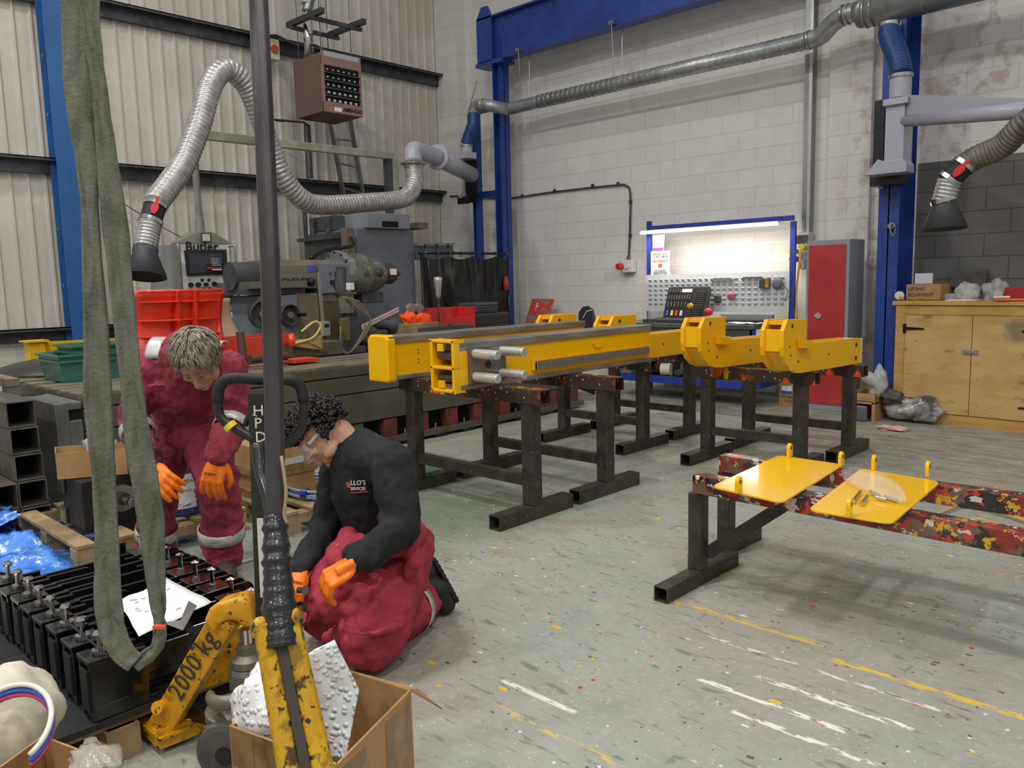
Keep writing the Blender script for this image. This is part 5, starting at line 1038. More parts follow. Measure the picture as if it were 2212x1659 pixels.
# ================= guard rail, crates, dome =================
yg=mat('guard_yellow','#e2b414',.4,coat=.2)
r=thing('guard_rail','yellow steel guard rail with square post near the left wall','guard rail',(-8.5,2.4,0))
MB().bb(-8.58,-8.42,2.33,2.47,0,.985).build('post',yg,r,bevel=.004); MB().bb(-8.61,-8.39,2.30,2.50,.985,1.0).build('post_cap',yg,r)
MB().beam((-8.5,2.47,.93),(-8.5,4.3,.90),.05,.10).build('rail',yg,r); MB().bb(-8.58,-8.42,4.3,4.44,0,.985).build('post',yg,r)
one(MB().lathe([(.50,0),(.49,.02),(.40,.06),(.28,.09),(.14,.115),(0,.12)],(-7.55,2.28,.775),n=40),'dished_end',mat('dome_dark','#3e3d3b',.45,.2,'#33322f',5),'large dark domed steel disc behind the green crate','dome',smooth=True)
one(MB().bb(-7.9,-7.30,1.95,2.6,0,.775),'dome_stand',mgd,'dark block carrying the large domed disc','stand')
gp=mat('crate_green','#2f6b56',.4,0,coat=.2); gp2=mat('crate_teal','#3c7168',.35,coat=.2)
r=thing('stacking_crate','green plastic stacking crate on the machine bed end','crate',(-6.5,2.1,.78)); A=at(130,825,z=.79); 
cx0,cx1,cy0,cy1=-6.95,-6.48,1.98,2.54; 
def crate(z0,z1,m,r_,x0=cx0,x1=cx1,y0=cy0,y1=cy1):
    b=MB(); t=.008; k=.03
    q0=[(x0+k,y0+k),(x1-k,y0+k),(x1-k,y1-k),(x0+k,y1-k)]; q1=[(x0,y0),(x1,y0),(x1,y1),(x0,y1)]
    vs=[(a,b_,z0) for a,b_ in q0]+[(a,b_,z1) for a,b_ in q1]; b.add(vs,[(0,1,5,4),(1,2,6,5),(2,3,7,6),(3,0,4,7),(3,2,1,0)]); b.build('tub',m,r_,solid=t)
    b=MB(); w_=.02
    for a in (z1-.005,z1-.05): b.bb(x0-w_,x1+w_,y0-w_,y0,a-.008,a+.008); b.bb(x0-w_,x1+w_,y1,y1+w_,a-.008,a+.008); b.bb(x0-w_,x0,y0,y1,a-.008,a+.008); b.bb(x1,x1+w_,y0,y1,a-.008,a+.008)
    b.build('rim',gp,r_,bevel=.003)
crate(.78,.98,gp2,r)
r=thing('stacking_crate','second green crate nested tilted in the lower crate','crate',(-6.7,2.2,.85)); crate(.90,1.04,gp,r,cx0+.05,cx1-.06,cy0+.12,cy1-.05)
# ================= black bracket assembly on its pallet =================
bk=mat('gloss_black','#121214',.22,0,coat=.5); bkd=mat('deck_black','#1f2023',.45,0,'#27282b',4)
r=thing('loaded_pallet','wooden pallet under the black boards beside the yellow pallet truck','pallet',(-3.1,.9,0))
for y in (.28,.85,1.38): MB().bb(-3.72,-2.52,y-.045,y+.045,.0,.10).build('bearer',wood,r,bevel=.004)
for k in range(6): x=-3.66+k*.215; MB().bb(x-.05,x+.05,.22,1.46,.10,.118).build('deck_board',wood,r,bevel=.003)
for k in range(3): 
    for x in (-2.56,-3.1,-3.66): MB().bb(x-.05,x+.05,(.28,.85,1.38)[k]-.05,(.28,.85,1.38)[k]+.05,.0,.1).build('block',wood,r)
for k in range(5):
    x0=-3.74+k*.245; one(MB().bb(x0,x0+.24,.16,1.50,.119,.142),'black_board',bkd,['farthest','second farthest','middle','second nearest','nearest'][k]+' black board of the decking under the bracket bars','board',group='black boards on the pallet',bevel=.003)
xs=(-2.575,-2.729,-2.885,-3.011,-3.150,-3.280,-3.40,-3.534)
def bracket_bar():
    r=thing('bracket_bar','','bracket',(0,0,0),group='black bracket bars')
    b=MB(); b.bb(-.05,.05,-.05,.05,.143,.19); b.build('base_foot',bk,r,bevel=.004)
    # near block: two cheeks and cap with bolt
    for x in (-.048,.030): MB().bb(x,x+.018,-.055,.115,.143,.33).build('cheek_plate',bk,r,bevel=.003)
    MB().bb(-.052,.052,-.058,.045,.322,.338).build('cap_plate',bk,r,bevel=.003)
    MB().bb(-.03,.03,-.06,-.05,.17,.30).build('end_label',mat('bar_dark','#2b2b2e',.5),r)
    bo=MB().cyl((0,-.005,.30),(0,-.005,.40),.008,n=10).build('bolt',chrome,r)
    MB().lathe([(.016,0),(.018,.006),(.014,.014),(0,.016)],(0,-.005,.392),n=12).build('bolt_head',chrome,bo); MB().cyl((0,-.005,.338),(0,-.005,.348),.018,n=6).build('nut',chrome,bo)
    MB().cyl((0,-.005,.346),(0,-.005,.349),.024,n=14).build('washer',chrome,bo)
    # long flat bars with rounded ends, one each side
    def rb(x,y0,y1,zc,h,t):
        pr=[(y0,zc-h/2)]+[(y1-h/2+h/2*math.cos(a),zc+h/2*math.sin(a)) for a in [-math.pi/2+math.pi*k/8 for k in range(9)]]+[(y0,zc+h/2)]
        return MB().prism(pr,(x,0,0),(0,1,0),(0,0,1),(t,0,0))
    rb(-.040,.03,.655,.275,.07,.014).build('side_bar',bk,r,bevel=.003); rb(.024,.03,.30,.275,.085,.014).build('short_bar',bk,r,bevel=.003)
    rb(.024,.42,.655,.275,.07,.014).build('side_bar',bk,r,bevel=.003)
    MB().bb(-.026,.024,.10,.48,.20,.225).build('web_plate',bk,r)
    for y in (.22,.60): MB().cyl((-.055,y,.275),(.052,y,.275),.018,n=14).build('pivot_pin',bk,r)
    # far block with bolt
    for x in (-.052,.038): MB().bb(x,x+.014,.46,.56,.143,.31).build('cheek_plate',bk,r,bevel=.003)
    MB().bb(-.052,.052,.46,.56,.303,.317).build('cap_plate',bk,r,bevel=.003)
    bo=MB().cyl((0,.505,.29),(0,.505,.385),.008,n=10).build('bolt',chrome,r); MB().lathe([(.015,0),(.017,.006),(0,.013)],(0,.505,.38),n=12).build('bolt_head',chrome,bo); MB().cyl((0,.505,.317),(0,.505,.327),.017,n=6).build('nut',chrome,bo)
    return r
pb=bracket_bar(); nm=('nearest','second nearest','third nearest','fourth nearest','fifth nearest','sixth nearest','seventh nearest','farthest')
for k,x in enumerate(xs):
    lab=nm[k]+' black bracket bar with twin adjusting bolts, counted from the pallet truck'
    if k==0: pb.location=(x,.83,0); pb['label']=lab
    else: dup(pb,(x,.83+.003*(k%3),0),label=lab)
one(MB().prism([(0,0),(.26,-.0),(.30,.05),(.30,.19),(.24,.19),(.22,.08),(0,.06)],(-3.66,1.02,.143),(0,1,0),(0,0,1),(-.02,0,0)),'black_bracket',bk,'upright black angle bracket at the far side of the bracket bars','bracket',bevel=.004)
one(MB().cyl((-2.50,.82,.352),(-3.60,.84,.352),.004,n=6),'black_wire',black,'thin black wire stretched over the near row of bracket bolts','wire')
# drawing
P=[at(257,1302,z=.352),at(300,1378,z=.352),at(458,1303,z=.352),at(360,1250,z=.352)]
def pf(u,v): p=P[0].lerp(P[1],v).lerp(P[3].lerp(P[2],v),u); return (p.x,p.y,.356+.010*noise.noise(V(u*3,v*3,0)))
r=thing('paper_drawing','large white drawing sheet lying over the black bracket bars','paper',P[0]); MB().sheet(pf,10,10).build('sheet',white,r,smooth=True,solid=.0008)
pk=mat('pencil','#a9aab0',.6)
for k in range(16):
    u=.1+.75*R_.random(); v=.08+.8*R_.random(); p=Vector(pf(u,v))+V(0,0,.003); q=Vector(pf(min(.95,u+.07),v))+V(0,0,.003); MB().beam(p,q,.004,.0006).build('drawn_line',pk,r)
q=at(352,1352,z=.37); sm=mat('foil_tape','#8c8a84',.2,.5,coat=.4)
one(MB().add([at(350,1345,z=.372),at(395,1362,z=.372),at(425,1308,z=.44),at(408,1298,z=.44),at(390,1340,z=.38)],[(0,1,4),(4,1,2,3)]),'foil_scrap',sm,'bent grey foil scrap lying on the white drawing','scrap',solid=.002)
# ================= yellow pallet truck =================
wy=mat('worn_yellow','#e0a315',.38,0,'#c98e10',5,layers=(('#9a7520','n',14,.55,.70),('#4a3d24','n',26,.60,.66),('#2c2720','n',55,.64,.68),),coat=.2,bump=.06)
pg=mat('pump_grey','#7b776c',.4,.35,'#635f55',6)
CFv=Vector([q[2] for q in RW]); r=thing('pallet_truck','yellow hand pallet truck marked 2000 kg with black loop handle','pallet truck',(-2.3,1.05,0))
ft=V(-2.52,.955,.03); tp=at(492,1330,d=2.42)
d=(tp-ft).normalized()
MB().beam(ft,tp,.085,.05,up=(.5,-.9,0)).build('strut',wy,r,bevel=.006)
side=d.cross(V(.5,-.9,0)).normalized()
nrm=side.cross(d).normalized()
if nrm.dot(V(0,0,HC)-tp)<0: nrm=-nrm
U=d; W=-side if side.z<0 else side
Wt=nrm.cross(U)
text('2000 kg','lettering',.085,ft.lerp(tp,.36)+nrm*.0295-Wt*.02,U,Wt,ink,r,ext=.0006,sp=1.05)
MB().cyl(at(338,1530,d=2.5),at(360,1522,d=2.55),.02,n=14).build('stub_tube',wy,r)
b=MB(); b.prism([(0,0),(.145,0),(.145,.05),(0,.05)],at(297,1575,z=0.02)+V(0,0,0),(at(345,1622,z=.02)-at(297,1575,z=.02)).normalized(),(0,0,1),(.02,.02,0)); b.build('foot_plate',wy,r)
a=at(345,1618,z=.02);b_=at(440,1580,z=.02); MB().beam(a+V(0,0,.03),b_+V(0,0,.03),.012,.06).build('foot_flange',wy,r)
MB().add([at(297,1560,z=.06),at(345,1600,z=.06),at(430,1562,z=.06),at(370,1535,z=.06)],[(0,1,2,3)]).build('foot_top',wy,r,solid=.01)
# body panel behind the strut with black stripe
P=[at(430,1400,d=2.52),at(555,1335,d=2.62),at(560,1440,d=2.62),at(395,1502,d=2.52)]
MB().add(P,[(0,1,2,3)]).build('body_panel',wy,r,solid=.02)
o_=(V(0,0,HC)-P[0]).normalized()*.012
MB().add([P[3].lerp(P[0],.35)+o_+(P[1]-P[0])*.32,P[2].lerp(P[1],.35)+o_,P[2].lerp(P[1],.68)+o_,P[3].lerp(P[0],.68)+o_+(P[1]-P[0])*.32],[(0,1,2,3)]).build('black_stripe',blackm,r,solid=.003)
# gooseneck casting
hp=[(436,1330,2.42,.045),(452,1308,2.41,.05),(480,1300,2.40,.052),(512,1308,2.40,.055),(535,1330,2.40,.05),(540,1350,2.40,.036)]
o_=at(0,0,d=2.40); K=[(437,1345),(450,1316),(466,1304),(512,1291),(533,1295),(549,1318),(552,1345),(545,1356),(522,1358),(512,1345),(492,1340),(470,1352),(462,1372)]
vv=[at(a,b_,d=2.385) for a,b_ in K]; tk=CFv*.10; n=len(vv)
MB().add(vv+[q+tk for q in vv],[tuple(range(n))[::-1],tuple(range(n,2*n))]+[(i,(i+1)%n,n+(i+1)%n,n+i) for i in range(n)]).build('neck_casting',wy,r,bevel=.014,bseg=3,smooth=True)
c_=at(530,1352,d=2.42); px_=V(c_.x,c_.y,0)
MB().lathe([(.018,.365),(.018,.43)],px_,n=16).build('piston',chrome,r)
MB().lathe([(.045,.30),(.05,.31),(.05,.33),(.03,.345),(.03,.37),(.0,.37)],px_+V(0,0,.01),n=24).build('pump_cap',pg,r)
MB().lathe([(.035,.195),(.05,.20),(.056,.215),(.056,.30),(.05,.315),(.03,.32)],px_,n=8).build('pump_body',pg,r,bevel=.004)
for s_ in (-.03,.03): MB().cyl(px_+V(s_-.04,-.03-s_*.3,.22),px_+V(s_-.04,-.03-s_*.3,.30),.008,n=8).build('pump_rib',pg,r)
MB().lathe([(.10,.155),(.105,.165),(.105,.185),(.06,.20),(.045,.205)],px_+V(-.02,-.02,0),n=26).build('turntable',pg,r)
a=at(455,1507,d=2.38); b_=at(520,1505,d=2.36)
MB().tube(spline([at(455,1506,d=2.4),at(462,1516,d=2.36),at(490,1518,d=2.34),at(522,1508,d=2.36)],5),.016,8,fl=(1,1.4)).build('fork_arm',pg,r,smooth=True)
wm=mat('wheel_grey','#5c5954',.55,0,'#4b4945',8)
for s_,(wx,wy_) in enumerate(((490,1560),(540,1590))):
    w0=at(wx,wy_,d=2.36); c0=V(w0.x,w0.y,.095); ax=V(.35,-.94,0) if s_==0 else V(.35,-.94,0); ax=V(-.55,.83,0).normalized()
    wl=MB().lathe([(.03,-.026),(.075,-.026),(.092,-.022),(.095,-.01),(.095,.01),(.092,.022),(.075,.026),(.03,.026)],c0,ax,n=32).build('wheel',wm,r,smooth=False,bevel=.002)
    MB().lathe([(.0,-.03),(.028,-.03),(.028,.03),(.0,.03)],c0,ax,n=16).build('wheel_hub',black,wl)
    MB().beam(c0+V(0,0,.0)+ax*.035,V(px_.x,px_.y,.17)+ax*.035,.008,.05).build('wheel_fork',pg,r)
for k,zz in enumerate((.12,)): MB().bb(-3.6,-2.75,1.0,1.05,.03,.08).build('fork_tine',wy,r)
MB().beam(V(px_.x,px_.y,.13),V(-2.75,.99,.06),.05,.05).build('link_bar',black,r)
# handle
hd=mat('handle_black','#232423',.4,0,'#1c1c1c',6,coat=.15)
b0=at(577,1330,d=2.36); b1=at(560,845,d=2.30)
MB().beam(b0,b1,.05,.05,up=(.6,-.8,0)).build('tiller_post',hd,r,bevel=.004)
b2=at(587,835,d=2.33); MB().beam(at(592,1330,d=2.39),b2,.03,.045,up=(.6,-.8,0)).build('tiller_edge',hd,r,bevel=.003)
MB().beam(at(562,1120,d=2.29),at(570,1290,d=2.30),.018,.006,up=(.6,-.8,0)).build('bare_patch',mat('bare_white','#c9c2b8',.5),r)
lp=[(556,952,2.3),(520,932,2.3),(492,915,2.3),(480,905,2.3),(473,890,2.3),(471,850,2.3),(478,830,2.3),(492,819,2.3),(520,817,2.3),(560,819,2.3),(600,820,2.32),(630,822,2.33),(648,835,2.34),(655,860,2.34),(655,895,2.34),(650,925,2.34),(630,950,2.34),(604,965,2.34)]
sp_=spline([at(a,b_,d=c_) for a,b_,c_ in lp],4)
MB().tube(sp_,.0135,12).build('loop_handle',hd,r,smooth=True)
MB().tube(sp_[18:54],.0165,12).build('grip_sleeve',rubber,r,smooth=True)
q=at(494,919,d=2.29); MB().tube([q+V(0,0,.004),q+V(.008,.006,-.008)],.0185,12).build('yellow_tie',mat('tie_yellow','#e6d62a',.4),r)
MB().tube([at(560,888,d=2.3),at(540,893,d=2.3),at(533,908,d=2.3),at(530,920,d=2.3)],.008,8).build('release_lever',hd,r,smooth=True)
chk=mat('chalk','#d8d8c4',.7); chy=mat('chalk_y','#c8b84a',.7)
dd=(b0-b1).normalized(); nn=(V(0,0,HC)-b1); nn=(nn-dd*nn.dot(dd)).normalized(); ww=dd.cross(nn).normalized()
if ww.dot(at(700,900,d=2.3)-at(500,900,d=2.3))<0: ww=-ww
for s_,(px,py),m_ in (('H',(553,898),chk),('P',(556,925),chk),('D',(558,955),chk)):
    q=at(px-7,py,d=2.268); text(s_,'chalk_mark',.042,q,ww,-dd,m_,r,ext=.0004)
MB().beam(at(545,896,d=2.27),at(556,899,d=2.27),.002,.001,up=nn).build('chalk_stroke',chy,r)
# ================= lifting pole with taped joint =================
ymud=mat('muddy_yellow','#c9a017',.55,0,'#b98d12',5,layers=(('#8a6818','n',14,.48,.60),('#4e3a1e','n',30,.54,.62),('#30281c','n',60,.60,.66)),bump=.25,bs=26)
polem=mat('pole_steel','#4b474a',.36,.4,'#3b3636',4,st=(1,1,.3),layers=(('#7a6a60','n',6,.64,.72,(1,1,.5)),),bump=.06)
r=thing('lifting_pole','tall dark pole taped into a muddy yellow channel, closest to camera','lifting frame',(-1.3,.72,0))
A=at(604,1375,d=1.52); B=at(660,1659,d=1.46); dn=(B-A).normalized(); D0=A-dn*.03; Lc=(D0.z-.06)/(-dn.z); C_=D0+dn*Lc
cn=(V(0,0,HC)-A); cn=(cn-dn*cn.dot(dn)).normalized(); cs=dn.cross(cn).normalized()
if cs.dot(at(800,1400,d=1.5)-at(500,1400,d=1.5))<0: cs=-cs
def chan(w0,w1,L,o=0): 
    vs=[];N=9
    prof=[(-1,-.9),(-1,.1),(-.9,.42),(-.62,.55),(-.25,.5),(-.2,.28),(.2,.28),(.25,.5),(.62,.55),(.9,.42),(1,.1),(1,-.9)]
    for t in range(N+1):
        k=t/N; w=w0+(w1-w0)*k; c=D0+dn*(L*k)
        for a,b_ in prof: vs.append(c+cs*a*w+cn*b_*w*.9)
    n=len(prof); return MB().add(vs,[(i*n+j,i*n+j+1,(i+1)*n+j+1,(i+1)*n+j) for i in range(N) for j in range(n-1)]+[tuple(range(n))[::-1],tuple(range(N*n,(N+1)*n))])
chan(.043,.060,Lc).build('yellow_channel',ymud,r,bevel=.004,smooth=False)
for s_ in (-1,1): MB().ell(D0+cs*s_*.031+cn*.004+dn*.006,(.015,.02,.022),n=12).build('channel_lip',ymud,r,smooth=True)
MB().beam(D0+cn*.012+dn*.03,C_+cn*.017,.018,.008,up=cn).build('groove_strip',mat('groove_dark','#3d3a33',.6),r)
MB().cyl(V(C_.x,C_.y,0.03),V(C_.x+.1,C_.y,0.03),.03,n=12).build('foot_roller',black,r); MB().bb(C_.x-.12,C_.x+.12,C_.y-.1,C_.y+.1,0,.06).build('base_block',ymud,r,bevel=.01)
J0=at(593,1115,d=1.60); tp_=mat('taped_black','#1e1d20',.28,0,coat=.4,bump=.5,bs=30,bst=(1,1,3))
n_=40; pts=[J0.lerp(A+dn*.02,k/n_) for k in range(n_+1)]; rs=[.021+.014*(k/n_)+(.0035 if k in (3,4,9,10,14,15,28,29) else 0)+.0012*math.sin(k*1.9) for k in range(n_+1)]
MB().tube(pts,rs,20).build('taped_joint',tp_,r,smooth=True)
q=at(645,1275,d=1.55); MB().lathe([(.006,0),(.006,.012),(.009,.018)],q,(1,.2,.2),n=12).build('valve_stub',steel_l,r); q=at(648,1318,d=1.55); MB().tube([q+V(.013*math.cos(t),.005*math.sin(t),.013*math.sin(t)) for t in [k*math.pi/5 for k in range(8)]],.004,6).build('hook_ring',black,r); MB().box(at(653,1333,d=1.55),(.012,.01,.02),(0,.4,0)).build('red_tab',mat('tab_red','#e84a58',.4),r)
T0=at(556,-40,d=1.75); T0=T0+(T0-at(583,560,d=1.66))*1.2; M_=at(583,560,d=1.66); E0=at(596,1122,d=1.60)
MB().tube([E0,at(592,860,d=1.63),M_,at(574,350,d=1.69),T0],[.0195,.0205,.021,.0215,.022],8).build('pole',polem,r,bevel=.003)
MB().tube(spline([at(556,960,d=1.68),at(566,1020,d=1.66),at(583,1075,d=1.62),at(590,1118,d=1.6)],5),.016,10).build('side_bar',hd,r,smooth=True)
MB().tube(spline([at(608,985,d=1.58),at(618,1060,d=1.57),at(614,1110,d=1.57),at(620,1130,d=1.57)],5),.0035,6).build('cord',mat('cord_tan','#9a8a70',.7),r,smooth=True)
# ================= green sling =================
CR_=Vector([q[0] for q in RW]); gs=mat('sling_green','#6b6c5f',.8,0,'#5a5c4f',7,layers=(('#7d8a68','n',6,.60,.72,(1,1,.5)),('#4d4034','n',4,.6,.72)),bump=.5,bs=90)
def ribbon(cen,wid,dep,name,m,label,fold=.006,rep=8,thick=.006,extra=None):
    n=len(cen); cc=spline([at(a,b,d=c) for a,b,c in cen],rep); ww=[]
    for i in range(n-1):
        for j in range(rep): t=j/rep; ww.append(wid[i]*(1-t)+wid[i+1]*t)
    ww.append(wid[-1]); N=10; vs=[]
    for i,p in enumerate(cc):
        t=(cc[min(i+1,len(cc)-1)]-cc[max(i-1,0)]).normalized(); v=(V(0,0,HC)-p).normalized(); s=t.cross(v).normalized(); nn=s.cross(t)
        for j in range(N+1):
            u=j/N-.5; f=fold*(noise.noise(V(i*.22,u*4,3))*1.4+.7*math.sin(u*7+i*.06)); vs.append(p+s*u*ww[i]+nn*f)
    b=MB().add(vs,[(i*(N+1)+j,i*(N+1)+j+1,(i+1)*(N+1)+j+1,(i+1)*(N+1)+j) for i in range(len(cc)-1) for j in range(N)])
    return b
D=1.62
def pxw(px): return px*D/F_
path=[(182,-420),(160,-60),(165,60),(172,200),(186,330),(193,430),(198,560),(207,700),(212,850),(222,1000),(229,1120),(232,1230),(236,1320),(246,1370),(268,1412),(292,1432)]
wid=[40,50,56,60,46,32,36,46,54,46,44,50,54,50,46,40]
r=thing('webbing_sling','long green webbing sling hanging in a loop at the left front','sling',at(250,1000,d=D))
ribbon([(a,b,D) for a,b in path],[pxw(w) for w in wid],0,'s',gs,'').build('left_fall',gs,r,smooth=True,solid=.005)
path=[(292,1434),(318,1418),(338,1398),(346,1365),(344,1338),(340,1290),(334,1210),(326,1120),(308,1010),(294,920),(284,830),(272,720),(262,620),(250,500),(235,380),(222,260),(208,150),(196,60),(190,-60),(186,-420)]
wid=[34,28,26,26,20,32,42,52,52,50,42,44,46,50,46,34,30,36,44,38]
ribbon([(a,b,D+.012) for a,b in path],[pxw(w) for w in wid],0,'s',gs,'').build('right_fall',gs,r,smooth=True,solid=.005)
hk_=at(184,-425,d=D); MB().tube(spline([hk_+CR_*.05*math.cos(t)+V(0,0,.05*math.sin(t)+.02) for t in (3.3,3.9,4.7,5.5,6.3,7.2,7.8)]+[hk_+V(0,0,.18)],4),.014,10).build('crane_hook',galv_d,r,smooth=True); MB().cyl(hk_+V(0,0,.18),hk_+V(0,0,4.5),.008,n=8).build('hoist_rope',galv_d,r)
q=at(344,1354,d=D-.01); sd=(at(400,1354,d=D)-at(300,1354,d=D)).normalized(); MB().beam(q-sd*.012,q+sd*.012,.008,.006,up=(0,0,1)).build('orange_tag',mat('tag_orange','#e85a34',.5),r)
# ================= cardboard box with bubble wrap =================
cardi=mat('cardboard_in','#b68d5e',.85,0,'#ab8152',5)
r=thing('cardboard_box','open taped cardboard box of bubble wrap at the bottom front','box',(-1.75,1.1,0))
zt=.30; Q=[at(497,1567,z=zt),at(757,1450,z=zt),at(886,1490,z=zt),at(728,1650,z=zt)]
Bq=[V(p.x,p.y,0.0) for p in Q]
for i in range(4):
    j=(i+1)%4; MB().add([Bq[i],Bq[j],Q[j],Q[i]],[(0,1,2,3)]).build('side_panel',card,r,solid=.006)
MB().add([p+V(0,0,.005) for p in Bq],[(0,1,2,3)]).build('bottom_panel',card,r,solid=.006)
MB().add([Q[1],Q[2],at(956,1532,z=.20),at(900,1488,z=.29)],[(0,1,3),(1,2,3)]).build('flap',card,r,solid=.005)
MB().add([Q[2]+V(.003,-.003,.0),at(735,1642,z=zt)+V(.005,-.004,0),at(735,1640,z=.27)+V(.005,-.004,0),at(884,1530,z=.26)],[(0,1,2,3)]).build('torn_tape',tape,r,solid=.002)
oo=(V(0,0,0)-Q[0]); oo=V(oo.x,oo.y,0).normalized()*.005
f0,f1=Q[0],Q[3]; MB().add([f0+oo,f0.lerp(f1,.8)+oo,V(*(f0.lerp(f1,.8)+oo).xy,.20),V(*(f0+oo).xy,.19)],[(0,1,2,3)]).build('brown_tape',tape,r,solid=.001)
for t in (.08,.35,.6): a=f0.lerp(f1,t)+oo*1.4; b_=f0.lerp(f1,t+.14)+oo*1.4; MB().add([a,b_,V(b_.x,b_.y,.02),V(a.x,a.y,.02)],[(0,1,2,3)]).build('brown_tape',tape,r,solid=.001)
a,b_=f1,Q[2]; 
for t0,t1,z0 in ((.05,.35,.10),(.62,.98,.13)): p=a.lerp(b_,t0)+V(.006,-.004,-.02);q=a.lerp(b_,t1)+V(.006,-.004,-.03); MB().add([p,q,V(q.x,q.y,z0),V(p.x,p.y,z0-.05)],[(0,1,2,3)]).build('brown_tape',tape,r,solid=.001)
# bubble wrap
M=bpy.data.materials.new('bubble_wrap'); M.use_nodes=True; N,L=ng(M); bs=N['Principled BSDF']; bs.inputs['Base Color'].default_value=lin('#f4f6f8'); bs.inputs['Roughness'].default_value=.3; bs.inputs['Coat Weight'].default_value=.5; bs.inputs['Subsurface Weight'].default_value=.3
vo=tex(N,L,'v',55,coords(N,L,'Object')); bn=nd(N,'ShaderNodeBump'); bn.inputs['Strength'].default_value=.9; bn.inputs['Distance'].default_value=.008; L.new(ramp(N,L,vo.outputs['Distance'],.55,.1),bn.inputs['Height']); L.new(bn.outputs[0],bs.inputs['Normal']); bub=M
K=[at(655,1620,z=.16),at(668,1410,z=.50),at(722,1383,z=.53),at(776,1490,z=.38),at(772,1590,z=.26),at(745,1645,z=.20)]
def bw_(u,v):
    l=K[0].lerp(K[1],v) if True else 0; rt=(K[5].lerp(K[3],v*1.6) if v<.62 else K[3].lerp(K[2],(v-.62)/.38)); p=l.lerp(rt,u); o=(V(0,0,HC)-p).normalized(); return p+o*(.012*math.sin(u*5)+.012*noise.noise(V(u*3,v*4,5)))
one(MB().sheet(bw_,16,24),'bubble_wrap',bub,'tall sheet of bubble wrap standing out of the cardboard box','bubble wrap',smooth=True,solid=.006)
q=at(560,1545,z=.31); b=lump((q.x-.02,q.y+.03,.30),(.10,.08,.13),61,bub,'bubble_wrap','bulging bubble wrap bundle at the left inside the cardboard box','bubble wrap',.3,n=40)
# ================= bottom-left box and sack =================
r=thing('cardboard_box','brown cardboard box corner at the bottom left of the photo','box',(-2.0,.55,0))
zt=.34; Q=[at(-60,1700,z=zt),at(92,1590,z=zt),at(225,1640,z=zt),at(140,1760,z=zt)]
for i in range(4):
    j=(i+1)%4; a,b_=Q[i],Q[j]; MB().add([V(a.x,a.y,0),V(b_.x,b_.y,0),b_,a],[(0,1,2,3)]).build('side_panel',cardi,r,solid=.006)
MB().add([V(p.x,p.y,.01) for p in Q],[(0,1,2,3)]).build('bottom_panel',cardi,r,solid=.006)
lump((Q[2].x-.01,Q[2].y-.02,zt+.0),(.09,.05,.03),62,mat('cling','#b9b4a8',.1,alpha=.75,coat=.6,bump=.6,bs=30),'plastic_film','crinkled clear film on the bottom left cardboard box','film',.6)
sackm=mat('sack_cream','#d3cdbb',.6,0,'#c3bda8',6,bump=.3,bs=18)
q=at(25,1560,z=.3); lump((q.x-.03,q.y+.0,.30),(.12,.13,.14),63,sackm,'rag_sack','cream sack of rags with blue banded rim at the lower left','sack',.16,n=44)
r=thing('banded_rim','blue and white webbing hoop around the cream sack mouth','webbing',at(60,1560,z=.4))
def rimpt(a,k): c=at(15,1580,z=.40); return c+ (at(112,1560,z=.42)-c)*math.cos(a)+ (at(30,1492,z=.44)-c)*math.sin(a)+V(0,0,.0)
for k,(cc,off) in enumerate((('#3f62c4',0),('#d9d6cc',.014),('#c24a68',-.012))):
    MB().tube([rimpt(a,k)+V(0,0,off) for a in [-.9+i*.16 for i in range(24)]],.007,6,fl=(1,1)).build('band',mat('band'+cc,cc,.6),r,smooth=True)
# ================= pallets, motor, bucket, tarp at left =================
def pallet(name,O,ux,Lx,Ly,label,H=.14,nb=6):
    r=thing(name,label,'pallet',O); u=Vector(ux).normalized(); v=V(-u.y,u.x,0)
    def q(a,b_,z): return Vector(O)+u*a+v*b_+V(0,0,z)
    for k in range(nb): y=.05+k*(Ly-.1)/(nb-1); MB().beam(q(0,y,H-.011),q(Lx,y,H-.011),.095,.022).build('deck_board',wood,r,bevel=.003)
    for k in range(3):
        x=.05+k*(Lx-.1)/2; MB().beam(q(x,0,.09),q(x,Ly,.09),.09,.06).build('bearer',wood,r,bevel=.003)
        for y in (.06,Ly/2,Ly-.06): MB().beam(q(x,y-.05,.03),q(x,y+.05,.03),.09,.06).build('block',wood,r)
    return r
pallet('pallet',(-5.45,1.34,0),(1,0,0),1.05,.95,'light wooden pallet under the black motor and blue bucket',H=.145,nb=5)
pallet('pallet',(-5.05,2.36,0),(1,0,0),.95,.95,'second wooden pallet under the parcel and blue hose coil',H=.14,nb=6)
mb_=mat('motor_black','#1c1c1e',.5,0,'#252527',8)
r=thing('black_gearbox','black boxy gearbox with a steel shaft on the pallet','gearbox',(-4.9,1.6,.15))
MB().bb(-4.93,-4.62,1.46,1.80,.148,.425).build('housing',mb_,r,bevel=.006)
for z in (.33,.155): b=MB(); b.bb(-4.955,-4.93,1.452,1.50,z,z+.09); b.bb(-4.95,-4.86,1.444,1.458,z,z+.09); b.build('corner_bracket',steel_l,r,bevel=.002)
MB().cyl((-4.62,1.66,.30),(-4.595,1.66,.30),.075,n=30).build('flange',steel_l,r); MB().cyl((-4.6,1.66,.30),(-4.45,1.66,.30),.024,n=20).build('shaft',chrome,r,bevel=.003); MB().cyl((-4.6,1.66,.30),(-4.57,1.66,.30),.036,n=20).build('shaft_collar',steel_m,r)
r=thing('cardboard_box','small open cardboard box on top of the black gearbox','box',(-4.85,1.6,.43))
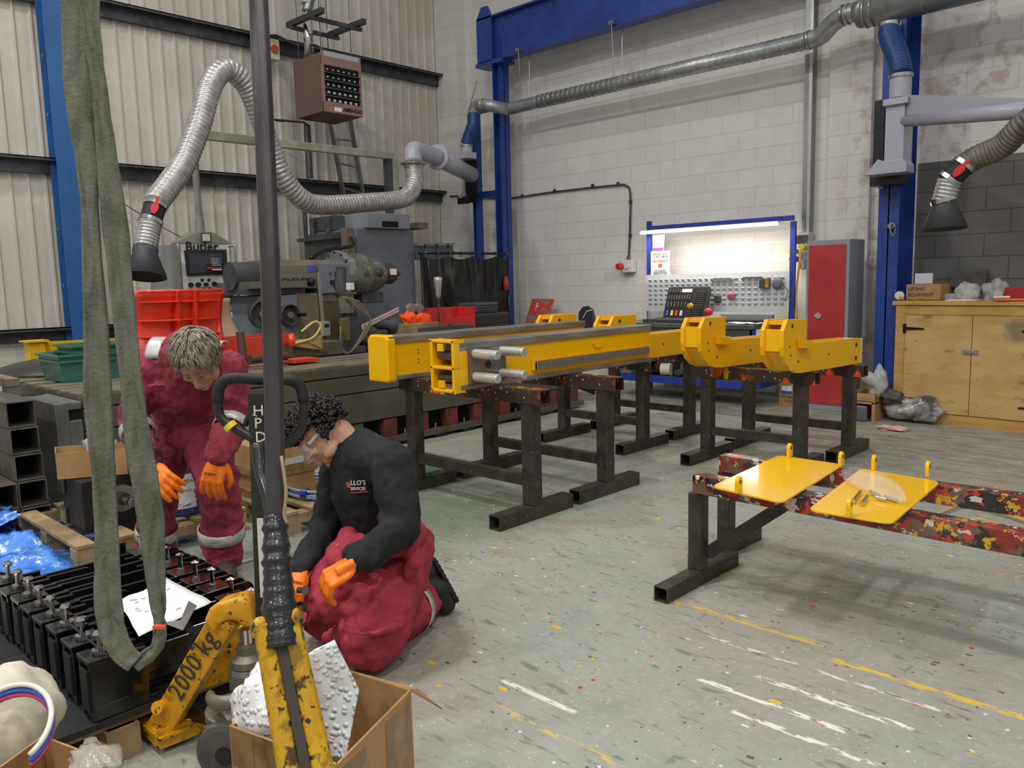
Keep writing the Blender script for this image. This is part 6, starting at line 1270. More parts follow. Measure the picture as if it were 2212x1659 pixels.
P=[at(132,962,d=4.62),at(178,980,d=4.45),at(285,955,d=4.40),at(238,942,d=4.65)]; z1=.575; z0=.43; Q=[V(p.x,p.y,z1) for p in P]; Q=[V(-4.98,1.46,z1),V(-4.78,1.40,z1),V(-4.60,1.70,z1),V(-4.80,1.78,z1)]
for i in range(4): a,b_=Q[i],Q[(i+1)%4]; MB().add([V(a.x,a.y,z0),V(b_.x,b_.y,z0),b_,a],[(0,1,2,3)]).build('side_panel',card,r,solid=.005)
MB().add([V(p.x,p.y,z0+.004) for p in Q],[(0,1,2,3)]).build('bottom_panel',card,r,solid=.005)
lump((-4.76,1.62,.56),(.09,.07,.09),64,mat('film_clear','#d4d8e6',.12,alpha=.55,coat=.6,bump=.5,bs=22),'plastic_bag','clear plastic bag poking out of the box on the black gearbox','bag',.6)
r=thing('paint_bucket','dark blue bucket with white label and wire handle on the pallet','bucket',(-4.60,1.98,.146)); bc=V(-4.60,1.98,.148); bb_=mat('bucket_blue','#2b3a86',.25,0,coat=.5)
MB().lathe([(.0,0),(.118,0),(.13,.02),(.135,.32),(.142,.325),(.142,.34),(.130,.34),(.126,.30),(.122,.03),(0,.03)],bc,n=40).build('pail',bb_,r,smooth=False)
MB().lathe([(.134,.27),(.140,.275),(.140,.285),(.134,.29)],bc,n=40).build('pail_ridge',bb_,r)
cv=V(0,0,0)-bc; a0=math.atan2(cv.y,cv.x); lb_=MB(); vs=[];n=14
for z in (.05,.25):
    for k in range(n+1): a=a0-.35+1.05*k/n; rr=.1335 if z<.1 else .1365; vs.append(bc+V(rr*math.cos(a),rr*math.sin(a),z))
lb_.add(vs,[(k,k+1,n+2+k,n+1+k) for k in range(n)]); lb_.build('label',white,r,solid=.001)
tU=V(-math.sin(a0+.15),math.cos(a0+.15),0); tO=bc+V(math.cos(a0+.15),math.sin(a0+.15),0)*.1395
for s_,z,sz in (('PRO GREASE',.20,.028),('HIGH PERFORMANCE',.15,.013),('GREASE',.13,.013),('12.5 KILOS',.065,.024)): text(s_,'lettering',sz,tO-tU*.075+V(0,0,z),tU,(0,0,1),ink,r,ext=.0004)
MB().tube(spline([bc+tU*.137+V(0,0,.29),bc+tU*.17+V(0,0,.2)+V(.03,0,0),bc+tU*.12+V(.10,-.07,.10),bc+V(.14,-.06,.07)],8),.004,6).build('wire_handle',mat('wire_white','#d9d8d4',.3,.4),r,smooth=True)
r=thing('parcel','taped brown parcel standing behind the bending man','parcel',(-4.5,2.55,.14)); 
pc=mat('parcel_brown','#a4825a',.8,0,'#977549',5); MB().bb(-4.85,-4.42,2.42,2.78,.142,.47).build('carton',pc,r,bevel=.005)
MB().bb(-4.86,-4.41,2.41,2.79,.28,.33).build('brown_tape',tape,r); MB().bb(-4.419,-4.412,2.43,2.70,.345,.385).build('label',mat('label_greyw','#bdbcb8',.4),r); MB().bb(-4.86,-4.41,2.41,2.79,.142,.19).build('brown_tape',tape,r)
MB().add([(-4.42,2.5,.47),(-4.42,2.68,.47),(-4.5,2.7,.56),(-4.5,2.58,.56)],[(0,1,2,3)]).build('flap',pc,r,solid=.004)
one(MB().lathe([(.0,0),(.05,0),(.05,.09),(.0,.09)],(-4.15,2.75,.142),n=20),'black_reel',rubber,'black ribbed reel on the pallet behind the truck handle','reel',bevel=.01)
r=thing('hose_coil','coil of pale blue hose tied with tape on the rear pallet','hose',(-4.55,3.0,.2)); hc=mat('hose_pale','#8fa3c8',.2,0,coat=.5)
cc_=V(-4.36,2.86,.0)
for k in range(7): rr=.285-.012*(k%3); MB().tube([cc_+V(rr*math.cos(t),rr*math.sin(t),.16+.013*(k//2)+.004*math.sin(3*t+k)) for t in [i*math.pi/20 for i in range(40)]],.0075,7,closed=True).build('hose_turn',hc,r,smooth=True)
for a in (-1.2,.3,2.2): MB().cyl(cc_+V(.275*math.cos(a),.275*math.sin(a),.185)-V(-math.sin(a),math.cos(a),0)*.02,cc_+V(.275*math.cos(a),.275*math.sin(a),.185)+V(-math.sin(a),math.cos(a),0)*.02,.032,n=10).build('blue_tape',mat('tape_blue','#26367e',.3),r)
tm=mat('blue_film','#3f7fe0',.12,0,'#5a97f0',7,coat=.9,bump=.9,bs=12,layers=(('#bcd6f4','n',14,.56,.66),))  # pale noise blotches paint white highlights into the blue film colour
A_,B_,C1,D1=V(-6.0,1.42,0),V(-4.30,1.56,0),V(-4.45,1.22,0),V(-5.25,.62,0)
def tf(u,v):
    l=V(-6.05,1.55,0).lerp(V(-5.35,.72,0),v); rt=V(-4.5,2.0,0).lerp(V(-4.34,1.24,0),v); p=l.lerp(rt,u)
    inside=(p.x>-5.47 and p.x<-4.38 and p.y>1.32); h=.012 if inside else .02+.12*max(0,math.sin(u*3.1)*math.sin(v*3.1))*(.5+noise.noise(V(u*5,v*5,1)))+.03*abs(noise.noise(V(u*16,v*16,4)))
    return (p.x,p.y,h)
one(MB().sheet(tf,60,44),'blue_sheeting',tm,'crumpled blue plastic sheeting spread on the floor by the pallet','plastic sheet',smooth=True,solid=.003)
def tf2(u,v):
    x=-5.5+.35*u; z=.16*(1-v)+.02; y=1.30-.30*v-.1*u*v; return (x+.03*noise.noise(V(u*4,v*4,7)),y+.03*noise.noise(V(u*5,v*5,9)),z+.03*abs(noise.noise(V(u*9,v*9,2))))
one(MB().sheet(tf2,24,20),'blue_sheeting',tm,'blue plastic draped over the far corner of the light pallet','plastic sheet',smooth=True,solid=.003)
one(MB().sheet(lambda u,v:(-4.15+.28*u,1.75+.3*v,.01+.05*abs(noise.noise(V(u*5,v*5,3)))*math.sin(u*3.1)),16,14),'clear_sheeting',mat('film_clear2','#c8d0d4',.1,alpha=.5,coat=.8,bump=.8,bs=15),'scrap of clear film on the floor between the man and pallet','plastic sheet',smooth=True,solid=.003)
# ================= people =================
CR=Vector([r[0] for r in RW]); CU=-Vector([r[1] for r in RW]); CF=Vector([r[2] for r in RW])
skin=mat('skin','#c08a70',.5,0,'#b07a62',5,bump=.03,bs=60); skin2=mat('skin_pale','#c99a80',.5,0,'#b98770',6,bump=.03,bs=60)
glove=mat('glove_orange','#f47f12',.45,0,'#ea7208',9,bump=.08,bs=50)
cov=mat('coverall','#99384d',.85,0,'#842e40',4,bump=.7,bs=9,layers=(('#4a262c','n',2.6,.54,.68),)); cov2=mat('coverall_b','#a63447',.85,0,'#922c3e',4,bump=.7,bs=9,layers=(('#5c2a34','n',3,.62,.76),))
refl=mat('reflective','#bdbdb8',.35,.2,'#a9a9a5',20)
jump=mat('jumper_black','#1d1e20',.9,0,'#242527',8,bump=.25,bs=16)
boot=mat('boot_black','#23211f',.6,0,'#2e2b28',9,bump=.2,bs=30); boot2=mat('boot_brown','#4a4138',.65,0,'#3b342d',8,bump=.2)
def J(px,py,d): return at(px,py,d=d)
def capsule(mb,pts,rs,n=14,fl=None):
    mb.tube(pts,rs,n,fl=fl)
    for p,r_ in zip(pts,rs): mb.ell(p,r_*.99 if not fl else r_*min(fl),n=12,m=8)
    return mb
def frame(c,fwd,up):
    y=Vector(fwd).normalized(); z=Vector(up); z=(z-y*z.dot(y)).normalized(); x=y.cross(z); M=Matrix((x,y,z)).transposed().to_4x4(); M.translation=c; return M
def head_parts(mb,M,s=1.0):
    def e(c,r_): 
        r_=(r_,)*3 if isinstance(r_,(int,float)) else r_
        t=MB().ell((0,0,0),1,n=16,m=10); mb.add([M@(V(v.x*r_[0],v.y*r_[1],v.z*r_[2])*s+Vector(c)*s) for v in t.v],t.f)
    e((0,-.005,.025),(.074,.096,.088)); e((0,.030,-.035),(.060,.062,.078)); e((0,.045,-.070),(.046,.046,.045)); e((0,.072,-.102),(.022,.018,.016))
    e((0,.070,.030),(.055,.026,.035)); e((.0,.086,.016),(.048,.010,.010))      # forehead and brow ridge
    for k in range(5): e((0,.092+.0052*k,.006-.0105*k),(.0085+.0012*k,.010,.010))   # nose ridge
    e((0,.113,-.040),(.012,.012,.010))
    for x in (-1,1):
        e((x*.011,.104,-.043),(.0075,.010,.007)); e((x*.040,.068,-.028),(.022,.020,.018)); e((x*.028,.084,.002),(.0145,.010,.009))
        e((x*.048,.028,-.070),(.020,.035,.024))
        e((x*.077,-.004,-.005),(.006,.017,.028)); e((x*.081,-.012,.010),(.005,.013,.014)); e((x*.079,-.002,-.028),(.005,.008,.010))
    e((0,.096,-.066),(.022,.010,.006)); e((0,.093,-.077),(.019,.010,.007)); e((0,.090,-.056),(.017,.012,.007))
def glove_mesh(mb,wr,dr,nrm,side,curl,s=1.0,spread=1.0,cuff=.05):
    """wr wrist, dr pointing to the knuckles, nrm back of hand, side=+1 thumb on +x"""
    M=frame(wr,dr,nrm)
    def P(x,y,z): return M@(V(x,y,z)*s)
    mb.add([P(v.x*.044,v.y*.052+.052,v.z*.017) for v in MB().ell((0,0,0),1,n=16,m=10).v],MB().ell((0,0,0),1,n=16,m=10).f)
    mb.tube([P(0,-cuff,0),P(0,0,0),P(0,.03,0),P(0,.06,0)],[.034*s,.030*s,.036*s,.040*s],14,fl=(1,.62))
    for k,(x,L,ang) in enumerate(((-.033,.80,-.16),(-.012,.96,-.05),(.011,1.0,.05),(.032,.90,.15))):
        x*=side; ang*=side*spread; p=V(x,.088,.002); a=.18+curl*.35; pts=[V(x*.9,.05,.0),p.copy()]; rs=[.0125,.012]
        for j,l in enumerate((.040*L,.026*L,.021*L)):
            a+=curl*(.75,.85,.6)[j]; d_=V(math.sin(ang)*math.cos(a),math.cos(ang)*math.cos(a),-math.sin(a)); p=p+d_*l; pts.append(p.copy()); rs.append((.0115,.0108,.0095)[j])
        capsule(mb,[P(*q) for q in pts],[q*s for q in rs],10)
    th=[V(side*.030,.018,-.004),V(side*.052,.048,-.016),V(side*.060,.078,-.026-.014*curl),V(side*(.058-.018*curl),.100,-.034-.02*curl)]
    capsule(mb,[P(*q) for q in th],[.015*s,.0125*s,.0115*s,.0095*s],10)
def hairmass(root,M,s,m,n,kind,seed,cover):
    rr=random.Random(seed); mb=MB()
    t=MB().ell((0,0,0),1,n=28,m=18)
    shell=MB(); vs=[]
    for v in t.v:
        k=1+.05*noise.noise(v*3+V(seed,0,0)); vs.append(M@(V(v.x*.083*k,v.y*.104*k-.008,v.z*.094*k+.030)*s))
    keep=[f for f in t.f if cover(sum((t.v[i] for i in f),V(0,0,0))/len(f))]
    shell.add(vs,keep); cap=shell.build('hair',m,root,smooth=True,solid=.006)
    for i in range(n):
        while True:
            v=V(rr.gauss(0,1),rr.gauss(0,1),rr.gauss(0,1)).normalized()
            if cover(v): break
        p=V(v.x*.084,v.y*.106-.008,v.z*.096+.030)
        if kind=='curl':
            ax=V(rr.gauss(0,1),rr.gauss(0,1),rr.gauss(0,1)).normalized(); u=v.cross(ax).normalized(); w_=v.lerp(u.cross(v),rr.random()*.7).normalized(); R2=.007+.008*rr.random(); turns=1+rr.random(); pts=[]
            for k in range(9): a=k/8*turns*6.28; pts.append(M@((p+v*(.004+.016*rr.random()*0+.012*k/8)+u*R2*math.cos(a)+w_*R2*math.sin(a))*s))
            mb.tube(pts,[.0042*s]*7+[.003*s,.0015*s],5)
        else:
            fl=V(.5*v.x+.14*rr.gauss(0,1),.6+.15*rr.gauss(0,1),-.35) if v.z>.2 else V(.1*rr.gauss(0,1),.1,-1)
            fl=(fl-v*fl.dot(v)).normalized(); L=.035+.03*rr.random(); pts=[]
            for k in range(6):
                q=k/5; pp=p+fl*L*q+v*(.006*math.sin(q*3.1)+.003*rr.random()); d2=V(pp.x/.084,(pp.y+.008)/.106,(pp.z-.030)/.096); l=d2.length
                if l<1.02: pp=V(pp.x/l*1.03,(pp.y+.008)/l*1.03-.008,(pp.z-.030)/l*1.03+.030)
                pts.append(M@(pp*s))
            mb.tube(pts,[.0030*s,.0034*s,.0032*s,.0028*s,.002*s,.001*s],5)
    mb.build('hair_lock',m,cap,smooth=True)
    return cap
def band(root,pts,r_,name='reflective_band',w=None,m=None): return MB().tube(pts,r_,20).build(name,m or refl,root,smooth=True)
# ---------- bending man ----------
r=None
b=MB()
hipL,hipR=J(372,925,4.28),J(438,922,4.22); kneeL,kneeR=J(345,1055,4.08),J(474,1062,3.98); anL,anR=J(335,1195,4.25),J(482,1205,4.10)
pel=J(404,905,4.34); bel=J(402,870,4.26); che=J(402,815,4.06); upc=J(405,778,3.92)
shL,shR=J(318,782,3.96),J(490,792,3.90); elL,elR=J(288,905,3.98),J(508,905,3.92); wrL,wrR=J(322,1002,3.80),J(470,985,3.72)
nk=J(412,762,3.80); hc_=J(425,772,3.62)
fw=(J(442,850,3.56)-J(425,772,3.62)); fwd=(-CU*.80-CF*.52+CR*.08); upv=(CU*.55-CF*.85-CR*.05)
HM=frame(J(427,775,3.60),fwd,upv)
body=MB()
for p,q,a,c in ((hipL,kneeL,.085,.055),(kneeL,anL,.055,.04),(hipR,kneeR,.085,.055),(kneeR,anR,.055,.04),(shL,elL,.048,.038),(elL,wrL,.038,.026),(shR,elR,.048,.038),(elR,wrR,.038,.026)): capsule(body,[p,q],[a,c])
capsule(body,[pel,bel,che,upc],[.12,.12,.13,.10]); capsule(body,[shL,upc,shR],[.05,.07,.05]); capsule(body,[upc,nk,HM@V(0,-.03,-.03)],[.065,.056,.054])
head_parts(body,HM,1.08)
man=tag(body.build('person',skin,None,remesh=.0062,smi=2),'person in maroon coverall bending forward, orange-gloved hands on knees','person'); MINV[man.name]=Matrix.Identity(4)
c=MB(); dn=V(0,0,-1)
capsule(c,[hipL,hipL.lerp(kneeL,.5),kneeL,kneeL.lerp(anL,.55),anL+V(0,0,.02)],[.125,.112,.092,.092,.090]); capsule(c,[hipR,hipR.lerp(kneeR,.5),kneeR,kneeR.lerp(anR,.55),anR+V(0,0,.02)],[.125,.112,.098,.098,.094])
capsule(c,[pel,bel,che,upc+CU*.0],[.165,.175,.185,.15]); capsule(c,[shL,shL.lerp(upc,.5),upc,shR.lerp(upc,.5),shR],[.082,.11,.125,.11,.082])
capsule(c,[hipL,pel,hipR],[.13,.15,.13])
capsule(c,[shL,shL.lerp(elL,.5),elL,elL.lerp(wrL,.6),wrL],[.088,.078,.070,.066,.052]); capsule(c,[shR,shR.lerp(elR,.5),elR,elR.lerp(wrR,.6),wrR],[.088,.078,.072,.070,.056])
# collar, pockets, folds
for k in range(34):
    rr=R_; L=[(shL,elL,.074),(elL,wrL,.064),(shR,elR,.074),(elR,wrR,.066),(hipL,kneeL,.108),(kneeL,anL,.090),(hipR,kneeR,.108),(kneeR,anR,.094)][k%8]
    t=rr.random(); p=L[0].lerp(L[1],t); ax=(L[1]-L[0]).normalized(); u=ax.orthogonal().normalized(); w_=ax.cross(u); a0=rr.random()*6.28; pts=[p+ax*(.03*math.sin(q*.9))+(u*math.cos(a0+q*.35)+w_*math.sin(a0+q*.35))*(L[2]+.002) for q in range(6)]
    c.tube(pts,[.004,.010,.013,.012,.009,.004],7)
for px,py,dx in ((350,835,30),(455,835,28)): a=J(px-dx,py,3.87);b_=J(px+dx,py-4,3.84); c.tube([a,b_],[.012,.012],8)
cv_=c.build('coverall',cov,man,remesh=.010,smi=3,disp=((.10,.036),(.045,.030),(.02,.008)))
cl=MB(); 
def colpt(a,zz,rr_): return nk+(-CF*.02)+ (CR*math.cos(a)+ (CU*.5+CF*.8).normalized()*math.sin(a))*rr_+( -CF*.6+CU*.8).normalized()*zz
cl.add([colpt(-.9+5.0*i/20,z,q) for z,q in ((-.03,.098),(.035,.092)) for i in range(21)],[(i,i+1,22+i,21+i) for i in range(20)]); cl.build('collar',cov,man,smooth=True,solid=.012)
def patch(root,P_,rad,m=refl,nu=6,nv=6,name='reflective_patch'):
    pass
def wrapband(root,p,q,r0,L,name='reflective_band'):
    ax=(q-p).normalized(); MB().tube([p,p+ax*L*.5,p+ax*L],[r0+.003]*3,26,cap=False).build(name,refl,root,smooth=True,solid=.006,disp=((.14,.008),))
wrapband(man,kneeL.lerp(anL,.58),anL,.099,.055); wrapband(man,kneeR.lerp(anR,.52),anR,.108,.055)
wrapband(man,elL.lerp(wrL,.22),wrL,.078,.05); wrapband(man,elR.lerp(wrR,.12),wrR,.080,.05)
for s_,sh in ((-1,shL),(1,shR)):
    c0=upc.lerp(sh,.62 if s_<0 else .80); sd=CR*s_; n_=(CU*.75-CF*.66).normalized()
    t_=n_.cross(CR).normalized(); pts=[]
    MB().sheet(lambda u,v: c0+sd*(u-.5)*.07+(n_*math.cos((v-.4)*1.9)+t_*math.sin((v-.4)*1.9))*.117,6,12).build('shoulder_patch',refl,man,smooth=True,solid=.006)
cap_=lambda v: (v.z>-.12 and v.y<.62+.3*max(0,v.z)) or (v.y<.05 and v.z>-.62) or (v.z>.55)
hairmass(man,HM,1.08,mat('hair_grey','#978d80',.5,0,'#776c60',24),700,'straight',3,cap_)
for x in (-1,1):
    q=[HM@(V(x*(.014+.008*k),.098-.0022*k*k*.6,.021+.002*math.sin(k))*1.08) for k in range(5)]; MB().tube(q,[.003,.004,.004,.003,.0015],6).build('eyebrow',mat('brow_grey','#7a6f64',.7),man)
    MB().tube([HM@(V(x*(.019+.006*k),.0975-.001*k*k,.000)*1.08) for k in range(4)],.0016,5).build('eyelid_line',mat('lid_dark','#6a4238',.7),man)
MB().tube([HM@(V(-.018+.009*k,.1045-.0012*(k-2)**2,-.0715)*1.08) for k in range(5)],.0018,5).build('mouth_line',mat('lip_dark','#7a4640',.6),man)
g=MB(); glove_mesh(g,wrL+(J(334,1015,3.76)-wrL)*.3,J(372,1062,3.72)-wrL,(-CF+CU*.25),1,.36,1.22,1.0,.03); g.build('glove',glove,man,remesh=.0042,smi=2)
g=MB(); glove_mesh(g,wrR+(J(466,1000,3.70)-wrR)*.3,J(455,1058,3.70)-wrR,(-CF+CU*.2),-1,.34,1.22,1.0,.03); g.build('glove',glove,man,remesh=.0042,smi=2)
def bootm(root,an,to,m,L=.29,lace=True):
    b=MB(); t=Vector((to[0],to[1],0)).normalized(); a=V(an.x,an.y,0)
    capsule(b,[V(an.x,an.y,.16),a+V(0,0,.09)],[.052,.055]); capsule(b,[a-t*.05+V(0,0,.052),a+t*.08+V(0,0,.052),a+t*.17+V(0,0,.045)],[.046,.050,.046]); b.build('boot',m,root,remesh=.008,smi=2)
    s_=t.cross(V(0,0,1)); p=[(-.09,-.035),(-.06,-.046),(.1,-.05),(.19,-.04),(.215,0),(.19,.04),(.1,.05),(-.06,.046),(-.09,.035)]
    MB().prism(p,a,t,s_,(0,0,.03)).build('boot_sole',black,root,bevel=.006)
bootm(man,V(anL.x,anL.y,0),-CF-CR*.15,boot); bootm(man,V(anR.x,anR.y,0),-CF*.9+CR*.45,boot2)
# ---------- kneeling man ----------
hN,hF=J(862,1190,3.28),J(800,1175,3.50); kN,kF=J(800,1372,3.02),J(712,1335,3.30); aN,aF=J(915,1290,3.52),J(850,1275,3.70); tN=J(962,1300,3.56)
kN.z=max(kN.z,.13); kF.z=.12
pe=J(838,1178,3.38); be=J(820,1110,3.34); ch=J(795,1040,3.28); up_=J(775,990,3.25)
sN,sF=J(848,1005,3.10),J(738,1000,3.42); eN,eF=J(868,1140,3.02),J(704,1140,3.40); wN,wF=J(775,1212,2.88),J(650,1228,3.16)
nk2=J(752,958,3.22)
HM2=frame(J(694,935,3.20),(-CR*.62-CU*.77-CF*.14),(-CR*.77+CU*.63-CF*.12))
body=MB()
for p,q,a,c_ in ((hN,kN,.085,.06),(kN,aN,.055,.04),(hF,kF,.085,.06),(kF,aF,.055,.04),(sN,eN,.048,.038),(eN,wN,.038,.026),(sF,eF,.048,.038),(eF,wF,.038,.026)): capsule(body,[p,q],[a,c_])
capsule(body,[pe,be,ch,up_],[.11,.11,.12,.09]); capsule(body,[sN,up_,sF],[.05,.07,.05]); capsule(body,[up_,nk2,HM2@V(0,-.045,-.05)],[.066,.058,.056])
head_parts(body,HM2,1.02)
kn=tag(body.build('person',skin2,None,remesh=.0058,smi=2),'person with dark curls kneeling in black jumper and maroon coverall trousers','person'); MINV[kn.name]=Matrix.Identity(4)
c=MB()
capsule(c,[pe,be,ch,up_],[.148,.158,.158,.125]); capsule(c,[sN,sN.lerp(up_,.5),up_,sF.lerp(up_,.5),sF],[.080,.10,.112,.10,.078])
capsule(c,[sN,sN.lerp(eN,.5),eN,eN.lerp(wN,.55),wN],[.090,.082,.076,.062,.046]); capsule(c,[sF,sF.lerp(eF,.5),eF,eF.lerp(wF,.55),wF],[.084,.076,.068,.056,.042])
for k in range(26):
    L=[(sN,eN,.080),(eN,wN,.060),(sF,eF,.074),(pe,ch,.154)][k%4]; t=R_.random(); p=L[0].lerp(L[1],t); ax=(L[1]-L[0]).normalized(); u=ax.orthogonal().normalized(); w_=ax.cross(u); a0=R_.random()*6.28
    c.tube([p+ax*(.03*math.sin(q*.8+k))+(u*math.cos(a0+q*.33)+w_*math.sin(a0+q*.33))*(L[2]+.001) for q in range(6)],[.004,.009,.012,.011,.008,.004],7)
c.build('jumper',jump,kn,remesh=.010,smi=3,disp=((.12,.026),(.05,.016)))
# polo collar
cn_=(HM2@V(0,-.045,-.05)-up_).normalized(); cr_=cn_.orthogonal().normalized(); cw=cn_.cross(cr_); cb=nk2.lerp(up_,.25)
MB().add([cb+cn_*z+(cr_*math.cos(6.28*i/24)+cw*math.sin(6.28*i/24))*q for z,q in ((-.03,.100),(.0,.088),(.04,.079)) for i in range(24)],[(j*24+i,j*24+(i+1)%24,(j+1)*24+(i+1)%24,(j+1)*24+i) for j in range(2) for i in range(24)]).build('polo_collar',jump,kn,smooth=True,solid=.008)
# coverall trousers with the top tied round the waist
c=MB()
capsule(c,[hN,hN.lerp(kN,.35),hN.lerp(kN,.7),kN],[.140,.150,.145,.125]); capsule(c,[kN+V(0,0,-.01),kN.lerp(aN,.5),aN],[.118,.105,.088]); capsule(c,[hF,hF.lerp(kF,.5),kF],[.135,.135,.118]); capsule(c,[kF,kF.lerp(aF,.5),aF],[.105,.095,.08]); capsule(c,[hN,pe,hF],[.145,.155,.135])
fr=J(760,1240,3.08); capsule(c,[J(770,1195,3.12),J(735,1300,3.10),J(725,1325,3.14)],[.085,.105,.09]); capsule(c,[J(758,1165,3.22),J(720,1260,3.18),J(700,1320,3.2)],[.06,.09,.1])
capsule(c,[J(905,1165,3.30),J(900,1215,3.28),J(905,1265,3.35)],[.06,.055,.05])
for k in range(40):
    L=[(hN,kN,.142),(kN,aN,.102),(hF,kF,.128),(hN,kN,.145),(J(770,1195,3.12),J(725,1325,3.14),.098)][k%5]; t=R_.random(); p=L[0].lerp(L[1],t); ax=(L[1]-L[0]).normalized(); u=ax.orthogonal().normalized(); w_=ax.cross(u); a0=R_.random()*6.28
    c.tube([p+ax*(.05*math.sin(q*.6+k)+.01*q)+(u*math.cos(a0+q*.28)+w_*math.sin(a0+q*.28))*(L[2]+.001) for q in range(7)],[.004,.010,.014,.015,.012,.008,.004],7)
for v in c.v: v.z=max(v.z,.008)
c.build('coverall_trousers',cov2,kn,remesh=.011,smi=3,disp=((.13,.040),(.055,.028),(.022,.007)))
tie=MB(); capsule(tie,[J(905,1158,3.2),J(870,1180,3.08),J(820,1195,3.04),J(775,1190,3.08),J(745,1172,3.18)],[.035,.038,.035,.034,.03]); capsule(tie,[J(885,1175,3.07),J(893,1215,3.05),J(880,1240,3.05)],[.03,.034,.02]); capsule(tie,[J(745,1165,3.2),J(725,1190,3.2),J(730,1215,3.16)],[.03,.035,.03])
tie.build('tied_sleeve',cov2,kn,remesh=.009,smi=2,disp=((.06,.022),))
for k in range(3): MB().tube(spline([J(728,1178+k*8,3.13),J(745,1172+k*8,3.11),J(762,1170+k*8,3.12)],5),.008,8,fl=(1,.6)).build('reflective_fold',refl,kn,smooth=True)
MB().tube(spline([J(780,1222,3.03),J(792,1212,3.0),J(803,1205,3.0)],5),.012,8,fl=(1,.5)).build('reflective_fold',refl,kn,smooth=True)
ax=(aN-kN).normalized(); p=kN.lerp(aN,.62); MB().tube([p,p+ax*.06],[.118,.112],26,cap=False).build('reflective_band',refl,kn,smooth=True,solid=.004,disp=((.10,.02),))
# boots: toes on the floor, soles facing back
b=MB(); h_=J(922,1232,3.50); t1=J(962,1308,3.54); t1.z=max(t1.z,.05); capsule(b,[aN,h_,J(945,1270,3.5),t1],[.05,.050,.050,.048]); b.build('boot',boot,kn,remesh=.008,smi=2)
sd=(t1-h_).normalized(); sn=(CR*.75+CU*.5+CF*.3); sn=(sn-sd*sn.dot(sd)).normalized(); sx=sd.cross(sn)
pr=[(-.04,-.036),(.0,-.043),(.12,-.048),(.19,-.036),(.20,0),(.19,.036),(.12,.048),(.0,.043),(-.04,.036)]
sb=MB().prism(pr,h_+sn*.036,sd,sx,sn*.018); 
for k in range(9): q=h_+sn*.05+sd*(-.02+.024*k); sb.beam(q-sx*.038,q+sx*.038,.012,.014,up=sn)
sb.build('boot_sole',rubber,kn,bevel=.003)
b=MB(); h2=J(862,1225,3.72); t2=J(905,1300,3.78); t2.z=.05; capsule(b,[aF,h2,t2],[.05,.05,.048]); b.build('boot',boot,kn,remesh=.008,smi=2)
cap2=lambda v: (v.z>.12 and v.y<.86+.1*v.z) or (v.y<.05 and v.z>-.45)
hairmass(kn,HM2,1.05,mat('hair_dark','#1a1412',.45,0,'#2e211b',18),820,'curl',5,cap2)
# longer fringe over the forehead
fr=MB(); rr=random.Random(9)
for k in range(150):
    p=V(rr.uniform(-.065,.065),.070+.03*rr.random(),.075+.05*rr.random()); R2=.008+.008*rr.random(); a0=rr.random()*6
    fr.tube([HM2@((p+V(R2*math.cos(a0+q*.9),.004*q,R2*math.sin(a0+q*.9)-.002*q))) for q in range(8)],[.004]*6+[.003,.0015],5)
fr.build('fringe',mat('hair_dark','#1a1412'),kn,smooth=True)
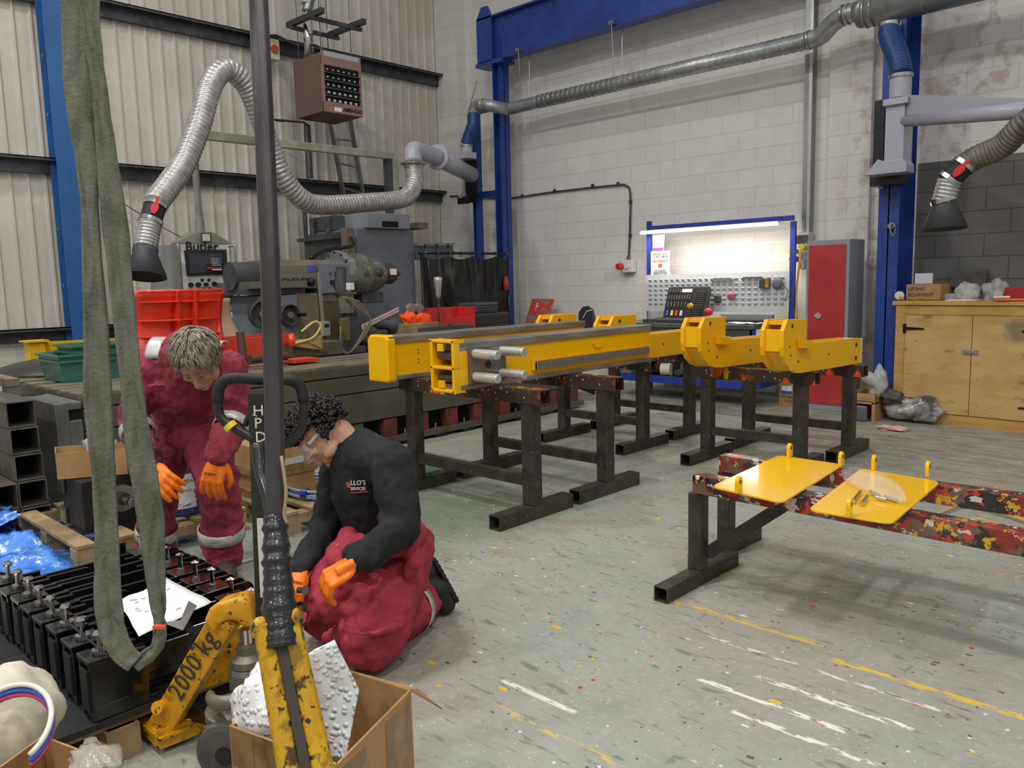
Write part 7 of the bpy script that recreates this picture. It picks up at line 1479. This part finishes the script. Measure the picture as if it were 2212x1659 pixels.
# beard shadow, lips, ear stud, glasses
MB().tube([HM2@V(-.018+.009*k,.0995-.0012*(k-2)**2,-.068) for k in range(5)],.0017,5).build('mouth_line',mat('lip_dark','#7a4640'),kn)
for x in (-1,1): MB().tube([HM2@V(x*(.016+.008*k),.094-.0018*k*k,.020) for k in range(5)],[.003,.004,.004,.003,.0015],6).build('eyebrow',mat('brow_dark','#2a1c16',.7),kn)
st=MB()
for k in range(260):
    a=rr.uniform(-1.25,1.25); z=rr.uniform(-.115,-.055); rad=.060 if z>-.09 else .045; st.ell(HM2@V(math.sin(a)*rad*1.0,.034+math.cos(a)*(.060 if z>-.09 else .055),z),.0013,n=5,m=3)
tag(st.build('stubble',mat('brow_dark','#2a1c16'),kn),kind='stuff')
for x in (-1,1): MB().ell(HM2@V(x*.084,-.003,-.036),.0075,n=10,m=6).build('ear_stud',black,kn,smooth=True)
gl_=mat('glasses_clear','#dfe6ea',.06,alpha=.16,coat=.8)
MB().sheet(lambda u,v: HM2@V(.078*math.sin((u-.5)*2.3),.036+.082*math.cos((u-.5)*2.3),.022-.048*v),20,5).build('safety_glasses',gl_,kn,smooth=True,solid=.0018)
for x in (-1,1): MB().beam(HM2@V(x*.076,.06,.008),HM2@V(x*.083,-.01,.006),.003,.012,up=HM2.to_3x3()@V(0,0,1)).build('glasses_arm',mat('glasses_arm','#c9cfd2',.1,alpha=.6,coat=.6),kn)
MB().tube([HM2@V(.079*math.sin((u/12-.5)*2.3),.037+.083*math.cos((u/12-.5)*2.3),-.026) for u in range(13)],.0018,5).build('glasses_rim',mat('rim_pale','#d4d9da',.15),kn)
# gloves
g=MB(); glove_mesh(g,wN+(J(765,1222,2.86)-wN)*.5,J(690,1262,2.84)-wN,(CU*.75-CF*.5-CR*.2),1,.62,1.22,.35,.0); g.build('glove',glove,kn,remesh=.0042,smi=2)
g=MB(); glove_mesh(g,wF,J(632,1275,3.10)-wF,(CU*.3-CF*.9),1,.5,1.15,.6,.01); g.build('glove',glove,kn,remesh=.0042,smi=2)
# chest logo
lc=J(757,1048,3.125); U=(CR*.93+CU*.05-CF*.2).normalized(); W=(CU-U*U.dot(CU)).normalized(); wh=mat('logo_white','#d8d4d4',.6); lr=mat('logo_red','#b23a46',.6)
text("LLO'S",'chest_lettering',.026,lc,U,W,wh,kn,ext=.001); text('ERVICES','chest_lettering',.017,lc-W*.02,U,W,wh,kn,ext=.001)
MB().beam(lc-W*.03+U*.0,lc-W*.026+U*.07,.003,.004,up=W).build('logo_swoosh',lr,kn); MB().beam(lc+W*.012-U*.012,lc-W*.01-U*.004,.003,.012,up=U).build('logo_mark',lr,kn)
